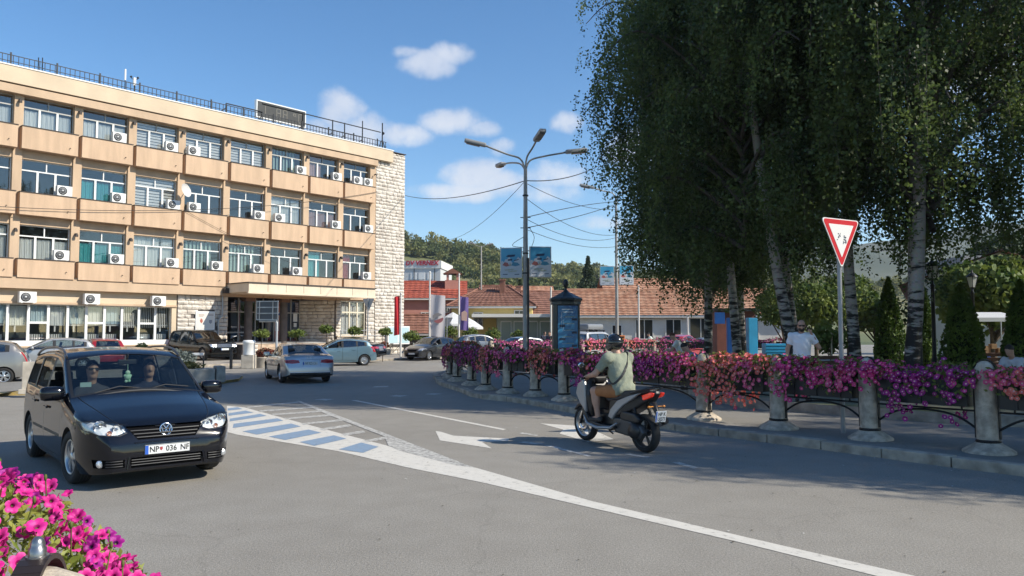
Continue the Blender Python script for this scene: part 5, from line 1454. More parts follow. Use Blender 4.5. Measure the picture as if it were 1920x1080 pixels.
boll_src = None
def bollard(P, rz, lab):
 global boll_src
 if boll_src is None:
  o = empty('stone_bollard', (0, 0, 0))
  mb = MB(); mb.lathe([(.34, 0), (.34, .03), (.28, .07), (.19, .125), (.155, .15)], 28); mb.build('base', M_BOLL, o)
  mb = MB(); mb.lathe([(.150, .15), (.146, .6), (.142, 1.12), (.13, 1.20), (.10, 1.265), (.05, 1.30), (0, 1.31)], 28); mb.build('shaft', M_BOLL, o)
  mb = MB(); mb.lathe([(.155, .14), (.167, .165), (.155, .19)], 24, caps=False)
  arc = [(.158 * math.cos(a), 0, 1.12 + .205 * math.sin(a)) for a in np.linspace(0, math.pi, 15)]
  pth = [(.16, 0, .2)] + arc + [(-.16, 0, .2)]
  for a, b in zip(pth, pth[1:]):
   a, b = Vector(a), Vector(b); t = (b - a).normalized(); nn = Vector((-t.z, 0, t.x)) * .006
   mb.add([a + Vector((0, -.028, 0)) - nn, a + Vector((0, .028, 0)) - nn, b + Vector((0, .028, 0)) - nn, b + Vector((0, -.028, 0)) - nn, a + Vector((0, -.028, 0)) + nn, a + Vector((0, .028, 0)) + nn, b + Vector((0, .028, 0)) + nn, b + Vector((0, -.028, 0)) + nn],
     [(0, 1, 2, 3), (4, 7, 6, 5), (0, 4, 5, 1), (2, 6, 7, 3), (1, 5, 6, 2), (3, 7, 4, 0)])
  mb.build('iron_strap', M_IRON, o); boll_src = o
 else: o = copy_tree(boll_src)
 o.location = P; o.rotation_euler = (rnd.uniform(-.018, .018), rnd.uniform(-.018, .018), rz)
 return tag(o, lab, 'bollard', 'stone bollards')
BP = [Vector((6.82, 11.17, 0)), Vector((5.76, 12.54, 0)), Vector((4.76, 13.92, 0)), Vector((3.78, 15.35, 0)), Vector((2.62, 17.4, 0)), Vector((1.32, 19.6, 0)), Vector((.63, 20.95, 0)), Vector((-.12, 21.9, 0)), Vector((-.78, 23.2, 0)), Vector((-1.31, 25.2, 0)), Vector((-1.93, 27.2, 0)), Vector((-2.27, 28.9, 0)), Vector((-2.45, 30.6, 0))]
BP = [BP[0] + (BP[0] - BP[1]) * 2.0, BP[0] + (BP[0] - BP[1])] + BP + [Vector((-2.2, 32.4, 0)), Vector((-1.5, 34.0, 0))]
ORDS = ['', 'first', 'second', 'third', 'fourth', 'fifth', 'sixth', 'seventh', 'eighth', 'ninth', 'tenth', 'eleventh', 'twelfth', 'thirteenth', 'fourteenth', 'fifteenth', 'sixteenth', 'seventeenth', 'eighteenth']
boxc = [['coral', 'pink'], ['coral', 'coral', 'pink'], ['purple', 'magenta', 'purple'], ['pink', 'magenta', 'wine'], ['coral', 'coral', 'pink'], ['purple', 'magenta', 'pink'], ['magenta', 'coral', 'purple'], ['coral', 'coral', 'wine'], ['purple', 'wine', 'magenta'], ['wine', 'coral', 'pink'], ['purple', 'wine'], ['wine', 'purple'], ['coral', 'wine', 'magenta'], ['wine', 'purple'], ['wine', 'magenta'], ['orange', 'wine']]
cname = lambda c: ' and '.join(dict.fromkeys(c))
for i, p in enumerate(BP):
 a = BP[max(0, i - 1)]; b = BP[min(len(BP) - 1, i + 1)]; ang = math.atan2((b - a).y, (b - a).x)
 vis = i - 1
 lab = 'pale stone bollard with iron strap, %s from the right end of the front row' % ORDS[i + 1]
 if i >= 1: bollard((p.x, p.y, .125), ang, lab)
 if i and i < len(BP):
  q = BP[i - 1]; L = (p - q).length; c = (p + q) / 2; t = p - q
  near = i < 7
  o = petunia_box('flower_box', L, boxc[(i - 1) % len(boxc)], 70 + i, int(820 * L / 1.8 * (1 if near else .8)), int(1500 * L / 1.8), .041 if near else .045,
   'flower box of %s petunias, %s from the right, front row' % (cname(boxc[(i - 1) % len(boxc)]), ORDS[i]))
  # local -y must look to the road: kerb lies left of the walking direction
  o.location = (c.x, c.y, .125 + .02); o.rotation_euler = (0, 0, math.atan2(t.y, t.x) + math.pi)
# far side of the plaza: same things, smaller in the picture
far = [Vector((-1.0, 36.5, 0)), Vector((.4, 38.0, 0)), Vector((2.0, 39.3, 0)), Vector((3.7, 41, 0)), Vector((5.2, 43.0, 0)), Vector((6.6, 44.6, 0)), Vector((8.3, 45.4, 0)), Vector((10.1, 45.8, 0)), Vector((11.9, 46, 0)), Vector((13.7, 46, 0)), Vector((15.5, 46, 0)), Vector((17.3, 46, 0))]
proto = [petunia_box('flower_box', 1.85, c, 200 + k, 240, 420, .045) for k, c in enumerate((['wine', 'purple'], ['coral', 'pink']))]
used = [False, False]
for i, p in enumerate(far):
 a = far[max(0, i - 1)]; b = far[min(len(far) - 1, i + 1)]
 bollard((p.x, p.y, .125), math.atan2((b - a).y, (b - a).x), 'pale stone bollard in the far row, %s from the advertising column side' % ORDS[i + 1])
 if i:
  q = far[i - 1]; t = p - q; c = (p + q) / 2; k = 1 if i in (4, 5, 6) else 0
  o = proto[k] if not used[k] else copy_tree(proto[k]); used[k] = True
  o.location = (c.x, c.y, .25); o.rotation_euler = (0, 0, math.atan2(t.y, t.x)); o.scale = (t.length / 1.85, 1, 1)
  tag(o, 'far flower box of %s petunias, %s from the column side' % (('wine and purple', 'coral and pink')[k], ORDS[i]), 'flower box', 'flower boxes')

# ---- the flower box right in front of the camera: blossoms one by one
fb = empty('flower_tub', (-1.72, 2.35, 0), 0, 'bright pink and magenta petunias close in front at the lower left', 'flower box')
rng = np.random.default_rng(77)
# surface of the mound as seen: a bank rising to the left
def bank(x, y):   # local
 return 1.06 + .86 * np.clip(.58 - x, -.1, .50) + .12 * np.clip(.12 - x, 0, 1) - .4 * np.clip(x - .6, 0, 1) - .12 * np.clip(-y, 0, 1) - .42 * np.clip(y + .05, 0, 1)
n = 7500
x = rng.uniform(-.75, .70, n); y = rng.uniform(-.5, .6, n)
z = bank(x, y) - np.abs(rng.normal(size=n)) * .09 - .02
v, f = leaf_quads(np.stack([x, y, z], 1), .046, rng, .36, up=(0, 0, .4));
tag(link('leaves', np_mesh('leaves', v, f, mat('near_petunia_leaves', (.13, .19, .025), .55, col2=(.42, .42, .09), vscale=11, trans=.35)), fb), kind='stuff')
def petunia_mesh(name, seed, m1, m2):
 """five ruffled lobes and a deep throat"""
 rr = random.Random(seed); mb = MB(); nr, na = 6, 30; vs = []
 for i in range(nr):
  t = i / (nr - 1); rad = [.10, .16, .30, .58, .84, 1.0][i]
  for k in range(na):
   a = 2 * math.pi * k / na
   lobe = 1 - .16 * t ** 2 * (1 - abs(math.cos(2.5 * a)) ** .6) * 1.6
   zz = [-.95, -.55, -.25, -.05, .02, .0][i] + t ** 2 * (.10 * math.sin(5 * a + seed) + .05 * math.sin(11 * a + seed * 2) - .06 * math.cos(5 * a))
   vs.append((rad * lobe * math.cos(a), rad * lobe * math.sin(a), zz))
 fs = [(i * na + k, i * na + (k + 1) % na, (i + 1) * na + (k + 1) % na, (i + 1) * na + k) for i in range(nr - 1) for k in range(na)]
 for j, q in enumerate(fs): mb.add([], [], None); mb.f.append(list(q)); mb.m.append(1 if j < na * 2 else 0); mb.s.append(True)
 mb.v = vs
 # calyx tube
 mb.tube([(0, 0, -.55), (0, 0, -1.3)], [.13, .07], 8, mi=2)
 return mb.mesh(name, [m1, m2, M_PLEAF])
PN = [petunia_mesh('blossom', 1, mat('hot_pink_petals', (.72, .012, .27), .55, col2=(.80, .05, .36), vscale=22, trans=.3), mat('magenta_throat', (.30, .004, .12), .6)),
  petunia_mesh('blossom', 2, MATS['hot_pink_petals'], MATS['magenta_throat']),
  petunia_mesh('blossom', 3, mat('violet_petals', (.32, .006, .22), .55, col2=(.44, .02, .32), vscale=22, trans=.3), mat('violet_throat', (.06, .002, .07), .6)),
  petunia_mesh('blossom', 4, mat('deep_pink_petals', (.55, .01, .22), .55, col2=(.68, .04, .32), vscale=22, trans=.3), MATS['magenta_throat'])]
nb = 296
x = rng.uniform(-.7, .66, nb); y = rng.uniform(-.45, .55, nb)
for i in range(nb):
 hi_ = bank(x[i], y[i])
 kind = 2 if (x[i] < .36 and y[i] > .2 and rng.random() < .5) else int(rng.choice([0, 1, 3], p=[.45, .35, .2]))
 if rng.random() < .06: kind = 2
 d = Vector((rng.normal() * .55 + .25, -.55 + rng.normal() * .4, .75 + rng.normal() * .25)).normalized()
 q = d.to_track_quat('Z', 'Y').to_euler()
 s = .0270 * rng.uniform(.75, 1.15)
 link('blossom', PN[kind], fb, (x[i], y[i], hi_ + rng.uniform(-.03, .045)), (q.x, q.y, q.z), (s, s, s * rng.uniform(.8, 1.2)))
pv_ = np.array([v.co[:] for v in PN[0].vertices]); pf_ = [list(p.vertices) for p in PN[0].polygons]; pm_ = [p.material_index for p in PN[0].polygons]
Vx = []; Fx = []
for i in range(230):
 xx, yy = rng.uniform(-.7, .60), rng.uniform(-.45, .5); d = Vector((rng.normal() * .6 + .2, -.45 + rng.normal() * .5, .7 + rng.normal() * .3)).normalized()
 Fx += [[q + len(Vx) * len(pv_) for q in f_] for f_ in pf_]
 Vx.append(pv_ @ np.array(d.to_track_quat('Z', 'Y').to_matrix()).T * (.025 * rng.uniform(.7, 1.15)) + np.array((xx, yy, bank(xx, yy) + rng.uniform(-.06, .03))))
me = bpy.data.meshes.new('more_blossoms'); me.from_pydata(np.concatenate(Vx).tolist(), [], Fx); me.polygons.foreach_set('material_index', pm_ * 230); me.polygons.foreach_set('use_smooth', [True] * len(Fx))
for m in (MATS['hot_pink_petals'], MATS['magenta_throat'], M_PLEAF): me.materials.append(m)
tag(link('more_blossoms', me, fb), kind='stuff')
# wilted and bud sprigs
mb = MB()
for i in range(26):
 xx, yy = rng.uniform(-.5, .75), rng.uniform(-.4, .4); zz = bank(xx, yy); d = Vector((rng.normal() * .3, rng.normal() * .3, .8)).normalized() * rng.uniform(.04, .09)
 mb.tube([(xx, yy, zz - .03), Vector((xx, yy, zz)) + d], [.0025, .002], 5); mb.ball(Vector((xx, yy, zz)) + d, (.006, .006, .012), None, None, 6, 5)
tag(mb.build('buds', M_PLEAF, fb), kind='stuff')
mb = MB(); mb.bb((-1.2, -.2, .55), (.5, .2, .98)); mb.build('box', M_BOX, fb)
# bollard head with its iron strap and acorn nut, close to the lens
nbp = atd(100, 1150, 2.02)
nbo = empty('stone_bollard', (-1.20, 1.99, 0), R(106), 'stone bollard top with iron strap and steel acorn nut among the pink petunias', 'bollard', 'stone bollards')
zt_ = atd(88, 1010, 1.99).z
mb = MB(); H_ = zt_ - .075; mb.lathe([(.178, 0), (.172, H_ * .5), (.165, H_ - .19), (.15, H_ - .11), (.11, H_ - .04), (.05, H_ - .008), (0, H_)], 36); mb.build('shaft', M_BOLL, nbo)
mb = MB()
arc = [(.185 * math.cos(a), -.0, H_ - .17 + .195 * math.sin(a)) for a in np.linspace(-.2, math.pi + .2, 25)]
for a, b in zip(arc, arc[1:]):
 a, b = Vector(a), Vector(b); t = (b - a).normalized(); nn = Vector((-t.z, 0, t.x)) * .007
 A_, B_ = Vector((0, -.032, 0)), Vector((0, .032, 0))
 mb.add([a + A_ - nn, a + B_ - nn, b + B_ - nn, b + A_ - nn, a + A_ + nn, a + B_ + nn, b + B_ + nn, b + A_ + nn], [(0, 1, 2, 3), (4, 7, 6, 5), (0, 4, 5, 1), (2, 6, 7, 3), (1, 5, 6, 2), (3, 7, 4, 0)])
mb.build('iron_strap', mat('brown_iron', (.06, .042, .036), .35, metal=.6), nbo)
mb = MB(); T = Matrix.Translation((0, 0, H_ + .03))
mb.lathe([(.021, 0), (.021, .022), (.017, .026), (.017, .034), (.013, .044), (.006, .05), (0, .051)], 18, T); mb.lathe([(.027, -.003), (.027, .004)], 18, T); mb.build('acorn_nut', mat('steel_nut', (.35, .34, .33), .3, metal=.9), nbo)

# ---- birches
def bark_mat():
 m = bpy.data.materials.new('birch_bark'); m.use_nodes = True; nt = m.node_tree; b = nt.nodes['Principled BSDF']; N, L = nt.nodes.new, nt.links.new
 g = N('ShaderNodeNewGeometry'); mp = N('ShaderNodeMapping'); mp.inputs['Scale'].default_value = (2.2, 2.2, 9.0); L(g.outputs['Position'], mp.inputs['Vector'])
 n = N('ShaderNodeTexNoise'); n.inputs['Scale'].default_value = 1.0; n.inputs['Detail'].default_value = 6; n.inputs['Roughness'].default_value = .6; L(mp.outputs[0], n.inputs['Vector'])
 n2 = N('ShaderNodeTexNoise'); n2.inputs['Scale'].default_value = 14; n2.inputs['Detail'].default_value = 4; L(g.outputs['Position'], n2.inputs['Vector'])
 sep = N('ShaderNodeSeparateXYZ'); L(g.outputs['Position'], sep.inputs[0])
 # old birch stems are black and fissured at the foot, papery white above
 mr = N('ShaderNodeMapRange'); L(sep.outputs[2], mr.inputs['Value']); mr.inputs['From Min'].default_value = .6; mr.inputs['From Max'].default_value = 4.0; mr.inputs['To Min'].default_value = .22; mr.inputs['To Max'].default_value = -.04
 ad = N('ShaderNodeMath'); ad.operation = 'SUBTRACT'; L(n.outputs['Fac'], ad.inputs[0]); L(mr.outputs[0], ad.inputs[1])
 r = N('ShaderNodeValToRGB'); e = r.color_ramp.elements; e[0].position = .36; e[0].color = (.018, .016, .014, 1); e[1].position = .46; e[1].color = (.42, .39, .35, 1)
 L(ad.outputs[0], r.inputs['Fac'])
 mx = N('ShaderNodeMix'); mx.data_type = 'RGBA'; mx.blend_type = 'MULTIPLY'; mx.inputs[0].default_value = .5
 L(r.outputs[0], mx.inputs[6]); L(n2.outputs['Color'], mx.inputs[7]); L(mx.outputs[2], b.inputs['Base Color']); b.inputs['Roughness'].default_value = .8
 bp_ = N('ShaderNodeBump'); bp_.inputs['Strength'].default_value = .7; bp_.inputs['Distance'].default_value = .03; L(n.outputs['Fac'], bp_.inputs['Height']); L(bp_.outputs[0], b.inputs['Normal'])
 return m
M_BARK = bark_mat()
M_BIRCH = mat('birch_leaves', (.028, .056, .017), .55, col2=(.13, .18, .048), vscale=.9, trans=.48, lo=.36, hi=.64)
def birch_crown(seed, H, r, z0, n_limb=44, per=54):
 """limbs that rise and droop, curtains of hanging twigs set with leaves"""
 rng = np.random.default_rng(seed); limbs = MB(); C = []; twigs = MB()
 for i in range(n_limb):
  hb = z0 + (H - z0) * (i + rng.random()) / n_limb * .93
  fr = (hb - z0) / (H - z0)
  reach = r * float(np.interp(fr, [0, .35, .7, 1], [.55, .95, .85, .3])) * rng.uniform(.65, 1.12)
  a = i * 2.4 + rng.uniform(-.5, .5)
  rise = reach * rng.uniform(.35, .75)
  P = [Vector((0, 0, hb)), Vector((math.cos(a) * reach * .45, math.sin(a) * reach * .45, hb + rise * .75)), Vector((math.cos(a + .1) * reach * .8, math.sin(a + .1) * reach * .8, hb + rise)), Vector((math.cos(a + .15) * reach * 1.05, math.sin(a + .15) * reach * 1.05, hb + rise * .72))]
  S = smooth_path(P, 5); k = len(S)
  limbs.tube(S, [.07 * (1 - .85 * j / (k - 1)) * (1 - .5 * fr) + .006 for j in range(k)], 5, caps=False)
  for j in range(per):
   t = rng.uniform(.22, 1) ** .8; q = S[min(k - 1, int(t * (k - 1)))] + Vector(rng.normal(size=3) * np.array([.5, .5, .3]))
   if math.sin(q.x * 1.9 + seed) * math.sin(q.y * 2.1 + 2) + math.sin(q.z * 1.6 + q.x) * .6 < -.35: continue
   ln = (rng.uniform(.4, 1.7) + (rng.random() < .2) * rng.uniform(.3, 1.3)) * (1.15 - .4 * fr)
   ln = min(ln, max(.4, q.z - rng.uniform(2.1, 4.2)))
   m_ = max(4, int(ln / .024))
   s_ = np.linspace(0, 1, m_)[:, None]
   sway = rng.normal(size=2) * .12; out = np.array((math.cos(a), math.sin(a))) * .22 * (1 - np.exp(-3 * s_))
   pts_ = np.concatenate([q.x + out[:, :1] + sway[0] * s_, q.y + out[:, 1:] + sway[1] * s_, q.z - ln * s_ ** 1.15 + .06 * (1 - s_)], 1)
   C.append(pts_ + rng.normal(size=pts_.shape) * np.array([.085, .085, .05]))
   if j % 3 == 0: twigs.tube([tuple(pts_[0]), tuple(pts_[m_ // 2]), tuple(pts_[-1])], .004, 3, caps=False)
 C = np.concatenate(C)
 v, f = leaf_quads(C, .098, rng, .72, up=(0, 0, -.55))
 n0 = len(limbs.v); limbs.v += twigs.v; limbs.f += [[q + n0 for q in f_] for f_ in twigs.f]; limbs.m += twigs.m; limbs.s += twigs.s
 return np_mesh('crown', v, f, M_BIRCH), limbs.mesh('limbs', mat('birch_twig', (.07, .06, .05), .8))
crowns = [birch_crown(1, 15.5, 4.2, 2.7), birch_crown(2, 14.5, 3.7, 4.0), birch_crown(3, 16.5, 4.7, 4.4)]
def birch(base, top, r, ck, rot, lab, sc=1.0, bend=.3, z=.3, crown_at=None):
 """base and top: ground points (x,y) of the foot and of the tip (16 m up)"""
 o = empty('birch_tree', (base[0], base[1], z), 0, lab, 'tree', 'birch trees')
 dx, dy = top[0] - base[0], top[1] - base[1]; H = 15.0 * sc
 path = []
 for k in range(9):
  t = k / 8; e = t ** (.75); path.append(Vector((dx * e + bend * .25 * math.sin(t * 5 + rot), dy * e + bend * .2 * math.cos(t * 4 + rot), H * t - .15 * (k == 0))))
 mb = MB(); mb.tube(smooth_path(path, 4), [r * (1.25 if k == 0 else 1) * (1 - .9 * (k / 32) ** .9) + .012 for k in range(33)], 14); mb.build('trunk', M_BARK, o)
 cr, lb = crowns[ck]
 c = link('crown', cr, o, (dx * .8, dy * .8, -.2), (0, 0, rot), (sc, sc, sc)); link('limbs', lb, o, (dx * .8, dy * .8, -.2), (0, 0, rot), (sc, sc, sc))
 return o
birch((6.8, 27.0), (6.9, 27.4), .15, 0, 0.3, 'leftmost birch with a dark stem beside the seated people')
birch((7.25, 25.0), (6.6, 24.6), .15, 1, 1.9, 'second birch from the left, leaning, with hanging branches')
birch((8.4, 28.0), (8.3, 28.4), .15, 0, 4.0, 'dark upright birch in front of the blue panels')
birch((7.55, 20.2), (5.9, 20.8), .16, 1, 2.6, 'strongly leaning birch left of the person in the white T-shirt', .98)
birch((8.75, 23.0), (7.2, 23.2), .12, 1, 5.1, 'slender pale birch leaning behind the person in the white T-shirt')
birch((8.9, 20.0), (8.7, 20.3), .155, 2, 3.3, 'thick birch stem right behind the yield sign')
birch((9.12, 18.0), (10.2, 18.3), .18, 1, 0.9, 'nearer of the twin birch stems right of the yield sign', 1.02)
birch((9.68, 18.5), (10.0, 18.9), .165, 2, 4.6, 'farther of the twin birch stems right of the yield sign', 1.0)
birch((16.2, 20.5), (16.4, 20.4), .2, 2, 2.2, 'birch at the right picture edge with hanging foliage only in view')
for i, (x, y, ck, rot, sc_) in enumerate([(12.6, 8.8, 0, 1.0, .58), (15.4, 7.9, 1, 2.0, .72), (16.8, 12.0, 2, 3.0, .52), (12.9, 16.0, 1, 5.0, .55), (19.5, 7.6, 2, .4, .75), (19.5, 15.5, 0, 4.4, .8)]):
 birch((x, y), (x + .3, y + .2), .17, ck, rot, 'birch beyond the right picture edge that shades the road, %s of six' % ORDS[i + 1], sc_)

# ---- park floor, beds, shrubs, furniture
PARK = slab('park_ground', [(5.2, 17.6), (8.2, 14.6), (14, 11.5), (40, 12), (40, 44), (16, 40), (6.0, 33), (4.6, 24)], 0, .33, mat('park_gravel', (.26, .24, .20), .95, col2=(.12, .14, .05), vscale=.5, bump=.4, bscale=30), M_KERB)
def bed(pts_, n, size, m, lab, seed, h=.3):
 rng = np.random.default_rng(seed); P = np.array(pts_); k = rng.integers(0, len(P) - 1, n); t = rng.random(n)[:, None]
 C = np.concatenate([P[k] * (1 - t) + P[k + 1] * t + rng.normal(size=(n, 2)) * .42, (.33 + rng.random((n, 1)) * h)], 1)
 v, f = leaf_quads(C, size, rng, .6, up=(0, 0, .5)); tag(link('flower_bed', np_mesh('flower_bed', v, f, m)), lab, 'flower bed', kind='stuff')
M_DUSTY = mat('dusty_miller', (.42, .44, .40), .9, col2=(.26, .30, .24), vscale=4, trans=.2)
bed([atd(1430, 640, 24)[:2], atd(1530, 640, 22)[:2], atd(1640, 640, 21)[:2], atd(1760, 640, 20)[:2]], 5200, .10, M_DUSTY, 'silvery dusty miller bed below the birches', 5, .5)
bed([atd(1740, 640, 17)[:2], atd(1830, 640, 16.4)[:2], atd(1900, 640, 16.5)[:2]], 2600, .09, mat('yellow_bedding', (.40, .38, .10), .8, col2=(.16, .20, .05), vscale=5, trans=.25), 'yellow bedding flowers behind the right flower box', 6, .42)
bed([atd(1640, 640, 18.4)[:2], atd(1760, 640, 18)[:2], atd(1880, 640, 18.4)[:2]], 2800, .10, M_DUSTY, 'grey foliage plants behind the twin birch stems', 7, .5)
def thuja(P, h, r, seed, lab):
 rng = np.random.default_rng(seed); o = empty('thuja', P, rng.uniform(0, 6), lab, 'shrub', 'clipped thujas')
 n = 5200; zz = rng.random(n); ang = rng.uniform(0, 6.28, n)
 rp = r * np.interp(zz, [0, .12, .35, .7, .9, 1], [.8, .97, 1, .62, .28, .03]) * (1 + .10 * np.sin(ang * 5 + zz * 9) + .07 * np.sin(ang * 9 - zz * 17))
 rad = rp * (1 - .28 * rng.random(n) ** 2)
 C = np.stack([np.cos(ang) * rad, np.sin(ang) * rad, h * (.03 + .97 * zz)], 1); v, f = leaf_quads(C, .115, rng, .6, up=(0, 0, .8))
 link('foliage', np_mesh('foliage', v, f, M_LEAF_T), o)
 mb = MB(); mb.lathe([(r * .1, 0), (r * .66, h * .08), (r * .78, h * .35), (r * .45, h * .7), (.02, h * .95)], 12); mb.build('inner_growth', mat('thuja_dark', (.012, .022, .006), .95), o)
 mb = MB(); mb.tube([(0, 0, -.3), (0, 0, h * .3)], .06, 6); mb.build('trunk', M_TRUNK, o)
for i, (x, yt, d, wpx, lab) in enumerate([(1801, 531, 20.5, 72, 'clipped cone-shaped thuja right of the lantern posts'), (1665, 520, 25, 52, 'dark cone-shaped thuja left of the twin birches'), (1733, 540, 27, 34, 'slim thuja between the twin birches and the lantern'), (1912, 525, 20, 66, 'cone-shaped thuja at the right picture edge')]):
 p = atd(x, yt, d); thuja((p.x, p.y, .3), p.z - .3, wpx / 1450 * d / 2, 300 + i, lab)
hd_ = empty('low_hedge', (*atd(1665, 650, 21)[:2], .3), 0, 'low clipped green hedge left of the twin birches', 'hedge'); rng = np.random.default_rng(12)
C = crown_points(1500, (.75, .5, .42), rng, 10) + np.array((0, 0, .35)); v, f = leaf_quads(C, .10, rng); link('foliage', np_mesh('foliage', v, f, M_LEAF_T), hd_)
# ornate lantern posts
def lantern(P, h, lab):
 o = empty('lantern_post', P, R(20), lab, 'street lamp', 'lantern posts')
 mb = MB(); mb.lathe([(.17, 0), (.17, .12), (.12, .2), (.13, .5), (.09, .6), (.10, .75), (.06, .85), (.05, h - .75), (.07, h - .72), (.04, h - .66), (.03, h - .55)], 14); mb.build('post', M_IRON, o)
 mb = MB(); b0, b1, z0_, z1_ = .09, .17, h - .52, h - .16
 for k in range(4):
  a, b = R(45 + 90 * k), R(135 + 90 * k)
  mb.quad((b0 * math.cos(a), b0 * math.sin(a), z0_), (b0 * math.cos(b), b0 * math.sin(b), z0_), (b1 * math.cos(b), b1 * math.sin(b), z1_), (b1 * math.cos(a), b1 * math.sin(a), z1_))
 mb.build('lantern_glass', mat('milky_glass', (.55, .56, .52), .3, trans=.5), o)
 mb = MB()
 for k in range(4):
  a = R(45 + 90 * k); mb.tube([(b0 * math.cos(a), b0 * math.sin(a), z0_), (b1 * math.cos(a), b1 * math.sin(a), z1_)], .012, 5)
 mb.lathe([(.19, z1_), (.18, z1_ + .03), (.09, z1_ + .12), (.04, z1_ + .16), (.02, z1_ + .24), (0, z1_ + .25)], 12); mb.lathe([(.05, h - .56), (.11, z0_)], 12); mb.build('lantern_frame', M_IRON, o)
p = atd(1747, 489, 22); lantern((p.x, p.y, .3), p.z - .3, 'ornate black lantern post right of the twin birches')
p = atd(1822, 511, 27); lantern((p.x, p.y, .3), p.z - .3, 'ornate black lantern post beside the market stall')
# bench
def bench(P, rz, lab):
 o = empty('park_bench', P, rz, lab, 'bench', 'park benches')
 for k in range(4):
  mb = MB(); mb.rbox((0, -.18 + k * .11, .45), (1.8, .095, .035), .008); mb.build('seat_slat', mat('brown_wood', (.10, .045, .025), .6, var=.25, vscale=8), o)
 for k in range(3):
  mb = MB(); mb.rbox((0, .26 + k * .03, .60 + k * .13), (1.8, .035, .095), .008); mb.build('back_slat', MATS['brown_wood'], o)
 for x in (-.75, .75):
  mb = MB(); mb.tube([(x, -.2, 0), (x, -.2, .43), (x, .2, .43), (x, .34, .95)], .025, 6); mb.tube([(x, .22, 0), (x, .2, .43)], .025, 6); mb.build('leg', M_IRON, o)
bench((*atd(1552, 650, 19.5)[:2], .33), R(8), 'brown slatted park bench behind the person in the white T-shirt'); bench((*atd(1885, 650, 22)[:2], .33), R(-15), 'park bench in front of the market stall')
# staked young tree
p = atd(1556, 560, 20.3); tree('young_tree', (p.x, p.y, .33), 1.9, .55, M_LEAF_A, 800, .12, 'yellow-green young tree tied to stakes by the bench', seed=91, z0=.42, trunk_r=.03)
for i, x in enumerate((1558, 1573)):
 q = atd(x, 640, 20.1); mb = MB(); mb.tube([(0, 0, 0), (.02, 0, 1.5)], .022, 6); tag(mb.build('tree_stake', mat('pale_wood', (.45, .36, .24), .8), None, (q.x, q.y, .33)), ['left wooden stake of the young tree', 'right wooden stake of the young tree'][i], 'stake', 'tree stakes')
# blue panels with planters
for i, (x, w, d, m_, lab) in enumerate([(1374, .52, 33, mat('blue_board', (.015, .09, .32), .4, var=.15, vscale=2), 'dark blue upright panel between the birch stems'), (1409, .38, 31.5, mat('sky_blue_board', (.03, .28, .52), .4, var=.1, vscale=2), 'bright sky-blue upright panel between the birch stems')]):
 p = atd(x, 597, d); o = empty('upright_panel', (p.x, p.y, .3), R(-8 + 14 * i), lab, 'panel', 'blue panels')
 mb = MB(); mb.rbox((0, 0, (p.z - .3) / 2 + .12), (w, .30, p.z - .3 - .2), .02); mb.build('board', m_, o); mb = MB(); mb.rbox((0, 0, .1), (w + .12, .42, .24), .02); mb.build('base', M_POT, o)
p = atd(1364, 575, 33.4); ks = empty('kiosk', (p.x + .35, p.y + .8, .2), 0, 'reddish-brown kiosk behind the blue panels', 'kiosk')
mb = MB(); mb.bb((-.6, 0, 0), (1.1, 1.2, 2.55)); mb.build('wall', mat('red_brown_boards', (.16, .05, .035), .7, var=.15, vscale=3), ks); mb = MB(); mb.bb((-.75, -.15, 2.55), (1.25, 1.35, 2.68)); mb.build('roof', M_METAL, ks)
mb = MB(); mb.bb((-.75, -.2, 2.0), (-.3, -.16, 2.5)); mb.build('blue_sign', mat('blue_board'), ks)
q = atd(1452, 625, 30); o = empty('blue_crate', (q.x, q.y, .33), 0, 'blue slatted container behind the leaning birch', 'container'); mb = MB(); mb.rbox((0, 0, .75), (.85, .5, .62), .02)
for k in range(5): mb.bb((-.44, -.27, .5 + k * .12), (.44, -.252, .54 + k * .12))
mb.build('body', mat('sky_blue_board'), o); mb = MB(); mb.tube([(-.3, 0, 0), (-.3, 0, .45)], .03, 6); mb.tube([(.3, 0, 0), (.3, 0, .45)], .03, 6); mb.build('leg', M_IRON, o)
# market stall
p = atd(1860, 590, 29.5); ms_ = empty('market_stall', (p.x, p.y, .33), R(-6), 'market stall with white awning and stacked goods', 'market stall')
mb = MB(); zt2 = p.z - .33; mb.add([(-.85, -.6, zt2 - .12), (.85, -.6, zt2 - .12), (.85, 1.1, zt2 + .12), (-.85, 1.1, zt2 + .12), (-.85, -.6, zt2 - .27), (.85, -.6, zt2 - .27)], [(0, 1, 2, 3), (0, 4, 5, 1)]); mb.build('awning', mat('white_canvas'), ms_)
mb = MB()
for x in (-.8, .8):
 for y in (-.5, 1.0): mb.tube([(x, y, 0), (x, y, zt2 - .1)], .025, 6)
mb.build('frame', M_GALV, ms_)
mb = MB(); mb.bb((-.8, .0, .65), (.8, .9, .70)); mb.bb((-.8, .0, .05), (-.1, .04, .64), mi=1); mb.build('table', [mat('brown_wood'), mat('blue_cloth', (.02, .06, .22), .8)], ms_)
rr = random.Random(4)
for k in range(7):
 q = ms_.matrix_basis @ Vector((-.65 + k * .21, .3 + rr.uniform(-.1, .2), .70 + (.16 if k % 3 == 1 else 0)))
 mb = MB(); hh = rr.uniform(.16, .3); mb.rbox((0, 0, hh / 2), (.2, .26, hh), .01); tag(mb.build('goods_box', [mat('cardboard', (.33, .2, .1), .9, var=.2, vscale=4)], None, (q.x, q.y, q.z), (0, 0, R(-6))), 'cardboard box on the market stall, %s from the left' % ORDS[k + 1], 'box', 'boxes on the market stall')

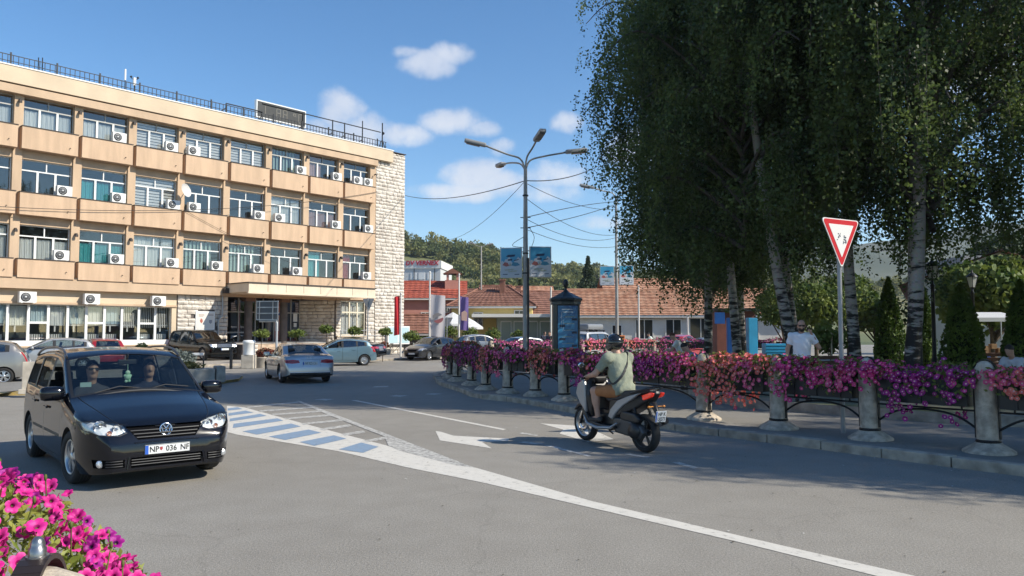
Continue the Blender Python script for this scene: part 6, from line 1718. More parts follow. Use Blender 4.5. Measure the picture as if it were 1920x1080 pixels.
# ================================================================== VEHICLES
from mathutils.bvhtree import BVHTree
M_TYRE = mat('tyre_rubber', (.018, .018, .018), .85, bump=.3, bscale=60)
M_RIM = mat('alloy_rim', (.48, .49, .50), .32, metal=.85)
M_RIMDARK = mat('rim_shadow', (.03, .03, .03), .7)
M_BLACKPL = mat('black_plastic', (.020, .020, .021), .55)
M_VOID = mat('dark_void', (.006, .006, .007), 1.0, spec=.05)
M_SEAL = mat('rubber_seal', (.010, .010, .011), .5)
M_CHROME = mat('chrome', (.75, .76, .78), .12, metal=1.0)
M_REFL = mat('lamp_reflector', (.70, .71, .73), .22, metal=.75, bump=.5, bscale=45)
M_LENS = glass_mat('lamp_lens', (.93, .95, .96), .10, 0, .6)
M_AMBER = mat('amber_bulb', (.75, .28, .04), .3, coat=.5)
M_TAIL = mat('tail_lamp_red', (.36, .012, .014), .12, coat=1.0, var=.25, vscale=30)
M_TAILD = mat('tail_lamp_dark_red', (.16, .008, .012), .12, coat=1.0)
M_PLATE = mat('white_plate', (.72, .73, .72), .45)
M_PLBLUE = mat('plate_blue', (.02, .10, .48), .5)
M_PLTEXT = mat('plate_black', (.01, .01, .01), .6)
M_AUTOGL = glass_mat('car_glass', (.42, .48, .47), .10, 0, .7)
M_AUTOGL2 = glass_mat('tinted_car_glass', (.16, .20, .20), .13, 0, .75)
M_SEATF = mat('seat_fabric', (.045, .045, .05), .9)
M_DASH = mat('dashboard', (.022, .022, .024), .75)
M_SKIN = mat('skin', (.46, .27, .19), .55, var=.08, vscale=12)
M_HAIR = mat('dark_hair', (.02, .015, .012), .7)
def paint(name, c, metal=0.0, rough=.28, coat=1.0): return mat(name, c, rough, metal=metal, coat=coat, spec=.5)

def pip(x, y, P):
 c = False; n = len(P); j = n - 1
 for i in range(n):
  xi, yi = P[i]; xj, yj = P[j]
  if (yi > y) != (yj > y) and x < (xj - xi) * (y - yi) / (yj - yi) + xi: c = not c
  j = i
 return c
def cut(bm, lay, poly, axes, part, filt):
 i, j = axes
 xs = [p[0] for p in poly]; ys = [p[1] for p in poly]
 bb = (min(xs) - .02, max(xs) + .02, min(ys) - .02, max(ys) + .02)
 def touches(f, q):
  a0 = b0 = 1e9; a1 = b1 = -1e9
  for v in f.verts:
   c = v.co; x = c[i]; y = c[j]
   if x < a0: a0 = x
   if x > a1: a1 = x
   if y < b0: b0 = y
   if y > b1: b1 = y
  return not (a1 < q[0] or a0 > q[1] or b1 < q[2] or b0 > q[3])
 cand = [f for f in bm.faces if filt(f) and touches(f, bb)]
 n = len(poly)
 for k in range(n):
  p, q = poly[k], poly[(k + 1) % n]
  dx, dy = q[0] - p[0], q[1] - p[1]
  if abs(dx) + abs(dy) < 1e-6: continue
  co = Vector((0, 0, 0)); no = Vector((0, 0, 0))
  co[i] = p[0]; co[j] = p[1]; no[i] = dy; no[j] = -dx
  ex = (min(p[0], q[0]) - .03, max(p[0], q[0]) + .03, min(p[1], q[1]) - .03, max(p[1], q[1]) + .03)
  fs = [f for f in cand if touches(f, ex)]
  if not fs: continue
  rest = [f for f in cand if f not in set(fs)] if False else None
  sel = set(fs); rest = [f for f in cand if f not in sel]
  geom = list({e for f in fs for e in f.edges} | {v for f in fs for v in f.verts}) + fs
  res = bmesh.ops.bisect_plane(bm, geom=geom, dist=1e-5, plane_co=co, plane_no=no.normalized())
  out = {g for g in res['geom'] if isinstance(g, bmesh.types.BMFace) and g.is_valid}
  cand = [f for f in rest if f.is_valid and f not in out] + list(out)
 for f in cand:
  f.normal_update()
  if not filt(f): continue
  c = f.calc_center_median()
  if pip(c[i], c[j], poly): f[lay] = part

def smooth_curve(pts, s, sig):
 x = np.linspace(pts[0][0] - .5, pts[-1][0] + .5, 1400)
 y = np.interp(x, [p[0] for p in pts], [p[1] for p in pts])
 k = np.arange(-200, 201) * (x[1] - x[0]); g = np.exp(-.5 * (k / sig) ** 2); g /= g.sum()
 y2 = np.convolve(np.pad(y, 200, 'edge'), g, 'valid')
 return np.interp(s, x, y2)

_wheel_cache = {}
def wheel_meshes(r, style):
 key = (round(r, 3), style)
 if key in _wheel_cache: return _wheel_cache[key]
 w = .105
 mb = MB(); rr = r * .66
 mb.lathe([(rr, -w * .9), (r * .9, -w), (r * .975, -w * .8), (r, -w * .5), (r, w * .5), (r * .975, w * .8), (r * .9, w), (rr, w * .9), (rr - .01, w * .6), (rr - .015, -w * .7)], 40, Matrix.Rotation(R(90), 4, 'X'))
 for g in (-.35, 0, .35): mb.lathe([(r + .001, w * g - .006), (r + .0015, w * g), (r + .001, w * g + .006)], 40, Matrix.Rotation(R(90), 4, 'X'), mi=1, caps=False)
 ty = mb.mesh('tyre', [M_TYRE, M_RIMDARK])
 mb = MB(); X = Matrix.Rotation(R(90), 4, 'X')     # outer side = -y
 mb.lathe([(rr, .085), (rr - .018, .092), (rr - .03, .07), (rr - .035, -.05)], 40, X, caps=False)
 mb.lathe([(rr - .02, .02), (0, .02)], 30, X, mi=1)
 mb.lathe([(.065, .03), (.06, .075), (.03, .085), (0, .085)], 20, X)
 ns = {'five': 5, 'multi': 7, 'cover': 9, 'ten': 5}[style]
 for k in range(ns):
  a = 2 * math.pi * k / ns + .3
  for da in ((-.13, .13) if style in ('five',) else (0,)):
   c, s = math.cos(a + da * .5), math.sin(a + da * .5); c2, s2 = math.cos(a + da * 1.6), math.sin(a + da * 1.6)
   wd = {'five': .022, 'multi': .032, 'cover': .045, 'ten': .05}[style]
   p0 = Vector((c * .04, s * .04, .078)); p1 = Vector((c2 * (rr - .02), s2 * (rr - .02), .066))
   t = (p1 - p0).normalized(); nrm = Vector((-t.y, t.x, 0)).normalized() * wd
   q = [p0 - nrm * .8, p0 + nrm * .8, p1 + nrm * 1.15, p1 - nrm * 1.15]
   mb.add(q + [v - Vector((0, 0, .04)) for v in q], [(0, 1, 2, 3), (0, 4, 5, 1), (1, 5, 6, 2), (2, 6, 7, 3), (3, 7, 4, 0)], X)
 rim = mb.mesh('rim', [M_RIM, M_RIMDARK])
 _wheel_cache[key] = (ty, rim)
 return _wheel_cache[key]

def plate(parent, x, z, s, rz, blue=True, w=.52, h=.112, tilt=0.0):
 """number plate; rz 0 faces +x"""
 pl = MB(); pl.rbox((0, 0, 0), (.012, w, h), .004)
 o = pl.build('number_plate', M_PLATE, parent, (x, 0, z), (0, tilt, rz))
 mb = MB(); mb.box((.0075, -w / 2 + .022, 0), (.002, .038, h - .008)); mb.build('plate_band', M_PLBLUE, o)
 mb = MB(); T = lambda dx, dy, ww, hh: mb.box((.0075, dx, dy), (.002, ww, hh))
 for e in ((-w / 2 + .004, 0, .004, h), (w / 2 - .004, 0, .004, h), (0, h / 2 - .004, w, .004), (0, -h / 2 + .004, w, .004)): T(*e)
 mb.build('plate_rim', M_PLTEXT, o)
 if s: text('plate_text', s, h * .95, M_PLTEXT, o, (.0075, .02, -.002), (R(90), 0, R(90)), .0012, .78 * w / .52, space=1.02)
 return o

def make_car(name, sp):
 """sp: shape of one vehicle, lengths in metres measured back from the nose"""
 L, W, fo, wb, wr = sp['L'], sp['W'], sp['fo'], sp['wb'], sp['wr']
 hero = sp.get('hero', False)
 root = empty(name, (0, 0, 0), 0)
 ra, rb = fo, fo + wb
 arch = wr + sp.get('archgap', .05)
 s = np.concatenate([[0, .008, .02, .04, .065, .1, .14], np.linspace(.19, L - .19, 84 if hero else 50), [L - .14, L - .1, L - .065, L - .04, L - .02, L - .008, L]])
 for c in (ra, rb):
  t = np.linspace(0, math.pi, 17 if hero else 11)
  s = np.concatenate([s, c + arch * np.cos(t), [c - arch - .001, c + arch + .001]])
 s = np.unique(np.round(s, 4)); s = s[(s >= 0) & (s <= L)]
 zt = smooth_curve(sp['top'], s, sp.get('sig', .035)); zb = smooth_curve(sp['belt'], s, .08)
 zl = smooth_curve(sp['low'], s, .05)
 for c in (ra, rb):
  q = arch ** 2 - (s - c) ** 2
  zl = np.where(q >= 0, np.maximum(zl, wr * .98 + np.sqrt(np.maximum(q, 0))), zl)
 pf, sf, pr, sr = sp.get('plan', (.26, .75, .16, .6))
 w = W / 2 * (1 - pf * np.clip(1 - s / sf, 0, 1) ** 2.3) * (1 - pr * np.clip(1 - (L - s) / sr, 0, 1) ** 2.3)
 w = w - .035 * np.exp(-s / .03) - .035 * np.exp(-(L - s) / .03)
 zl = zl + .03 * np.exp(-s / .03) + .03 * np.exp(-(L - s) / .03)
 zt = zt - .03 * np.exp(-s / .02) - .03 * np.exp(-(L - s) / .02)
 zb = np.minimum(zb, zt - .03); zb = np.maximum(zb, zl + .04)
 zt = np.maximum(zt, zb + .02)
 dz = np.abs(np.gradient(zt, s)); cr = sp.get('crown', .035) + np.minimum(.06 * dz, .07)
 h = zt - zb; cr = np.minimum(cr, h * .55)
 ze = zt - cr; tum = sp.get('tumble', .30)
 def prof(z):
  q = (z - .58)
  return 1 - np.where(q > 0, .16, .22) * q * q - np.where(z < .34, 1.2 * (.34 - z) ** 2, 0)
 rings = []
 NS, NG, NT = (9, 6, 7) if hero else (6, 4, 5)
 for i in range(len(s)):
  pts = []
  for k in range(NS + 1):
   z = zl[i] + (zb[i] - zl[i]) * k / NS
   # side crease line
   y = w[i] * prof(z) + sp.get('crease', .006) * math.exp(-((z - zb[i] + .12) / .03) ** 2)
   pts.append((y, z))
  yb = pts[-1][0]; hh = ze[i] - zb[i]; inset = tum * hh + .015; r = min(.06, hh * .35)
  yr = yb - inset
  for k in range(1, NG + 1):
   t = k / NG; pts.append((yb - inset * t ** 1.25, zb[i] + (hh - r) * t))
  pts.append((yr - r * .35, ze[i] - r * .25))
  y0 = yr - r * 1.1
  for k in range(NT):
   t = k / NT; y = y0 * (1 - t)
   pts.append((y, ze[i] + cr[i] * (1 - (y / max(y0, 1e-3)) ** 2)))
  pts.append((0, zt[i]))
  rings.append(pts)
 n = len(rings[0])
 bm = bmesh.new()
 lay = bm.faces.layers.int.new('part')
 V = [[bm.verts.new((s[i], -y, z)) for y, z in rg] + [bm.verts.new((s[i], y, z)) for y, z in rg[:-1]][::-1] for i, rg in enumerate(rings)]
 m = len(V[0])
 for i in range(len(V) - 1):
  for k in range(m - 1):
   try: bm.faces.new((V[i][k], V[i][k + 1], V[i + 1][k + 1], V[i + 1][k]))
   except ValueError: pass
 bm.faces.new(V[0][::-1]); bm.faces.new(V[-1])
 bmesh.ops.recalc_face_normals(bm, faces=bm.faces[:])
 # make sure normals face outwards
 bm.faces.ensure_lookup_table()
 top = max(bm.faces, key=lambda f: f.calc_center_median().z)
 if top.normal.z < 0: bmesh.ops.reverse_faces(bm, faces=bm.faces[:])
 bm.normal_update()
 fz = lambda x: float(np.interp(x, s, ze)); fb = lambda x: float(np.interp(x, s, zb)); fw = lambda x: float(np.interp(x, s, w)); ft = lambda x: float(np.interp(x, s, zt))
 parts = {}; pid = [0]
 def region(pname, poly, axes, filt, material, parent=None, rec=0.0):
  pid[0] += 1; cut(bm, lay, poly, axes, pid[0], filt); parts[pid[0]] = (pname, material, parent, rec); return pid[0]
 glass = sp.get('glass', M_AUTOGL)
 side = lambda sg: (lambda f: f.normal.y * sg > .35)
 # doors first, so that windows cut out of them afterwards
 body_m = sp['paint']
 for sg in (-1, 1):
  if 'doors' in sp and (hero or sg == sp.get('show', sg)):
   for (d0, d1) in sp['doors']:
    zlo = sp.get('doorlow', .30)
    ztop = min(fz(d0 + .05), fz(d1 - .05))
    dp = [(d0, zlo), (d1, zlo), (d1, fb(d1) + .0), (d1 + sp.get('dlean', .0), fb(d1)), (d1, fb(d1) + .005), (d0, fb(d0) + .005)]
    dp = [(d0, zlo), (d1, zlo), (d1, fb(d1)), (d0, fb(d0))]
    g = .006 if hero else .009
    region('door_gap', dp, (0, 2), side(sg), M_SEAL)
    region('door', [(d0 + g, zlo + g), (d1 - g, zlo + g), (d1 - g, fb(d1) + .001), (d0 + g, fb(d0) + .001)], (0, 2), side(sg), body_m)
  gl = sp['sideglass']
  a, b = gl['span']
  xs = np.linspace(a, b, 9)
  lowl = [(x, fb(x) + .02) for x in xs]; up = [(x, max(fb(x) + .02, fz(x) - gl.get('drop', .075))) for x in xs]
  def strip(x0, x1, pad):
   q = np.linspace(x0 + pad, x1 - pad, 6)
   lo = [(x, fb(x) + .022 + pad) for x in q]; hi = [(x, max(fb(x) + .024 + pad, fz(x) - gl.get('drop', .075) - pad)) for x in q]
   P = lo + hi[::-1]
   out = [P[0]]
   for p in P[1:]:
    if abs(p[0] - out[-1][0]) + abs(p[1] - out[-1][1]) > .012: out.append(p)
   return out
  region('window_frame', strip(a, b, -.008), (0, 2), lambda f, sg=sg: f.normal.y * sg > .25, M_SEAL)
  for (x0, x1) in gl['panes']:
   if (round(x0, 2), sg) in sp.get('open', ()):
    region('open_window', strip(x0, x1, .014), (0, 2), lambda f, sg=sg: f.normal.y * sg > .25, None)
   else:
    region('window', strip(x0, x1, .014), (0, 2), lambda f, sg=sg: f.normal.y * sg > .25, sp.get('sideglassm', glass), rec=.006)
 def topview(s0, s1, pad, front):
  q = np.linspace(s0, s1, 5)
  yr = [max(.1, (fw(x) - (tum * (fz(x) - fb(x)) + .015)) - pad) for x in q]
  return [(x, -y) for x, y in zip(q, yr)] + [(x, y) for x, y in zip(q[::-1], yr[::-1])]
 if 'windshield' in sp:
  a, b = sp['windshield']
  region('windscreen_seal', topview(a - .03, b + .015, .05, 1), (0, 1), lambda f: f.normal.x < -.12 and f.normal.z > .25, M_SEAL)
  region('windscreen', topview(a, b, .085, 1), (0, 1), lambda f: f.normal.x < -.12 and f.normal.z > .25, glass, rec=.006)
 if 'backlight' in sp:
  bl = sp['backlight']
  P = lambda pad: [(-bl[2] + pad, bl[0] + pad), (bl[2] - pad, bl[0] + pad), (bl[3] - pad, bl[1] - pad), (-bl[3] + pad, bl[1] - pad)]
  flt = lambda f: f.normal.x > .18
  region('rear_window_seal', P(-.02), (1, 2), flt, M_SEAL)
  region('rear_window', P(.012), (1, 2), flt, sp.get('rearglass', glass), rec=.006)
 fr = lambda f: f.normal.x < -.12
 re_ = lambda f: f.normal.x > .12
 for it in sp.get('front', []): region(it[0], it[1], (1, 2), fr, it[2], None, it[3] if len(it) > 3 else 0)
 for it in sp.get('rear', []): region(it[0], it[1], (1, 2), re_, it[2], None, it[3] if len(it) > 3 else 0)
 for it in sp.get('sides', []):
  for sg in (-1, 1): region(it[0], it[1], (0, 2), side(sg), it[2])
 bm.normal_update()
 # split into objects
 groups = {}
 for f in bm.faces: groups.setdefault(f[lay], []).append(f)
 made = {}
 def emit(pid_, faces):
  idx = {}; vs = []; ns = []; fs = []
  nm, mt, par, rec = parts.get(pid_, ('body', body_m, None, 0))
  for f in faces:
   q = []
   for v in f.verts:
    if v.index not in idx:
     idx[v.index] = len(vs); vs.append((L / 2 - (v.co.x - v.normal.x * rec), -(v.co.y - v.normal.y * rec), v.co.z - v.normal.z * rec)); ns.append((-v.normal.x, -v.normal.y, v.normal.z))
    q.append(idx[v.index])
   fs.append(q)
  me = bpy.data.meshes.new(nm); me.from_pydata(vs, [], fs)
  me.polygons.foreach_set('use_smooth', [True] * len(fs)); me.update()
  me.normals_split_custom_set_from_vertices(ns)
  me.materials.append(mt)
  return link(nm, me, root)
 bm.verts.index_update()
 for k, fs in groups.items():
  if k and parts[k][1] is None: continue
  made.setdefault(parts[k][0] if k else 'body', []).append(emit(k, fs))
 bm.free()
 # underbody
 mb = MB()
 und = [(L / 2 - s[i], -(w[i] - .012), zl[i] + .004) for i in range(len(s))]
 vs = []; fs = []
 for i in range(len(s)):
  vs += [(L / 2 - s[i], -(w[i] * prof(zl[i]) - .002), zl[i] + .002), (L / 2 - s[i], (w[i] * prof(zl[i]) - .002), zl[i] + .002)]
  if i: fs.append((2 * i - 2, 2 * i, 2 * i + 1, 2 * i - 1))
 mb.add(vs, fs, mi=0); mb.bb((L / 2 - .35, -W / 2 + .3, .2), (-L / 2 + .35, W / 2 - .3, .62))
 mb.build('underbody', M_RIMDARK, root)
 # wheels
 ty, rim = wheel_meshes(wr, sp.get('rim', 'five'))
 tr = W / 2 - .125
 for ax in (ra, rb):
  for sg in (-1, 1):
   o = link('wheel', ty, root, (L / 2 - ax, sg * tr, wr), (0, 0, (0 if sg < 0 else math.pi) + (sp.get('steer', 0) if ax == ra else 0)))
   link('rim', rim, o)
 # mirrors
 mx, mz = sp['mirror']
 for sg in (-1, 1):
  yb = fw(mx) * .97
  mb = MB(); mb.sm = True
  T = Matrix.Translation((L / 2 - mx, sg * (yb + .12), mz + .03))
  ms = sp.get('mirrorsize', 1.0)
  mb.rbox((0, 0, 0), (.14 * ms, .24 * ms, .155 * ms), .055 * ms, T); mb.s = [True] * len(mb.s); mb.tube([(0, -sg * .16, -.04), (0, -sg * .06, -.03)], .028, 8, T)
  o = mb.build('mirror', sp.get('mirrorm', body_m), root)
  mb = MB(); mb.box((L / 2 - mx - .066 * ms, sg * (yb + .12), mz + .03), (.03, .17 * ms, .11 * ms)); mb.build('mirror_glass', M_CHROME, o)
 # handles
 if hero or sp.get('handles', True):
  for (d0, d1) in sp.get('doors', []):
   for sg in (-1, 1):
    x = d1 - .17; z = fb(x) - .15
    mb = MB(); mb.rbox((L / 2 - x, sg * (fw(x) * float(prof(z)) + .02), z), (.19, .03, .032), .01); mb.build('door_handle', sp.get('handlem', body_m), root)
 # interior
 cab = sp.get('cabin')
 if cab:
  fx = L / 2 - cab['front']
  for sg in (-1, 1):
   mb = MB(); mb.rbox((fx - .05, sg * W * .2, .55), (.5, .5, .2), .05)
   T = Matrix.Translation((fx - .33, sg * W * .2, .86)) @ Matrix.Rotation(R(-14), 4, 'Y')
   mb.rbox((0, 0, 0), (.16, .48, .62), .06, T); mb.rbox((-.0, 0, .42), (.11, .26, .19), .045, T); mb.build('seat', M_SEATF, root)
  T = Matrix.Translation((fx - 1.25, 0, .82)) @ Matrix.Rotation(R(-16), 4, 'Y')
  mb = MB(); mb.rbox((0, 0, 0), (.16, W * .74, .6), .06, T); mb.rbox((.3, 0, -.3), (.5, W * .74, .2), .05, T)
  for q in (-.26, 0.26): mb.rbox((0, q * W, .37), (.1, .24, .16), .04, T)
  mb.build('rear_seat', M_SEATF, root)
  mb = MB(); dz = cab.get('dashz', .92); mb.rbox((fx + .72, 0, dz - .2), (.5, W * .82, .4), .08); mb.build('dashboard', M_DASH, root)
  mb = MB(); T = Matrix.Translation((fx + .40, W * .2, dz - .06)) @ Matrix.Rotation(R(-66), 4, 'Y')
  mb.tube([(.185 * math.cos(a), .185 * math.sin(a), 0) for a in np.linspace(0, 2 * math.pi, 25)], .016, 8, T); mb.box((0, 0, 0), (.1, .32, .03), T); mb.build('steering_wheel', M_DASH, root)
 bv = []
 for lst in made.values():
  for o in lst:
   bv.append(BVHTree.FromPolygons([v.co.copy() for v in o.data.vertices], [list(p.vertices) for p in o.data.polygons]))
 def hit(org, d):
  best = None
  for b in bv:
   h_ = b.ray_cast(Vector(org), Vector(d))
   if h_[0] is not None and (best is None or h_[3] < best[1]): best = (h_[0], h_[3])
  return best[0] if best else None
 def front_x(y, z, dflt=L / 2 - .05):
  p = hit((L, y, z), (-1, 0, 0)); return p.x if p else dflt
 def rear_x(y, z, dflt=-L / 2 + .05):
  p = hit((-L, y, z), (1, 0, 0)); return p.x if p else dflt
 return root, dict(fz=fz, fb=fb, fw=fw, ft=ft, parts=made, front_x=front_x, rear_x=rear_x, hit=hit)

_occ = {}
def occupant(car, x, y, z, shirt, label=None, glasses=False, name='person', look=0.0):
 """head, shoulders and arms of somebody sitting in a car"""
 def body(P):
  d = sdf_ell(P, (0, 0, .0), (.12, .21, .30))
  for sg in (-1, 1):
   d = smin(d, sdf_cone(P, (.0, sg * .17, .17), (.10, sg * .24, -.1), .062, .05), .05)
   d = smin(d, sdf_cone(P, (.10, sg * .24, -.1), (.36, sg * .15, -.02), .048, .036), .03)
  return d
 r = empty(name, (0, 0, 0))
 def once(nm, fn, lo, hi, st, m):
  if nm not in _occ: _occ[nm] = surface_nets(fn, lo, hi, st)
  return link(nm, np_mesh(nm, *_occ[nm], m, smooth=True), r)
 once('shirt', body, (-.3, -.4, -.35), (.5, .4, .4), .022, shirt)
 def head(P):
  d = sdf_ell(P, (.01, 0, .46), (.095, .075, .12)); d = smin(d, sdf_cone(P, (0, 0, .24), (.01, 0, .4), .055, .055), .03)
  d = smin(d, sdf_cone(P, (.095, 0, .47), (.115, 0, .435), .012, .018), .02)
  return smin(d, sdf_ell(P, (.05, 0, .37), (.05, .05, .04)), .03)
 once('head', head, (-.16, -.14, .18), (.17, .14, .62), .014, M_SKIN)
 def hair(P): return np.maximum(sdf_ell(P, (-.012, 0, .485), (.102, .085, .115)), -(P[..., 2] - (.47 + .5 * P[..., 0])))
 once('hair', hair, (-.16, -.14, .3), (.17, .14, .66), .014, M_HAIR)
 if glasses:
  mb = MB(); mb.box((.098, -.035, .475), (.02, .055, .034)); mb.box((.098, .035, .475), (.02, .055, .034)); mb.box((.105, 0, .485), (.01, .02, .008))
  mb.box((.04, -.078, .48), (.12, .006, .012)); mb.box((.04, .078, .48), (.12, .006, .012)); mb.build('sunglasses', M_BLACKPL, r)
 r.matrix_basis = car.matrix_basis @ Matrix.Translation((x, y, z))
 return r

def put(car, x, y, heading, z=0.0, label=None, cat='car', group='cars'):
 """heading: unit vector the nose points to"""
 car.location = (x, y, z); car.rotation_euler = (0, 0, math.atan2(heading[1], heading[0]))
 tag(car, label, cat, group)
 return car

def mir(poly): return [(-x, z) for x, z in poly][::-1]

# ---- the black people carrier in front
P_BLACK = mat('black_car_paint', (.0035, .0042, .0075), .09, coat=.35, spec=.35)
tl = 4.39
hl = [(.42, .665), (.52, .63), (.72, .645), (.86, .70), (.89, .79), (.76, .81), (.56, .78), (.44, .745)]
tour = dict(L=4.39, W=1.80, fo=.90, wb=2.68, wr=.325, hero=True, paint=P_BLACK, archgap=.045,
 top=[(-.3, .50), (0, .52), (.02, .60), (.06, .70), (.10, .745), (.20, .80), (.60, .925), (1.0, 1.02), (1.12, 1.06), (1.95, 1.55), (2.15, 1.60), (2.7, 1.63), (3.4, 1.61), (3.95, 1.555), (4.08, 1.50), (4.28, 1.05), (4.33, .9), (4.36, .70), (4.39, .6)],
 belt=[(-.3, .46), (0, .5), (.1, .68), (.3, .78), (.9, .90), (1.4, .965), (2.5, 1.0), (3.6, 1.04), (4.2, 1.06), (4.39, .6)],
 low=[(0, .20), (.5, .17), (1.3, .19), (3.0, .20), (3.9, .22), (4.39, .30)], crown=.04, tumble=.20,
 plan=(.27, .70, .14, .5), crease=.010,
 doors=[(1.38, 2.42), (2.44, 3.28)], doorlow=.27,
 sideglass=dict(span=(1.30, 4.0), drop=.085, panes=[(1.36, 1.58), (1.60, 2.39), (2.47, 3.24), (3.32, 3.93)]),
 open=((1.6, 1),), sideglassm=glass_mat('touran_side_glass', (.30, .33, .33), .07, 0, .65),
 glass=glass_mat('touran_glass', (.50, .56, .56), .05, 0, .5),
 windshield=(1.20, 1.93), backlight=(1.08, 1.48, .62, .54),
 front=[('headlight_seal', hl, M_SEAL), ('headlight_seal', mir(hl), M_SEAL),
   ('grille_surround', [(-.50, .745), (-.36, .555), (.36, .555), (.50, .745)], P_BLACK),
   ('grille', [(-.45, .732), (-.33, .575), (.33, .575), (.45, .732)], M_VOID, .03),
   ('lower_intake', [(-.42, .375), (-.40, .255), (.40, .255), (.42, .375)], M_VOID, .03),
   ('fog_intake', [(-.78, .37), (-.76, .27), (-.47, .27), (-.47, .36)], M_VOID, .02), ('fog_intake', [(.47, .36), (.47, .27), (.76, .27), (.78, .37)], M_VOID, .02)],
 rear=[('tail_lamp', [(.62, .75), (.84, .75), (.84, 1.1), (.66, 1.1)], M_TAIL), ('tail_lamp', mir([(.62, .75), (.84, .75), (.84, 1.1), (.66, 1.1)]), M_TAIL)],
 sides=[('side_moulding', [(1.40, .52), (2.40, .52), (2.40, .56), (1.40, .56)], M_BLACKPL), ('side_moulding', [(2.47, .52), (3.20, .52), (3.20, .56), (2.47, .56)], M_BLACKPL)],
 mirror=(1.38, 1.04), mirrorsize=1.15, mirrorm=P_BLACK, rim='five', steer=.10, cabin=dict(front=2.15, dashz=.98))
# lenses sit inside the seals
ins_ = lambda P, k: [((x - .65) * k + .65, (z - .72) * k + .72) for x, z in P]
tour['front'] += [('headlight', ins_(hl, .94), M_LENS, .002), ('headlight', mir(ins_(hl, .94)), M_LENS, .002)]
car, I = make_car('people_carrier', tour)
hx = tl / 2
front_x = I['front_x']
# headlight insides
for o in I['parts']['headlight']:
 me = o.data
 ys_ = [v.co.y for v in me.vertices]; sg = 1 if sum(ys_) > 0 else -1
 mb = MB()
 vs = [(v.co.x - .07, v.co.y * 1.0, v.co.z) for v in me.vertices]
 mb.add(vs, [list(p.vertices) for p in me.polygons], smooth=True)
 mb.build('reflector', mat('lamp_housing', (.78, .80, .80), .35, metal=.15, bump=.6, bscale=18), o)
 for (y, z, r_, m_) in ((.70, .735, .072, M_CHROME), (.53, .705, .055, M_CHROME), (.615, .665, .028, M_AMBER)):
  x = front_x(sg * y, z)
  mb = MB(); T = Matrix.Translation((x - .075, sg * y, z)) @ Matrix.Rotation(R(90), 4, 'Y')
  mb.lathe([(r_, .03), (r_ * .85, .022), (r_ * .5, -.0), (.0, -.005)], 24, T, caps=False); mb.ball((x - .05, sg * y, z), r_ * .33)
  mb.build('lamp_bowl', m_, o)
# grille bars, badge, intakes, fog lamps
for z in (.60, .638, .676, .712):
 hw = .33 + (z - .575) / (.732 - .575) * .12 - .012
 pts = [(front_x(y, z) + .014, y, z) for y in np.linspace(-hw, hw, 9)]
 mb = MB(); mb.tube(pts, .011, 6); mb.build('grille_bar', mat('grille_plastic', (.022, .022, .024), .4), car)
for z in (.285, .315, .345):
 pts = [(front_x(y, z) + .014, y, z) for y in np.linspace(-.395, .395, 9)]
 mb = MB(); mb.tube(pts, .009, 6); mb.build('intake_bar', MATS['grille_plastic'], car)
 for sg in (-1, 1):
  mb = MB(); mb.tube([(front_x(sg * y, z) + .008, sg * y, z) for y in np.linspace(.49, .66, 5)], .008, 6); mb.build('intake_bar', MATS['grille_plastic'], car)
for sg in (-1, 1):
 x = front_x(sg * .70, .32); mb = MB()
 T = Matrix.Translation((x - .005, sg * .70, .32)) @ Matrix.Rotation(R(90), 4, 'Y') @ Matrix.Rotation(0, 4, 'X')
 mb.lathe([(.05, 0), (.048, .012), (.03, .02), (0, .022)], 20, T); mb.build('fog_lamp', M_REFL, car)
 x = front_x(sg * .435, .32); mb = MB(); mb.tube([(x + .004, sg * .42, .38), (x + .006, sg * .44, .25)], .016, 6); mb.build('bumper_strut', P_BLACK, car)
x = front_x(0, .66) + .004
mb = MB(); T = Matrix.Translation((x, 0, .672)) @ Matrix.Rotation(R(78), 4, 'Y')
mb.lathe([(.062, -.02), (.075, -.004), (.078, .006), (.07, .012), (.064, .008)], 28, T, caps=False)
mb.lathe([(.066, .0), (0, .0)], 24, T, mi=1)
# the two letters of the round badge, V above W   (local: -x up, y across)
def stroke(a, b): mb.tube([T @ Vector((-a[1], a[0], .009)), T @ Vector((-b[1], b[0], .009))], .0075, 5)
stroke((-.032, .055), (0, .008)); stroke((.032, .055), (0, .008))
stroke((-.052, .026), (-.026, -.052)); stroke((-.026, -.052), (0, -.002)); stroke((0, -.002), (.026, -.052)); stroke((.026, -.052), (.052, .026))
mb.build('badge', [M_CHROME, mat('badge_blue', (.02, .03, .06), .3)], car)
mb = MB(); mb.tube([(front_x(y, .545) + .004, y, .545 + .0 * y) for y in np.linspace(-.37, .37, 11)], .008, 6); mb.build('grille_trim', P_BLACK, car)
pl = plate(car, front_x(0, .44) + .012, .452, '', 0)
text('plate_text', 'NP', .095, M_PLTEXT, pl, (.0078, -.155, -.002), (R(90), 0, R(90)), .0012, .9, bold=.0012)
text('plate_text', '036', .095, M_PLTEXT, pl, (.0078, .04, -.002), (R(90), 0, R(90)), .0012, .9, bold=.0012)
text('plate_text', 'NF', .095, M_PLTEXT, pl, (.0078, .195, -.002), (R(90), 0, R(90)), .0012, .9, bold=.0012)
mb = MB(); T2 = Matrix.Translation((.0078, -.075, .004)) @ Matrix.Rotation(R(90), 4, 'Z') @ Matrix.Rotation(R(90), 4, 'X')
mb.prism([(-.016, .022), (.016, .022), (.016, -.006), (0, -.024), (-.016, -.006)], 0, .001, T2); mb.build('plate_crest', mat('crest_red', (.35, .05, .05), .6), pl)
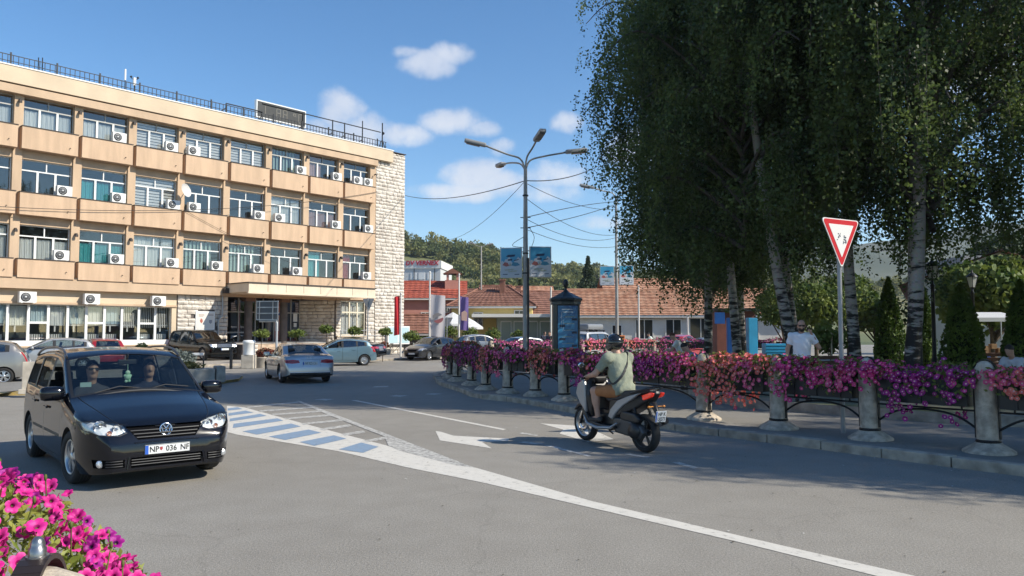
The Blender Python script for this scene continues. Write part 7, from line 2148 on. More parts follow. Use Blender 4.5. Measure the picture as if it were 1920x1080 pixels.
# bonnet shut lines
for sg in (-1, 1):
 pts = []
 for xx in np.linspace(.16, 1.16, 12):
  y = sg * (.50 + .24 * ((xx - .16)) ** .6); pts.append((hx - xx, y))
 zz = []
 for (X, y) in pts:
  xx = hx - X; yw = I['fw'](xx) * .93
  zz.append((X, y, I['fz'](xx) + (I['ft'](xx) - I['fz'](xx)) * (1 - min(1, (y / yw)) ** 2) + .001))
 mb = MB(); mb.tube(zz, .005, 5); mb.build('bonnet_gap', M_SEAL, car)
# roof rails
for sg in (-1, 1):
 pts = []
 for t in np.linspace(0, 1, 16):
  xx = 2.0 + t * 1.95; lift = .04 * min(1, 6 * min(t, 1 - t)) ** .7
  y = sg * (I['fw'](xx) - (.20 * (I['fz'](xx) - I['fb'](xx)) + .015) - .055); pts.append((hx - xx, y, I['fz'](xx) + .002 + lift))
 mb = MB(); mb.tube(pts, .017, 8); mb.build('roof_rail', mat('rail_grey', (.10, .10, .105), .3, metal=.6), car)
# wipers
for y0, y1 in ((-.55, .05), (.02, .62)):
 p0 = hx - 1.19; z0 = I['ft'](1.19)
 mb = MB(); mb.tube([(p0 + .0, y0, I['ft'](1.18) - .03), (hx - 1.23, (y0 + y1) / 2, I['ft'](1.23) + .012), (hx - 1.22, y1, I['ft'](1.22) - .02)], .008, 5); mb.build('wiper', M_BLACKPL, car)
# sill skirt strip and scuttle
mb = MB(); mb.tube([(hx - 1.15, y, I['ft'](1.15) - .1 * (y / .75) ** 2 + .0) for y in np.linspace(-.66, .66, 9)], .02, 6); mb.build('scuttle', M_BLACKPL, car)
mb = MB(); mb.bb((hx - 1.48, -.66, 1.13), (hx - 1.465, -.53, 1.19)); mb.build('windscreen_sticker', mat('pale_sticker', (.45, .62, .60), .6), car)
# rear-view mirror and the little figure hanging from it
mb = MB(); mb.rbox((hx - 1.88, .0, 1.43), (.04, .24, .07), .015); mb.tube([(hx - 1.88, 0, 1.46), (hx - 1.85, 0, 1.54)], .012, 6); mb.build('rear_view_mirror', M_BLACKPL, car)
mb = MB(); mb.tube([(hx - 1.84, .0, 1.40), (hx - 1.83, .0, 1.31)], .004, 4)
for c, r_ in (((0, 0, 1.28), .035), ((0, 0, 1.22), .045), ((0, .035, 1.24), .02), ((0, -.035, 1.24), .02), ((0, .02, 1.17), .022), ((0, -.02, 1.165), .022)):
 mb.ball((hx - 1.83 + c[0], c[1], c[2]), (r_ * .6, r_, r_), None, None, 10, 7)
mb.build('hanging_trinket', mat('pale_green_plush', (.35, .75, .45), .8, col2=(.7, .85, .7), vscale=25), car)
put(car, -5.58, 11.08, (math.cos(R(-49.4)), math.sin(R(-49.4))), 0, 'black people carrier with roof rails driving towards the viewer', 'car', 'cars on the road')
TOURAN = car
shirtm = mat('dark_shirt', (.03, .035, .06), .9)
tag(occupant(car, .02, -.37, .86, mat('grey_shirt', (.07, .07, .08), .9), glasses=True), 'front passenger wearing sunglasses inside the black people carrier', 'person', 'people in cars')
tag(occupant(car, .02, .37, .86, shirtm), 'driver in dark top at the wheel of the black people carrier', 'person', 'people in cars')

# ---- the other cars
def std_front(z0, z1, y0, y1, gz0, gz1, gy, low=.25):
 h = [(y0, z0 + .02), (y1, z0 + .04), (y1 + .02, z1), (y0 + .1, z1 - .02)]
 return [('headlight', h, M_REFL), ('headlight', mir(h), M_REFL), ('grille', [(-gy, gz1), (-gy * .85, gz0), (gy * .85, gz0), (gy, gz1)], M_VOID, .01),
   ('lower_intake', [(-.5, low + .13), (-.45, low), (.45, low), (.5, low + .13)], M_VOID, .01)]
def std_rear(z0, z1, y0, y1):
 h = [(y0, z0), (y1, z0 + .02), (y1 + .02, z1), (y0 + .06, z1)]
 return [('tail_lamp', h, M_TAIL), ('tail_lamp', mir(h), M_TAIL)]
HATCH_TOP = [(-.3, .48), (0, .50), (.02, .58), (.08, .68), (.15, .74), (.6, .91), (.88, .98), (1.0, 1.02), (1.78, 1.42), (2.1, 1.475), (2.7, 1.48), (3.4, 1.40), (3.58, 1.33), (3.84, 1.0), (3.92, .84), (3.97, .62), (4.0, .58)]
HATCH_BELT = [(-.3, .44), (0, .48), (.15, .66), (.9, .90), (1.6, .95), (2.4, .985), (3.3, 1.05), (3.8, 1.06), (4.0, .55)]
def scaled(P, kx, kz, L0=4.0): return [(x * kx, z * kz) for x, z in P]
def hatch(name, paintm, L=4.0, W=1.71, H=1.49, rim='multi', glass=None, **kw):
 kx, kz = L / 4.0, H / 1.485
 sp = dict(L=L, W=W, fo=.80 * kx, wb=2.5 * kx, wr=.30, paint=paintm, top=scaled(HATCH_TOP, kx, kz), belt=scaled(HATCH_BELT, kx, kz),
    low=[(0, .22), (.5, .19), (L * .6, .19), (L, .28)], doors=[(1.10 * kx, 2.10 * kx), (2.12 * kx, 2.90 * kx)],
    sideglass=dict(span=(1.12 * kx, 3.42 * kx), panes=[(1.2 * kx, 2.06 * kx), (2.15 * kx, 2.86 * kx), (2.92 * kx, 3.32 * kx)]),
    windshield=(1.07 * kx, 1.76 * kx), backlight=(1.05 * kz, 1.33 * kz, .56, .48), mirror=(1.25 * kx, 1.0 * kz), rim=rim,
    front=std_front(.60 * kz, .78 * kz, .42, .74, .55, .68, .36), rear=std_rear(.72 * kz, 1.05 * kz, .60, .80), cabin=dict(front=1.95 * kx, dashz=.93 * kz))
 if glass: sp['glass'] = glass
 sp.update(kw)
 c, I_ = make_car(name, sp)
 if kw.get('fplate', True): plate(c, I_['front_x'](0, .42) + .012, .42, kw.get('ftext', ''), 0)
 plate(c, I_['rear_x'](0, .78) - .012, .78, kw.get('rtext', ''), math.pi)
 return c, I_

# silver saloon seen from behind
P_SILV = paint('silver_car_paint', (.40, .405, .41), .75, .30)
tl_ = [(.36, .74), (.62, .715), (.86, .74), (.88, .84), (.60, .86), (.40, .835)]
sal = dict(L=4.70, W=1.83, fo=.88, wb=2.81, wr=.335, hero=True, paint=P_SILV, rim='five',
 top=[(-.3, .5), (0, .52), (.02, .60), (.08, .68), (.5, .80), (1.2, .93), (1.38, .98), (2.2, 1.35), (2.55, 1.42), (2.9, 1.425), (3.3, 1.37), (4.02, 1.07), (4.2, 1.03), (4.55, 1.0), (4.60, .96), (4.64, .80), (4.68, .62), (4.70, .55)],
 belt=[(-.3, .46), (0, .5), (.2, .66), (1.2, .86), (2.2, .92), (3.4, .95), (4.2, .965), (4.55, .93), (4.70, .5)],
 low=[(0, .2), (.5, .17), (3.0, .18), (4.0, .22), (4.70, .30)], doors=[(1.38, 2.48), (2.50, 3.36)], tumble=.38, plan=(.26, .8, .13, .5), crease=.012,
 sideglass=dict(span=(1.45, 3.86), panes=[(1.52, 2.45), (2.53, 3.3), (3.36, 3.74)], drop=.06), windshield=(1.46, 2.2), backlight=(1.075, 1.355, .62, .50),
 mirror=(1.62, .97), handlem=P_SILV, front=std_front(.55, .70, .48, .82, .4, .68, .32), cabin=dict(front=2.3, dashz=.9), crown=.045,
 rear=[('tail_lamp', tl_, M_TAIL), ('tail_lamp', mir(tl_), M_TAIL), ('plate_recess', [(-.36, .60), (.36, .60), (.34, .86), (-.34, .86)], P_SILV, .015),
   ('rear_valance', [(-.74, .26), (.74, .26), (.70, .40), (-.70, .40)], M_BLACKPL, .01)])
car, I = make_car('saloon_car', sal)
rx = I['rear_x']
for sg in (-1, 1):
 mb = MB(); mb.tube([(rx(sg * y, .79) - .004, sg * y, .79) for y in np.linspace(.42, .82, 7)], .012, 6); mb.build('lamp_strip', M_TAILD, car)
 mb = MB(); mb.tube([(rx(sg * .48, .3) + .06, sg * .48, .30), (rx(sg * .48, .3) - .02, sg * .48, .30)], .04, 10); mb.build('exhaust_tip', M_CHROME, car)
mb = MB(); mb.tube([(rx(y, .40) - .006, y, .40 - .0 * y) for y in np.linspace(-.72, .72, 13)], .010, 6); mb.build('valance_trim', M_CHROME, car)
for k in range(4):
 y = (k - 1.5) * .062; xx = rx(y, .925) - .008
 mb = MB(); mb.tube([(xx, y + .038 * math.cos(a), .915 + .038 * math.sin(a)) for a in np.linspace(0, 2 * math.pi, 17)], .0065, 5); mb.build('badge_ring', M_CHROME, car)
plate(car, rx(0, .74) - .02, .725, 'NP 025-CA', math.pi)
mb = MB(); mb.tube([(rx(y, .985) - .0, y, .995) for y in np.linspace(-.66, .66, 9)], .012, 6); mb.build('boot_lip', P_SILV, car)
hd = Vector((-math.sin(R(27)), math.cos(R(27))))
lf = Vector((-hd.y, hd.x))
c0 = Vector((-8.45, 28.2)) - lf * .9 + hd * (.88 + 2.81 - 2.35)
put(car, c0.x, c0.y, hd, 0, 'silver saloon car seen from behind, driving away past the office', 'car', 'cars on the road')
tag(occupant(car, -.12, .38, .72, shirtm), 'driver seen through the rear window of the silver saloon', 'person', 'people in cars')

# pale blue hatchback
P_BLUE = paint('pale_blue_car_paint', (.16, .26, .32), .6, .32)
car, I = hatch('hatchback_car', P_BLUE, 3.99, 1.71, 1.49, 'cover', open=((1.2 * 3.99 / 4.0 // .01 * .01, 1), (1.2, 1), (1.2, -1)))
hd = Vector((-.93, -.36)).normalized(); lf = Vector((-hd.y, hd.x))
c0 = Vector((-8.05, 42.4)) - lf * .85 + hd * (.8 + 2.5 - 2.0)
put(car, c0.x, c0.y, hd, 0, 'pale blue hatchback with its window open in front of the office', 'car', 'cars on the road')
tag(occupant(car, .0, .36, .78, mat('white_top', (.6, .6, .58), .9)), 'driver in a pale top in the pale blue hatchback', 'person', 'people in cars')

# dark grey hatchback coming round the bend
P_GREY = paint('graphite_car_paint', (.040, .042, .046), .5, .3)
car, I = hatch('hatchback_car', P_GREY, 4.03, 1.69, 1.50, 'five', open=((1.21, 1), (1.21, -1)))
hd = Vector((-.52, -.855)).normalized(); lf = Vector((-hd.y, hd.x))
c0 = Vector((-5.25, 49.6)) - lf * .85 - hd * (4.03 / 2 - .8)
put(car, c0.x, c0.y, hd, 0.03, 'dark grey hatchback turning into the road beside the flag banners', 'car', 'cars on the road')
tag(occupant(car, .0, .36, .80, mat('white_top', (.6, .6, .58), .9)), 'driver in a white top in the dark grey hatchback', 'person', 'people in cars')

# black off-roader
P_JET = paint('jet_car_paint', (.004, .004, .004), 0, .10, .0)
so = dict(L=4.95, W=1.95, fo=.85, wb=2.88, wr=.385, paint=P_JET, rim='five', archgap=.05, sig=.03,
 top=[(-.3, .7), (0, .72), (.02, .95), (.06, 1.03), (.2, 1.07), (.8, 1.12), (1.42, 1.15), (1.52, 1.19), (2.2, 1.76), (2.45, 1.83), (3.5, 1.86), (4.5, 1.82), (4.72, 1.75), (4.84, 1.25), (4.9, .95), (4.95, .7)],
 belt=[(-.3, .6), (0, .68), (.08, .98), (.8, 1.04), (1.5, 1.10), (4.6, 1.14), (4.95, .6)], low=[(0, .42), (.5, .34), (4.2, .34), (4.95, .46)], tumble=.22, plan=(.14, .6, .08, .4),
 doors=[(1.5, 2.52), (2.55, 3.45)], doorlow=.46, sideglass=dict(span=(1.58, 4.62), panes=[(1.64, 2.48), (2.58, 3.4), (3.52, 4.5)], drop=.09), windshield=(1.58, 2.2), backlight=(1.2, 1.68, .7, .62),
 mirror=(1.75, 1.17), mirrorsize=1.2, cabin=dict(front=2.5, dashz=1.1), rear=std_rear(.9, 1.3, .74, .93), glass=M_AUTOGL2,
 front=[('headlight', [(.52, .80), (.88, .80), (.92, .97), (.52, .97)], M_REFL), ('headlight', mir([(.52, .80), (.88, .80), (.92, .97), (.52, .97)]), M_REFL),
   ('grille', [(-.48, .78), (.48, .78), (.48, .98), (-.48, .98)], M_RIMDARK), ('lower_intake', [(-.6, .50), (.6, .50), (.6, .58), (-.6, .58)], M_VOID)])
car, I = make_car('off_road_car', so)
for z in (.80, .84, .88, .92, .96):
 mb = MB(); mb.tube([(I['front_x'](y, z) + .004, y, z) for y in np.linspace(-.46, .46, 5)], .012, 5); mb.build('grille_bar', M_CHROME, car)
plate(car, I['front_x'](0, .66) + .014, .66, '', 0)
mb = MB(); mb.tube([(4.95 / 2 - 1.25, -1.0, .48), (4.95 / 2 - 1.25, -1.0, .98)], .02, 4)
hd = Vector((.80, -.60)); lf = Vector((-hd.y, hd.x))
p0 = gnd(386, 676, .15)
c0 = Vector((-18.5, 46.4)) + lf * .93 - hd * (4.95 / 2 - .85)
put(car, c0.x, c0.y, hd, .14, 'black four-wheel-drive car parked by the office entrance', 'car', 'parked cars')

# silver hatchback parked on the left
P_PALE = paint('pale_silver_car_paint', (.36, .365, .37), .45, .33)
car, I = hatch('hatchback_car', P_PALE, 4.1, 1.73, 1.58, 'multi')
hd = Vector((-.86, -.50)).normalized(); lf = Vector((-hd.y, hd.x))
c0 = gnd(37, 697); c0 = Vector((c0.x, c0.y)) - lf * .86 - hd * (2.05 - .82)
put(car, c0.x, c0.y, hd, 0, 'pale silver hatchback parked behind the black people carrier', 'car', 'parked cars')
# red hatchback beside it
car, I = hatch('hatchback_car', paint('red_car_paint', (.30, .012, .018), .1, .3), 3.9, 1.66, 1.50, 'multi', handles=False)
hd = Vector((-.62, .78)).normalized()
put(car, *(atd(190, 650, 41.2)[:2]), hd, .02, 'red hatchback seen from behind in front of the ground-floor windows', 'car', 'parked cars')
# silver estate cut by the picture edge
est = dict(top=[(-.3, .48), (0, .5), (.02, .58), (.08, .68), (.7, .9), (1.1, 1.0), (1.9, 1.5), (2.3, 1.57), (3.6, 1.55), (4.0, 1.48), (4.28, 1.05), (4.34, .85), (4.4, .6)])
car, I = hatch('estate_car', paint('champagne_car_paint', (.26, .25, .235), .6, .32), 4.4, 1.78, 1.60, 'five', glass=M_AUTOGL2)
hd = Vector((-.88, -.47)).normalized(); lf = Vector((-hd.y, hd.x))
c0 = gnd(6, 722); c0 = Vector((c0.x, c0.y)) - lf * .86 + hd * (.88 + 2.75 - 2.2)
put(car, c0.x, c0.y, hd, 0, 'champagne-coloured estate car cut off by the left picture edge', 'car', 'parked cars')
# black saloon behind the pale blue hatchback
sal2 = dict(sal); sal2.update(hero=False, paint=P_JET, handlem=P_JET, glass=M_AUTOGL2)
car, I = make_car('saloon_car', sal2)
put(car, *(atd(648, 650, 47.2)[:2]), Vector((-.98, .2)).normalized(), .12, 'black saloon car behind the pale blue hatchback', 'car', 'parked cars')
# cars beyond the flower boxes
car, I = hatch('hatchback_car', paint('steel_car_paint', (.20, .22, .24), .5, .32), 4.2, 1.75, 1.62, 'multi')
put(car, *(atd(905, 650, 58)[:2]), Vector((.9, .43)).normalized(), .05, 'grey-blue hatchback parked below the yellow house', 'car', 'parked cars')
car, I = hatch('hatchback_car', P_SILV, 4.2, 1.75, 1.50, 'multi')
put(car, *(atd(968, 655, 51)[:2]), Vector((-.82, -.57)).normalized(), .03, 'silver hatchback behind the lamp post with the posters', 'car', 'parked cars')
car, I = hatch('hatchback_car', paint('lime_car_paint', (.55, .58, .10), 0, .3), 3.8, 1.66, 1.55, 'multi')
put(car, *(atd(1042, 655, 58)[:2]), Vector((-.75, -.66)).normalized(), .03, 'lime yellow hatchback left of the advertising column', 'car', 'parked cars')
van = dict(L=4.6, W=1.82, fo=.85, wb=2.9, wr=.32, paint=paint('white_van_paint', (.50, .51, .52), .2, .35), rim='cover',
 top=[(-.3, .6), (0, .62), (.02, .75), (.1, .85), (.7, 1.08), (.9, 1.15), (1.6, 1.76), (1.95, 1.86), (4.2, 1.86), (4.48, 1.8), (4.54, 1.2), (4.57, .9), (4.6, .6)],
 belt=[(-.3, .5), (0, .56), (.1, .78), (.8, 1.05), (4.4, 1.12), (4.6, .6)], low=[(0, .24), (2, .22), (4.6, .3)], tumble=.14,
 sideglass=dict(span=(1.05, 4.3), panes=[(1.12, 2.1), (2.2, 3.1), (3.2, 4.2)], drop=.1), windshield=(.98, 1.62), backlight=(1.15, 1.68, .70, .66), rearglass=M_AUTOGL2, glass=M_AUTOGL2,
 mirror=(1.2, 1.15), front=std_front(.68, .86, .45, .8, .55, .72, .4), rear=std_rear(.8, 1.25, .76, .86))
car, I = make_car('van', van)
mb = MB(); mb.sm = True
T = Matrix.Translation((-.4, 0, 2.16))
mb.rbox((0, 0, 0), (2.1, .9, .36), .14, T); mb.build('roof_box', mat('grey_roof_box', (.22, .23, .24), .35), car)
mb = MB()
for x in (.3, -1.1): mb.box((x, 0, 1.93), (.06, 1.4, .05)); mb.box((x, .62, 1.88), (.06, .05, .1)); mb.box((x, -.62, 1.88), (.06, .05, .1))
mb.build('roof_bar', M_BLACKPL, car)
put(car, *(atd(1112, 650, 49.5)[:2]), Vector((.55, .83)).normalized(), .0, 'white van with a grey roof box right of the advertising column', 'van', 'parked cars')
car, I = hatch('hatchback_car', paint('bright_red_car_paint', (.42, .02, .03), .1, .3), 4.3, 1.8, 1.68, 'multi', glass=M_AUTOGL2)
put(car, *(atd(1278, 650, 52.5)[:2]), Vector((.55, .83)).normalized(), .0, 'red car with dark tailgate beyond the far flower boxes', 'car', 'parked cars')
car, I = hatch('hatchback_car', P_PALE, 4.1, 1.73, 1.5, 'multi')
put(car, *(atd(1345, 650, 56)[:2]), Vector((.95, .3)).normalized(), .0, 'pale car half hidden by birch trunks near the blue doors', 'car', 'parked cars')

# ================================================================== PEOPLE AND THE SCOOTER
def hand_cones(w, d, up, side, curl=.35, spread=1.0):
 """palm and five fingers as round cones; w wrist, d pointing along the hand, side towards the thumb"""
 w = np.array(w, float); d = np.array(d, float); d /= np.linalg.norm(d)
 sd = np.array(side, float); sd -= d * (sd @ d); sd /= np.linalg.norm(sd)
 pn = np.cross(d, sd)             # palm normal
 if pn @ np.array(up, float) > 0: pn = -pn
 C = [(w, w + d * .05, .026, .03), (w + d * .03 + sd * .02, w + d * .085 + sd * .026, .019, .015), (w + d * .03 - sd * .02, w + d * .08 - sd * .026, .019, .014)]
 for k, (o, l) in enumerate(zip((.029, .010, -.010, -.028), (.068, .076, .070, .055))):
  b = w + d * (.083 - .004 * abs(k - 1)) + sd * o * spread
  m = b + d * l * .5 * math.cos(curl) + pn * l * .5 * math.sin(curl)
  e = m + d * l * .5 * math.cos(curl * 2.6) + pn * l * .5 * math.sin(curl * 2.6)
  C += [(b, m, .0105, .0098), (m, e, .0098, .0085)]
 t0 = w + d * .028 + sd * .026; t1 = t0 + d * .032 + sd * .028 + pn * .01; t2 = t1 + d * .028 + sd * .004 + pn * .018
 C += [(t0, t1, .014, .0115), (t1, t2, .0112, .0095)]
 return C

def person(J, shirt, legs, skin=None, hair=M_HAIR, sleeve=.55, legcov=1.0, shoe=None, step=.012, beard=False, glasses=False, helmet=False, parent_name='person', hands=None, build=1.0, face=(1, 0, 0), bald=False, fine=False, shirt_len=.02):
 """J: joint name -> (x,y,z). One continuous body, clothing as children."""
 skin = skin or M_SKIN
 A = {k: np.array(v, float) for k, v in J.items()}
 r = empty(parent_name, (0, 0, 0))
 fc = np.array(face, float); fc /= np.linalg.norm(fc)
 up = A['head'] - A['neck']; up /= np.linalg.norm(up)
 sd = np.cross(up, fc); sd /= np.linalg.norm(sd); fc = np.cross(sd, up)
 Rm = np.stack([fc, sd, up], 1)   # columns: forward, left, up
 b = build
 spine = A['chest'] - A['pelvis']; sp_up = spine / np.linalg.norm(spine)
 shv = A['shL'] - A['shR']; shv /= np.linalg.norm(shv); bk = np.cross(shv, sp_up); bk /= np.linalg.norm(bk)
 Tm = np.stack([bk, shv, sp_up], 1)
 hipv = A['hpL'] - A['hpR']; hipv /= np.linalg.norm(hipv)
 def torso(P, g):
  d = sdf_ell(P, A['chest'] - sp_up * .02, (.115 * b + g, .165 * b + g, .20 + g), Tm)
  mid = (A['chest'] + A['pelvis']) / 2
  d = smin(d, sdf_ell(P, mid, (.112 * b + g, .148 * b + g, .19 + g), Tm), .09)
  d = smin(d, sdf_ell(P, A['pelvis'], (.115 * b + g, .165 * b + g, .13 + g), Tm), .07)
  d = smin(d, sdf_cone(P, A['shL'], A['shR'], .062 * b + g, .062 * b + g), .07)
  return d
 def arm(P, s, g, f0=0.0, f1=1.0, lower=True):
  d = sdf_cone(P, A['sh' + s], A['sh' + s] + (A['el' + s] - A['sh' + s]) * min(1, f1), .058 * b + g, (.058 - .016 * min(1, f1)) * b + g)
  if lower: d = smin(d, sdf_cone(P, A['el' + s], A['wr' + s], .042 * b + g, .028 * b + g), .03)
  return d
 def leg(P, s, g, f=2.0):
  d = sdf_cone(P, A['hp' + s], A['hp' + s] + (A['kn' + s] - A['hp' + s]) * min(1, f), .088 * b + g, (.088 - .032 * min(1, f)) * b + g)
  if f > 1:
   e = A['kn' + s] + (A['an' + s] - A['kn' + s]) * (f - 1)
   d = smin(d, sdf_cone(P, A['kn' + s], e, .056 * b + g, (.056 - .022 * (f - 1)) * b + g), .03)
   cm = A['kn' + s] * .68 + A['an' + s] * .32 - bk * .018
   d = smin(d, sdf_ell(P, cm, (.05 * b + g, .05 * b + g, .11)), .05)
  return d
 h = A['head']
 def headf(P):
  d = sdf_ell(P, h + up * .025, (.094, .076, .105), Rm)
  d = smin(d, sdf_ell(P, h + fc * .03 - up * .06, (.062, .058, .065), Rm), .04)
  d = smin(d, sdf_cone(P, h + fc * .088 + up * .01, h + fc * .112 - up * .028, .010, .016), .015)
  for q in (-1, 1): d = smin(d, sdf_ell(P, h + sd * q * .078 - up * .005, (.022, .011, .033), Rm), .012)
  for q in (-1, 1): d = np.maximum(d, -sdf_ell(P, h + fc * .095 + sd * q * .033 + up * .018, (.018, .02, .011), Rm))
  d = np.maximum(d, -sdf_ell(P, h + fc * .104 - up * .062, (.012, .026, .005), Rm))
  return smin(d, sdf_cone(P, A['neck'] - up * .04, h - up * .03, .058 * b, .054), .03)
 hc = []
 for s in 'LR':
  hd_ = (hands or {}).get(s)
  if hd_ is None:
   dd = A['wr' + s] - A['el' + s]; hd_ = (dd, -fc, fc)
  hc += hand_cones(A['wr' + s], hd_[0], hd_[1], hd_[2], hd_[3] if len(hd_) > 3 else .35)
 def bodyf(P):
  d = torso(P, -.012)
  for s in 'LR': d = smin(d, arm(P, s, 0), .03); d = smin(d, leg(P, s, 0), .04)
  d = smin(d, headf(P), .03)
  for c in hc: d = smin(d, sdf_cone(P, *c), .008)
  for s in 'LR':
   d = smin(d, sdf_cone(P, A['an' + s], A['to' + s], .035, .03), .02)
  return d
 pts = np.array(list(A.values()) + [c[1] for c in hc]); lo = pts.min(0) - .17; hi = pts.max(0) + .2
 sdf_obj('body', bodyf, lo, hi, step, skin, r)
 def shirtf(P):
  d = torso(P, .02)
  for s in 'LR': d = smin(d, arm(P, s, .018, 0, sleeve, False), .035)
  wob = .0055 * np.sin(P[..., 2] * 34 + P[..., 1] * 29 + 3 * np.sin(P[..., 0] * 19)) + .004 * np.sin(P[..., 1] * 43 + P[..., 2] * 19)
  d = d + wob
  d = np.maximum(d, (A['pelvis'] - sp_up * (.08 + shirt_len) - P) @ sp_up)
  d = np.maximum(d, -(sdf_ell(P, A['neck'] + up * .02 + fc * .01, (.075, .072, .05), Rm)))
  for s in 'LR':
   v = A['el' + s] - A['sh' + s]; L_ = np.linalg.norm(v); v = v / L_
   q = (P - A['sh' + s]) @ v
   nearv = np.linalg.norm(P - A['sh' + s] - q[..., None] * v, axis=-1) < .10
   d = np.where(nearv, np.maximum(d, q - L_ * sleeve), d)
  return d
 st = max(step, .012)
 tp = np.array([A[k] for k in ('pelvis', 'chest', 'shL', 'shR')] + [A['sh' + s] + (A['el' + s] - A['sh' + s]) * sleeve for s in 'LR'])
 sh = sdf_obj('shirt', shirtf, tp.min(0) - .26, tp.max(0) + .2, st, shirt, r)
 def legf(P):
  d = sdf_ell(P, A['pelvis'] - sp_up * .01, (.118 * b, .168 * b, .12), Tm)
  for s in 'LR': d = smin(d, leg(P, s, .016, legcov * 2), .035)
  wob = .004 * np.sin(P[..., 2] * 31 + P[..., 0] * 27)
  d = d + wob
  for s in 'LR':
   f = legcov * 2
   a_, b_ = (A['hp' + s], A['kn' + s]) if f <= 1 else (A['kn' + s], A['an' + s])
   v = b_ - a_; L_ = np.linalg.norm(v); v = v / L_; q = (P - a_) @ v
   nearv = np.linalg.norm(P - a_ - q[..., None] * v, axis=-1) < .12
   d = np.where(nearv & (q > L_ * .3), np.maximum(d, q - L_ * (f if f <= 1 else f - 1)), d)
  return d
 lp = np.array([A[k] for k in ('pelvis', 'hpL', 'hpR', 'knL', 'knR', 'anL', 'anR')])
 sdf_obj('shorts' if legcov < .8 else 'trousers', legf, lp.min(0) - .16, lp.max(0) + .17, st, legs, r)
 if not helmet and not bald:
  def hairf(P):
   d = sdf_ell(P, h + up * .04 - fc * .012, (.101, .084, .105), Rm)
   q = (P - h) @ up; f = (P - h) @ fc
   return np.maximum(d, -(q - (.03 + .55 * f)))
  sdf_obj('hair', hairf, h - .16, h + .2, .012, hair, r)
 if beard:
  def bf(P):
   d = sdf_ell(P, h + fc * .034 - up * .066, (.07, .066, .066), Rm)
   q = (P - h) @ up
   d = np.maximum(d, q + .035); d = np.maximum(d, -sdf_ell(P, h + fc * .1 - up * .05, (.03, .024, .008), Rm)); return np.maximum(d, -((P - h) @ fc - .0))
  sdf_obj('beard', bf, h - .17, h + .1, .01, hair, r)
 if glasses:
  M4 = Matrix(((*Rm[0], h[0]), (*Rm[1], h[1]), (*Rm[2], h[2]), (0, 0, 0, 1)))
  mb = MB()
  for q in (-1, 1): mb.rbox((.098, q * .034, .02), (.012, .054, .036), .004, M4); mb.box((.045, q * .08, .026), (.11, .005, .01), M4)
  mb.box((.1, 0, .028), (.01, .02, .006), M4); mb.build('sunglasses', M_BLACKPL, r)
 for s in 'LR':
  d = A['to' + s] - A['an' + s]
  sm = shoe or M_BLACKPL
  def shoef(P, s=s, d=d):
   base = A['an' + s] - np.array([0, 0, .045])
   q = sdf_cone(P, base - d * .25, A['to' + s], .047, .042)
   return np.maximum(q, (min(A['an' + s][2], A['to' + s][2]) - .052) - P[..., 2])
  z = np.array([A['an' + s], A['to' + s]])
  sdf_obj('shoe', shoef, z.min(0) - .13, z.max(0) + .1, .014, sm, r)
 return r, A, torso

def stand_pose(): # z-up, facing +x, feet on z=0
 J = dict(pelvis=(0, 0, .96), chest=(.0, 0, 1.30), neck=(.0, 0, 1.49), head=(.03, 0, 1.65))
 for s, q in (('L', 1), ('R', -1)):
  J['sh' + s] = (0, q * .20, 1.42); J['el' + s] = (-.02, q * .27, 1.14); J['wr' + s] = (.06, q * .28, .89)
  J['hp' + s] = (0, q * .09, .93); J['kn' + s] = (.02, q * .10, .50); J['an' + s] = (-.02, q * .11, .09); J['to' + s] = (.14, q * .13, .05)
 return J

# ---- scooter
def poly_sdf(X, Z, poly):
 P = np.array(poly, float); n = len(P)
 d = np.full(X.shape, 1e9); inside = np.zeros(X.shape, bool)
 for i in range(n):
  a, b = P[i], P[(i + 1) % n]
  e = b - a; wx, wz = X - a[0], Z - a[1]
  t = np.clip((wx * e[0] + wz * e[1]) / (e @ e), 0, 1)
  d = np.minimum(d, (wx - e[0] * t) ** 2 + (wz - e[1] * t) ** 2)
  c = (a[1] <= Z) != (b[1] <= Z)
  with np.errstate(divide='ignore', invalid='ignore'):
   xi = a[0] + (Z - a[1]) / (b[1] - a[1] if b[1] != a[1] else 1e-9) * e[0]
  inside ^= c & (X < xi)
 d = np.sqrt(d)
 return np.where(inside, -d, d)
def panel(name, poly, hw, m, parent, rnd_=.03, step=.012, yc=0.0):
 """solid with the side outline poly; hw: half width, number or function of (x,z)"""
 xs = [p[0] for p in poly]; zs = [p[1] for p in poly]
 mx = .3 if callable(hw) else hw
 def f(P):
  d2 = poly_sdf(P[..., 0], P[..., 2], poly) + rnd_
  w_ = hw(P[..., 0], P[..., 2]) if callable(hw) else hw
  dy = np.abs(P[..., 1] - yc) - (w_ - rnd_)
  return np.sqrt(np.maximum(d2, 0) ** 2 + np.maximum(dy, 0) ** 2) + np.minimum(np.maximum(d2, dy), 0) - rnd_
 return sdf_obj(name, f, (min(xs) - .03, yc - mx - .04, min(zs) - .03), (max(xs) + .03, yc + mx + .04, max(zs) + .03), step, m, parent)
M_SCW = mat('scooter_silver_white', (.30, .31, .32), .3, metal=.25, coat=.6)
M_SCB = mat('scooter_black_plastic', (.016, .016, .017), .38)
M_SCG = mat('scooter_grey_engine', (.07, .072, .075), .42, metal=.4)
M_SEATL = mat('seat_vinyl', (.02, .021, .024), .5, bump=.2, bscale=150)
SCO = empty('scooter', (0, 0, 0), 0)
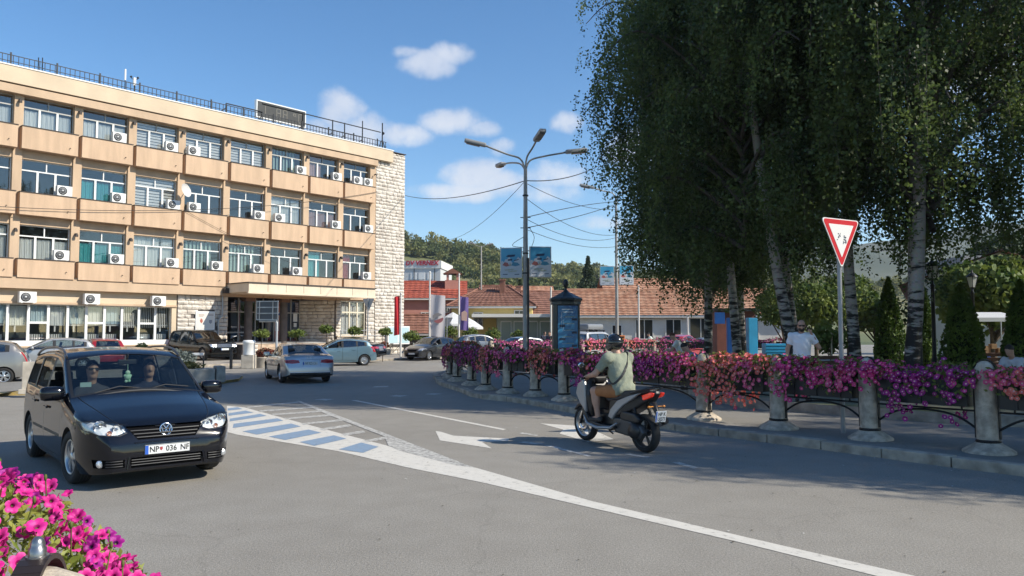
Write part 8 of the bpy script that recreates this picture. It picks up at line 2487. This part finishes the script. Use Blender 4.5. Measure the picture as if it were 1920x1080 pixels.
def bike_wheel(x, r, w, parent, disc):
 mb = MB(); T = Matrix.Translation((x, 0, r)) @ Matrix.Rotation(R(90), 4, 'X')
 prof = [(r - .085 + .0, -w * .38)] + [(r - .05 + .05 * math.cos(a), w / 2 * math.sin(a)) for a in np.linspace(-1.35, 1.35, 11)] + [(r - .085, w * .38)]
 mb.lathe(prof, 44, T, caps=False); o = mb.build('wheel', M_TYRE, parent)
 mb = MB(); mb.lathe([(r - .08, -w * .4), (r - .09, -w * .36), (r - .105, 0), (r - .09, w * .36), (r - .08, w * .4)], 40, T, caps=False)
 for k in range(5):
  a = k * 2 * math.pi / 5 + .4
  for da in (-.12, .12):
   mb.tube([T @ Vector((.03 * math.cos(a), .03 * math.sin(a), 0)), T @ Vector(((r - .1) * math.cos(a + da), (r - .1) * math.sin(a + da), 0))], [.016, .013], 6)
 mb.lathe([(.05, -.07), (.05, .07)], 16, T); mb.build('rim', M_SCG if not disc else M_RIM, o)
 if disc:
  mb = MB(); mb.lathe([(.135, .055), (.135, .06), (.075, .06), (.075, .055)], 28, Matrix.Translation((x, 0, r)) @ Matrix.Rotation(R(-90), 4, 'X'), caps=False); mb.build('brake_disc', M_CHROME, o)
bike_wheel(.77, .305, .125, SCO, True); bike_wheel(-.77, .295, .15, SCO, False)
# front end
mb = MB()
for q in (-1, 1): mb.tube([(.80, q * .10, .30), (.60, q * .10, .72)], .026, 10)
mb.tube([(.58, 0, .72), (.46, 0, 1.02)], .03, 10); mb.build('fork', M_SCB, SCO)
panel('front_mudguard', [(.42, .50), (.55, .62), (.74, .665), (.92, .62), (1.05, .50), (1.0, .50), (.88, .575), (.74, .61), (.58, .57), (.50, .47)], .075, M_SCB, SCO, .012, .010)
wid = lambda x, z: np.interp(z, [.3, .55, .8, 1.0, 1.15], [.12, .21, .24, .20, .12])
panel('front_cowl', [(.50, .34), (.56, .60), (.68, .78), (.78, .86), (.72, .98), (.55, 1.10), (.44, 1.10), (.38, .95), (.36, .70), (.34, .42), (.40, .34)], wid, M_SCB, SCO, .05)
for q in (-1, 1): panel('cowl_side', [(.44, .52), (.60, .66), (.72, .82), (.66, .98), (.50, 1.06), (.46, .96), (.44, .74)], .035, M_SCW, SCO, .02, .010, q * .225)
panel('headlight_mask', [(.70, .72), (.84, .80), (.82, .90), (.66, 1.02), (.64, .86)], .17, M_SCW, SCO, .03)
# windscreen: curved tinted sheet
mb = MB(); vs = []; nx, ny = 7, 9
for i in range(nx):
 t = i / (nx - 1)
 for j in range(ny):
  u_ = j / (ny - 1) * 2 - 1
  vs.append((.60 - t * .20 - .10 * u_ * u_, u_ * (.20 - .07 * t * t), 1.02 + t * .30))
mb.add(vs, [(i * ny + j, i * ny + j + 1, (i + 1) * ny + j + 1, (i + 1) * ny + j) for i in range(nx - 1) for j in range(ny - 1)], smooth=True)
mb.build('windscreen', glass_mat('smoked_screen', (.12, .13, .14), .08, 0, .5), SCO)
# handlebar, grips, levers, mirrors
mb = MB(); mb.tube([(.34, -.36, 1.09), (.42, -.2, 1.10), (.46, 0, 1.10), (.42, .2, 1.10), (.34, .36, 1.09)], .013, 8); mb.build('handlebar', M_SCB, SCO)
for q in (-1, 1):
 mb = MB(); mb.tube([(.375, q * .25, 1.095), (.335, q * .38, 1.088)], .019, 10); mb.build('grip', M_TYRE, SCO)
 mb = MB(); mb.tube([(.45, q * .2, 1.10), (.445, q * .30, 1.085), (.41, q * .37, 1.075)], .008, 6); mb.build('brake_lever', M_CHROME, SCO)
 mb = MB(); mb.tube([(.44, q * .22, 1.11), (.46, q * .30, 1.25)], .007, 6); mb.ball((.455, q * .34, 1.30), (.03, .075, .05)); o = mb.build('mirror', M_SCB, SCO)
 mb = MB(); mb.ball((.432, q * .34, 1.30), (.012, .065, .042)); mb.build('mirror_glass', M_CHROME, o)
mb = MB(); mb.rbox((.42, 0, 1.06), (.14, .26, .10), .03); mb.build('dashboard', M_SCB, SCO)
# step-through, tunnel, footboards
panel('tunnel', [(.40, .34), (.44, .62), (.20, .52), (-.10, .56), (-.20, .74), (-.30, .72), (-.28, .34), (.0, .25)], .12, M_SCB, SCO, .04)
for q in (-1, 1):
 panel('footboard', [(.52, .62), (.58, .56), (.42, .34), (.10, .30), (-.30, .33), (-.32, .37), (.05, .365), (.36, .41)], .055, M_SCB, SCO, .02, .011, q * .19)
 mb = MB(); mb.tube([(.50, q * .245, .47), (.40, q * .25, .345), (.12, q * .255, .30), (-.22, q * .25, .335), (-.36, q * .23, .42)], [.012, .026, .03, .026, .012], 8); mb.build('footboard_trim', M_SCW, SCO)
# body, seat, tail
wt = lambda x, z: np.interp(x, [-1.1, -.85, -.4, -.1, .05], [.055, .13, .20, .17, .12])
panel('tail_body', [(-.02, .62), (-.12, .78), (-.50, .80), (-.86, .90), (-1.06, .96), (-1.08, .91), (-.95, .80), (-.70, .66), (-.45, .56), (-.18, .46)], wt, M_SCB, SCO, .04)
for q in (-1, 1):
 panel('side_panel', [(-.10, .50), (-.16, .62), (-.34, .77), (-.62, .86), (-.88, .92), (-.72, .82), (-.48, .70), (-.32, .58), (-.20, .46)], .03, M_SCW, SCO, .014, .010, q * .185)
 panel('tail_lamp', [(-.72, .80), (-.80, .87), (-1.02, .935), (-1.09, .93), (-1.05, .87), (-.88, .81)], .028, mat('scooter_red_lamp', (.62, .03, .012), .15, coat=1, emit=(.9, .05, .02), estr=.25), SCO, .012, .009, q * .10)
ws = lambda x, z: np.interp(x, [-1.0, -.7, -.3, 0, .12], [.09, .15, .17, .15, .10])
panel('seat', [(.10, .74), (.08, .80), (-.10, .815), (-.34, .84), (-.44, .93), (-.80, .965), (-.98, .975), (-.98, .93), (-.70, .86), (-.30, .76), (-.05, .72)], ws, M_SEATL, SCO, .035)
mb = MB()
for q in (-1, 1): mb.tube([(-.62, q * .15, .90), (-.80, q * .17, .95), (-1.02, q * .13, .99), (-1.06, q * .05, .995)], .016, 8)
mb.build('grab_rail', M_SCB, SCO)
# engine, swingarm, shock, exhaust
panel('engine_case', [(-.18, .36), (-.20, .50), (-.50, .50), (-.86, .42), (-.92, .32), (-.84, .22), (-.50, .24), (-.25, .26)], .06, M_SCG, SCO, .03, .011, .13)
panel('air_box', [(-.36, .50), (-.42, .62), (-.74, .60), (-.86, .52), (-.80, .45), (-.45, .46)], .055, M_SCB, SCO, .03, .011, .14)
mb = MB(); mb.lathe([(.0, .03), (.10, .03), (.12, .0), (.12, -.05)], 24, Matrix.Translation((-.74, .215, .335)) @ Matrix.Rotation(R(-90), 4, 'X')); mb.build('clutch_cover', M_SCB, SCO)
for q in (-1, 1):
 mb = MB(); mb.tube([(-.80, q * .15, .36), (-.66, q * .14, .72)], .018, 8); pts = []
 for k in range(60):
  t = k / 59; a = t * 2 * math.pi * 8; b_ = Vector((-.79, q * .15, .42)).lerp(Vector((-.68, q * .14, .66)), t)
  pts.append(b_ + Vector((math.cos(a) * .032, math.sin(a) * .032, 0)))
 mb.tube(pts, .006, 5); mb.build('shock_absorber', M_SCB, SCO)
mb = MB(); mb.tube([(-.2, -.16, .28), (-.45, -.19, .30), (-.6, -.20, .36), (-1.0, -.21, .50)], [.03, .045, .06, .058], 14); mb.build('exhaust', M_SCB, SCO)
# rear hugger with plate and lamps
mb = MB(); mb.tube([(-.80, 0, .80), (-.98, 0, .74), (-1.06, 0, .60), (-1.10, 0, .44)], [.05, .05, .035, .03], 8); mb.build('rear_mudguard', M_SCB, SCO)
pl = MB(); pl.rbox((0, 0, 0), (.01, .20, .17), .004); T_ = Matrix
po = pl.build('number_plate', M_PLATE, SCO, (-1.125, 0, .58), (0, R(12), math.pi))
mb = MB(); mb.box((.006, -.088, 0), (.002, .02, .16)); mb.build('plate_band', M_PLBLUE, po)
text('plate_text', 'NP K', .078, M_PLTEXT, po, (.0062, .012, .036), (R(90), 0, R(90)), .001, .85, bold=.0008)
text('plate_text', 'UJ273', .078, M_PLTEXT, po, (.0062, .012, -.04), (R(90), 0, R(90)), .001, .78, bold=.0008)
for q in (-1, 1):
 mb = MB(); mb.tube([(-1.0, q * .04, .72), (-1.02, q * .13, .72)], .01, 6); mb.ball((-1.03, q * .145, .72), (.02, .03, .018)); mb.build('indicator', M_AMBER, SCO)
mb = MB(); mb.tube([(-.05, .14, .26), (-.22, .20, .24)], .012, 6); mb.build('side_stand', M_SCB, SCO)
SC_P = (1.66, 12.65); SC_A = math.atan2(.86, -.506)
SCO.location = (SC_P[0], SC_P[1], 0); SCO.rotation_euler = (0, R(0), SC_A)
tag(SCO, 'black and silver motor scooter riding past the flower boxes', 'scooter')
# ---- rider
J = dict(pelvis=(-.24, 0, .93), chest=(-.15, 0, 1.27), neck=(-.09, 0, 1.47), head=(-.04, .01, 1.635))
J.update(shL=(-.10, .205, 1.42), elL=(.07, .33, 1.17), wrL=(.285, .30, 1.125), shR=(-.10, -.205, 1.42), elR=(.07, -.33, 1.17), wrR=(.285, -.30, 1.125))
J.update(hpL=(-.20, .10, .90), knL=(.24, .22, .885), anL=(.17, .20, .46), toL=(.35, .22, .41), hpR=(-.20, -.10, .90), knR=(.24, -.22, .885), anR=(.17, -.20, .46), toR=(.35, -.22, .41))
rider, RA, rtorso = person(J, mat('sage_tshirt', (.25, .27, .20), .9, var=.07, vscale=5, bump=.9, bscale=13), mat('rust_shorts', (.36, .155, .06), .9, var=.1, vscale=8), sleeve=.72, legcov=.42, helmet=True,
 hands={'L': ((.9, .12, -.25), (0, 0, 1), (.2, -1, -.2), .9), 'R': ((.9, -.12, -.25), (0, 0, 1), (.2, 1, -.2), .9)}, step=.009, build=1.16, shoe=mat('dark_shoe', (.04, .038, .036), .7))
def helm(P):
 h = np.array((-.035, .01, 1.675))
 d = sdf_ell(P, h, (.158, .128, .145)); d = smin(d, sdf_ell(P, h + np.array((.06, 0, -.085)), (.10, .10, .075)), .05)
 d = np.maximum(d, (h[2] - .145) - P[..., 2])
 return np.maximum(d, -sdf_ell(P, h - np.array((0, 0, .15)), (.105, .09, .08)))
ho = sdf_obj('helmet', helm, (-.25, -.2, 1.48), (.22, .22, 1.87), .010, mat('gloss_black_helmet', (.012, .012, .013), .18, coat=.6), rider)
def vis(P):
 h = np.array((-.035, .01, 1.675)); d = sdf_ell(P, h + np.array((.008, 0, 0)), (.160, .130, .140))
 d = np.maximum(d, np.abs(P[..., 2] - (h[2] + .005)) - .048); return np.maximum(d, .045 - (P[..., 0] - h[0]))
sdf_obj('visor', vis, (-.1, -.2, 1.55), (.2, .22, 1.8), .008, mat('dark_visor', (.02, .022, .025), .06, coat=.5), ho)
for zz, off in ((1.66, .004), (1.70, .003)):
 mb = MB(); pts = []
 for a in np.linspace(R(70), R(290), 24):
  k = math.sqrt(max(0, 1 - ((zz - 1.675 + .01 * math.cos(a)) / .147) ** 2)); pts.append((-.035 + (.160 * k) * math.cos(a), .01 + (.130 * k) * math.sin(a), zz - .012 * math.cos(a)))
 mb.tube(pts, .007, 6); mb.build('helmet_ridge', M_SCB, ho)
# strap across the back: walk out from the spine to the shirt surface
mb = MB(); pts = []
ax0, ax1 = RA['pelvis'], RA['chest']
for t in np.linspace(0, 2 * math.pi, 41):
 cpt = np.array((-.14, .01, 1.27)); dirn = np.array((.8 * math.cos(t), math.sin(t) * .75, -1.0 * math.sin(t))); dirn /= np.linalg.norm(dirn)
 rr2 = np.linspace(.05, .45, 120); Q = cpt + rr2[:, None] * dirn; dd = rtorso(Q, .022); k = np.argmax(dd > 0)
 pts.append(Vector(Q[k]))
V_ = []; F_ = []
for i, p in enumerate(pts):
 t = (pts[(i + 1) % 40] - pts[(i - 1) % 40]).normalized(); nrm = (p - Vector((-.15, 0, p.z))).normalized(); sdv = t.cross(nrm).normalized() * .017
 V_ += [p - sdv, p + sdv, p + sdv + nrm * .006, p - sdv + nrm * .006]
for i in range(40):
 a, b_ = 4 * i, 4 * (i + 1)
 for k in range(4): F_.append((a + k, a + (k + 1) % 4, b_ + (k + 1) % 4, b_ + k))
mb.add(V_, F_); mb.build('bag_strap', M_BLACKPL, rider)
rider.matrix_world = Matrix.Translation((SC_P[0], SC_P[1], 0)) @ Matrix.Rotation(SC_A, 4, 'Z')
tag(rider, 'person in sage T-shirt, rust shorts and black helmet riding the scooter', 'person', 'people')

# ---- man standing in the shade, phone at his ear
J = stand_pose()
J.update(elL=(-.03, .36, 1.17), wrL=(.06, .20, 1.47), elR=(-.03, -.29, 1.14), wrR=(.02, -.30, .88))
man, MA, _ = person(J, mat('white_tshirt', (.74, .76, .80), .9, bump=.25, bscale=10), mat('dark_trousers', (.03, .032, .04), .9), sleeve=.62, bald=True, beard=True, glasses=True, step=.010, build=1.05,
 hands={'L': ((.05, -.25, 1), (-1, 0, 0), (1, .2, 0), .8)}, shirt_len=.10)
mb = MB(); mb.rbox((.05, .115, 1.60), (.07, .012, .14), .004); mb.build('phone', M_BLACKPL, man)
man.location = (6.35, 17.0, .33); man.rotation_euler = (0, 0, R(-105))
tag(man, 'bearded person in white T-shirt and sunglasses holding a phone to the ear', 'person', 'people')
# ---- two people sitting on the low wall, one more at the right edge
def sit_pose(lean=.25):
 J = dict(pelvis=(0, 0, .52), chest=(lean * .45, 0, .84), neck=(lean * .8, 0, 1.02), head=(lean * 1.15, 0, 1.17))
 for s, q in (('L', 1), ('R', -1)):
  J['sh' + s] = (lean * .7, q * .195, .95); J['el' + s] = (lean + .10, q * .25, .70); J['wr' + s] = (lean + .30, q * .10, .68)
  J['hp' + s] = (.02, q * .09, .48); J['kn' + s] = (.44, q * .12, .47); J['an' + s] = (.42, q * .12, .09); J['to' + s] = (.58, q * .14, .05)
 return J
p, _, _ = person(sit_pose(.3), mat('white_shirt', (.70, .70, .69), .9), mat('dark_trousers'), step=.016, hair=mat('brown_cap', (.10, .045, .03), .8))
p.location = (*atd(1281, 660, 26.5)[:2], .52); p.rotation_euler = (0, 0, R(165)); tag(p, 'seated person in white shirt and brown cap looking down', 'person', 'people')
p, _, _ = person(sit_pose(.42), mat('blue_shirt', (.10, .27, .42), .9), mat('dark_trousers'), step=.016)
p.location = (*atd(1318, 680, 21.5)[:2], .24); p.rotation_euler = (0, 0, R(170)); tag(p, 'seated person in blue shirt bending forward below the birches', 'person', 'people')
p, _, _ = person(sit_pose(.2), mat('grey_white_shirt', (.52, .53, .56), .9), mat('dark_trousers'), step=.016)
p.location = (*atd(1908, 680, 17.0)[:2], .26); p.rotation_euler = (0, 0, R(200)); tag(p, 'seated person in pale grey shirt at the right picture edge', 'person', 'people')
# ---- bystanders by the lime car
for i, (x, d, sh, rz, lab) in enumerate([(1021, 53, 'dark_shirt', -60, 'person in dark shirt standing left of the advertising column'), (1031, 47, 'dark_shirt', -120, 'dark-clothed person in front of the lime yellow car')]):
 p, _, _ = person(stand_pose(), mat('dark_shirt', (.03, .035, .06), .9), mat('dark_trousers'), step=.024)
 p.location = (*atd(x, 640, d)[:2], .1); p.rotation_euler = (0, 0, R(rz)); tag(p, lab, 'person', 'people')
# ---- cyclist in front of the long white house
cy = empty('bicycle', (*atd(1219, 640, 58)[:2], .0), R(175), 'bicycle ridden past the long white house', 'bicycle')
def bicycle(root, m):
 for x in (-.52, .52):
  mb = MB(); T = Matrix.Translation((x, 0, .34)) @ Matrix.Rotation(R(90), 4, 'X')
  mb.tube([T @ Vector((.33 * math.cos(a), .33 * math.sin(a), 0)) for a in np.linspace(0, 2 * math.pi, 29)], .02, 6, caps=False)
  for k in range(8): mb.tube([T @ Vector((0, 0, 0)), T @ Vector((.32 * math.cos(k * math.pi / 4), .32 * math.sin(k * math.pi / 4), 0))], .004, 4)
  mb.build('wheel', M_TYRE, root)
 mb = MB()
 for a, b in (((-.52, .34), (-.10, .30)), ((-.52, .34), (-.22, .80)), ((-.10, .30), (-.22, .90)), ((-.10, .30), (.36, .82)), ((-.2, .80), (.34, .86)), ((.34, .95), (.52, .34))):
  mb.tube([(a[0], 0, a[1]), (b[0], 0, b[1])], .02, 6)
 mb.build('frame', m, root)
 mb = MB(); mb.tube([(.30, -.28, 1.0), (.36, 0, .98), (.30, .28, 1.0)], .014, 6); mb.build('handlebar', M_BLACKPL, root)
 mb = MB(); mb.rbox((-.24, 0, .93), (.26, .14, .06), .025); mb.build('saddle', M_BLACKPL, root)
bicycle(cy, M_BLACKPL)
J = stand_pose(); J.update(pelvis=(-.2, 0, 1.0), chest=(-.05, 0, 1.32), neck=(.06, 0, 1.48), head=(.11, 0, 1.63), shL=(.02, .19, 1.42), shR=(.02, -.19, 1.42), elL=(.18, .26, 1.2), elR=(.18, -.26, 1.2), wrL=(.33, .25, 1.04), wrR=(.33, -.25, 1.04),
 hpL=(-.18, .09, .97), hpR=(-.18, -.09, .97), knL=(.22, .10, .78), knR=(.12, -.10, .58), anL=(.05, .1, .42), anR=(-.1, -.1, .24), toL=(.2, .12, .38), toR=(.06, -.12, .2))
p, _, _ = person(J, mat('pale_green_shirt', (.55, .62, .56), .9), mat('dark_trousers'), step=.024)
p.matrix_world = Matrix.Translation(cy.location) @ Matrix.Rotation(R(175), 4, 'Z'); tag(p, 'cyclist in pale shirt riding past the long white house', 'person', 'people')

bicycle(bk_, M_METAL)

# ---- summer haze over the valley
mb = MB(); mb.bb((-480, -60, -1.2), (1420, 1780, 186))
hm = bpy.data.materials.new('valley_haze'); hm.use_nodes = True; hn = hm.node_tree; hn.nodes.clear()
pv = hn.nodes.new('ShaderNodeVolumePrincipled'); ho_ = hn.nodes.new('ShaderNodeOutputMaterial'); hn.links.new(pv.outputs[0], ho_.inputs['Volume'])
pv.inputs['Color'].default_value = (.80, .88, 1.0, 1); pv.inputs['Density'].default_value = 1.9e-4; pv.inputs['Anisotropy'].default_value = .2
hz = mb.build('haze', hm); tag(hz, 'thin pale summer haze over the valley', 'haze', kind='stuff')

# ---- lettering becomes plain mesh
bpy.context.view_layer.update()
dg = bpy.context.evaluated_depsgraph_get()
for o in [q for q in SC.objects if q.type == 'FONT']:
 me = bpy.data.meshes.new_from_object(o.evaluated_get(dg)); nm = o.name.split('.')[0]; par = o.parent; mbx = o.matrix_basis.copy()
 bpy.data.objects.remove(o)
 link(nm, me, par).matrix_basis = mbx
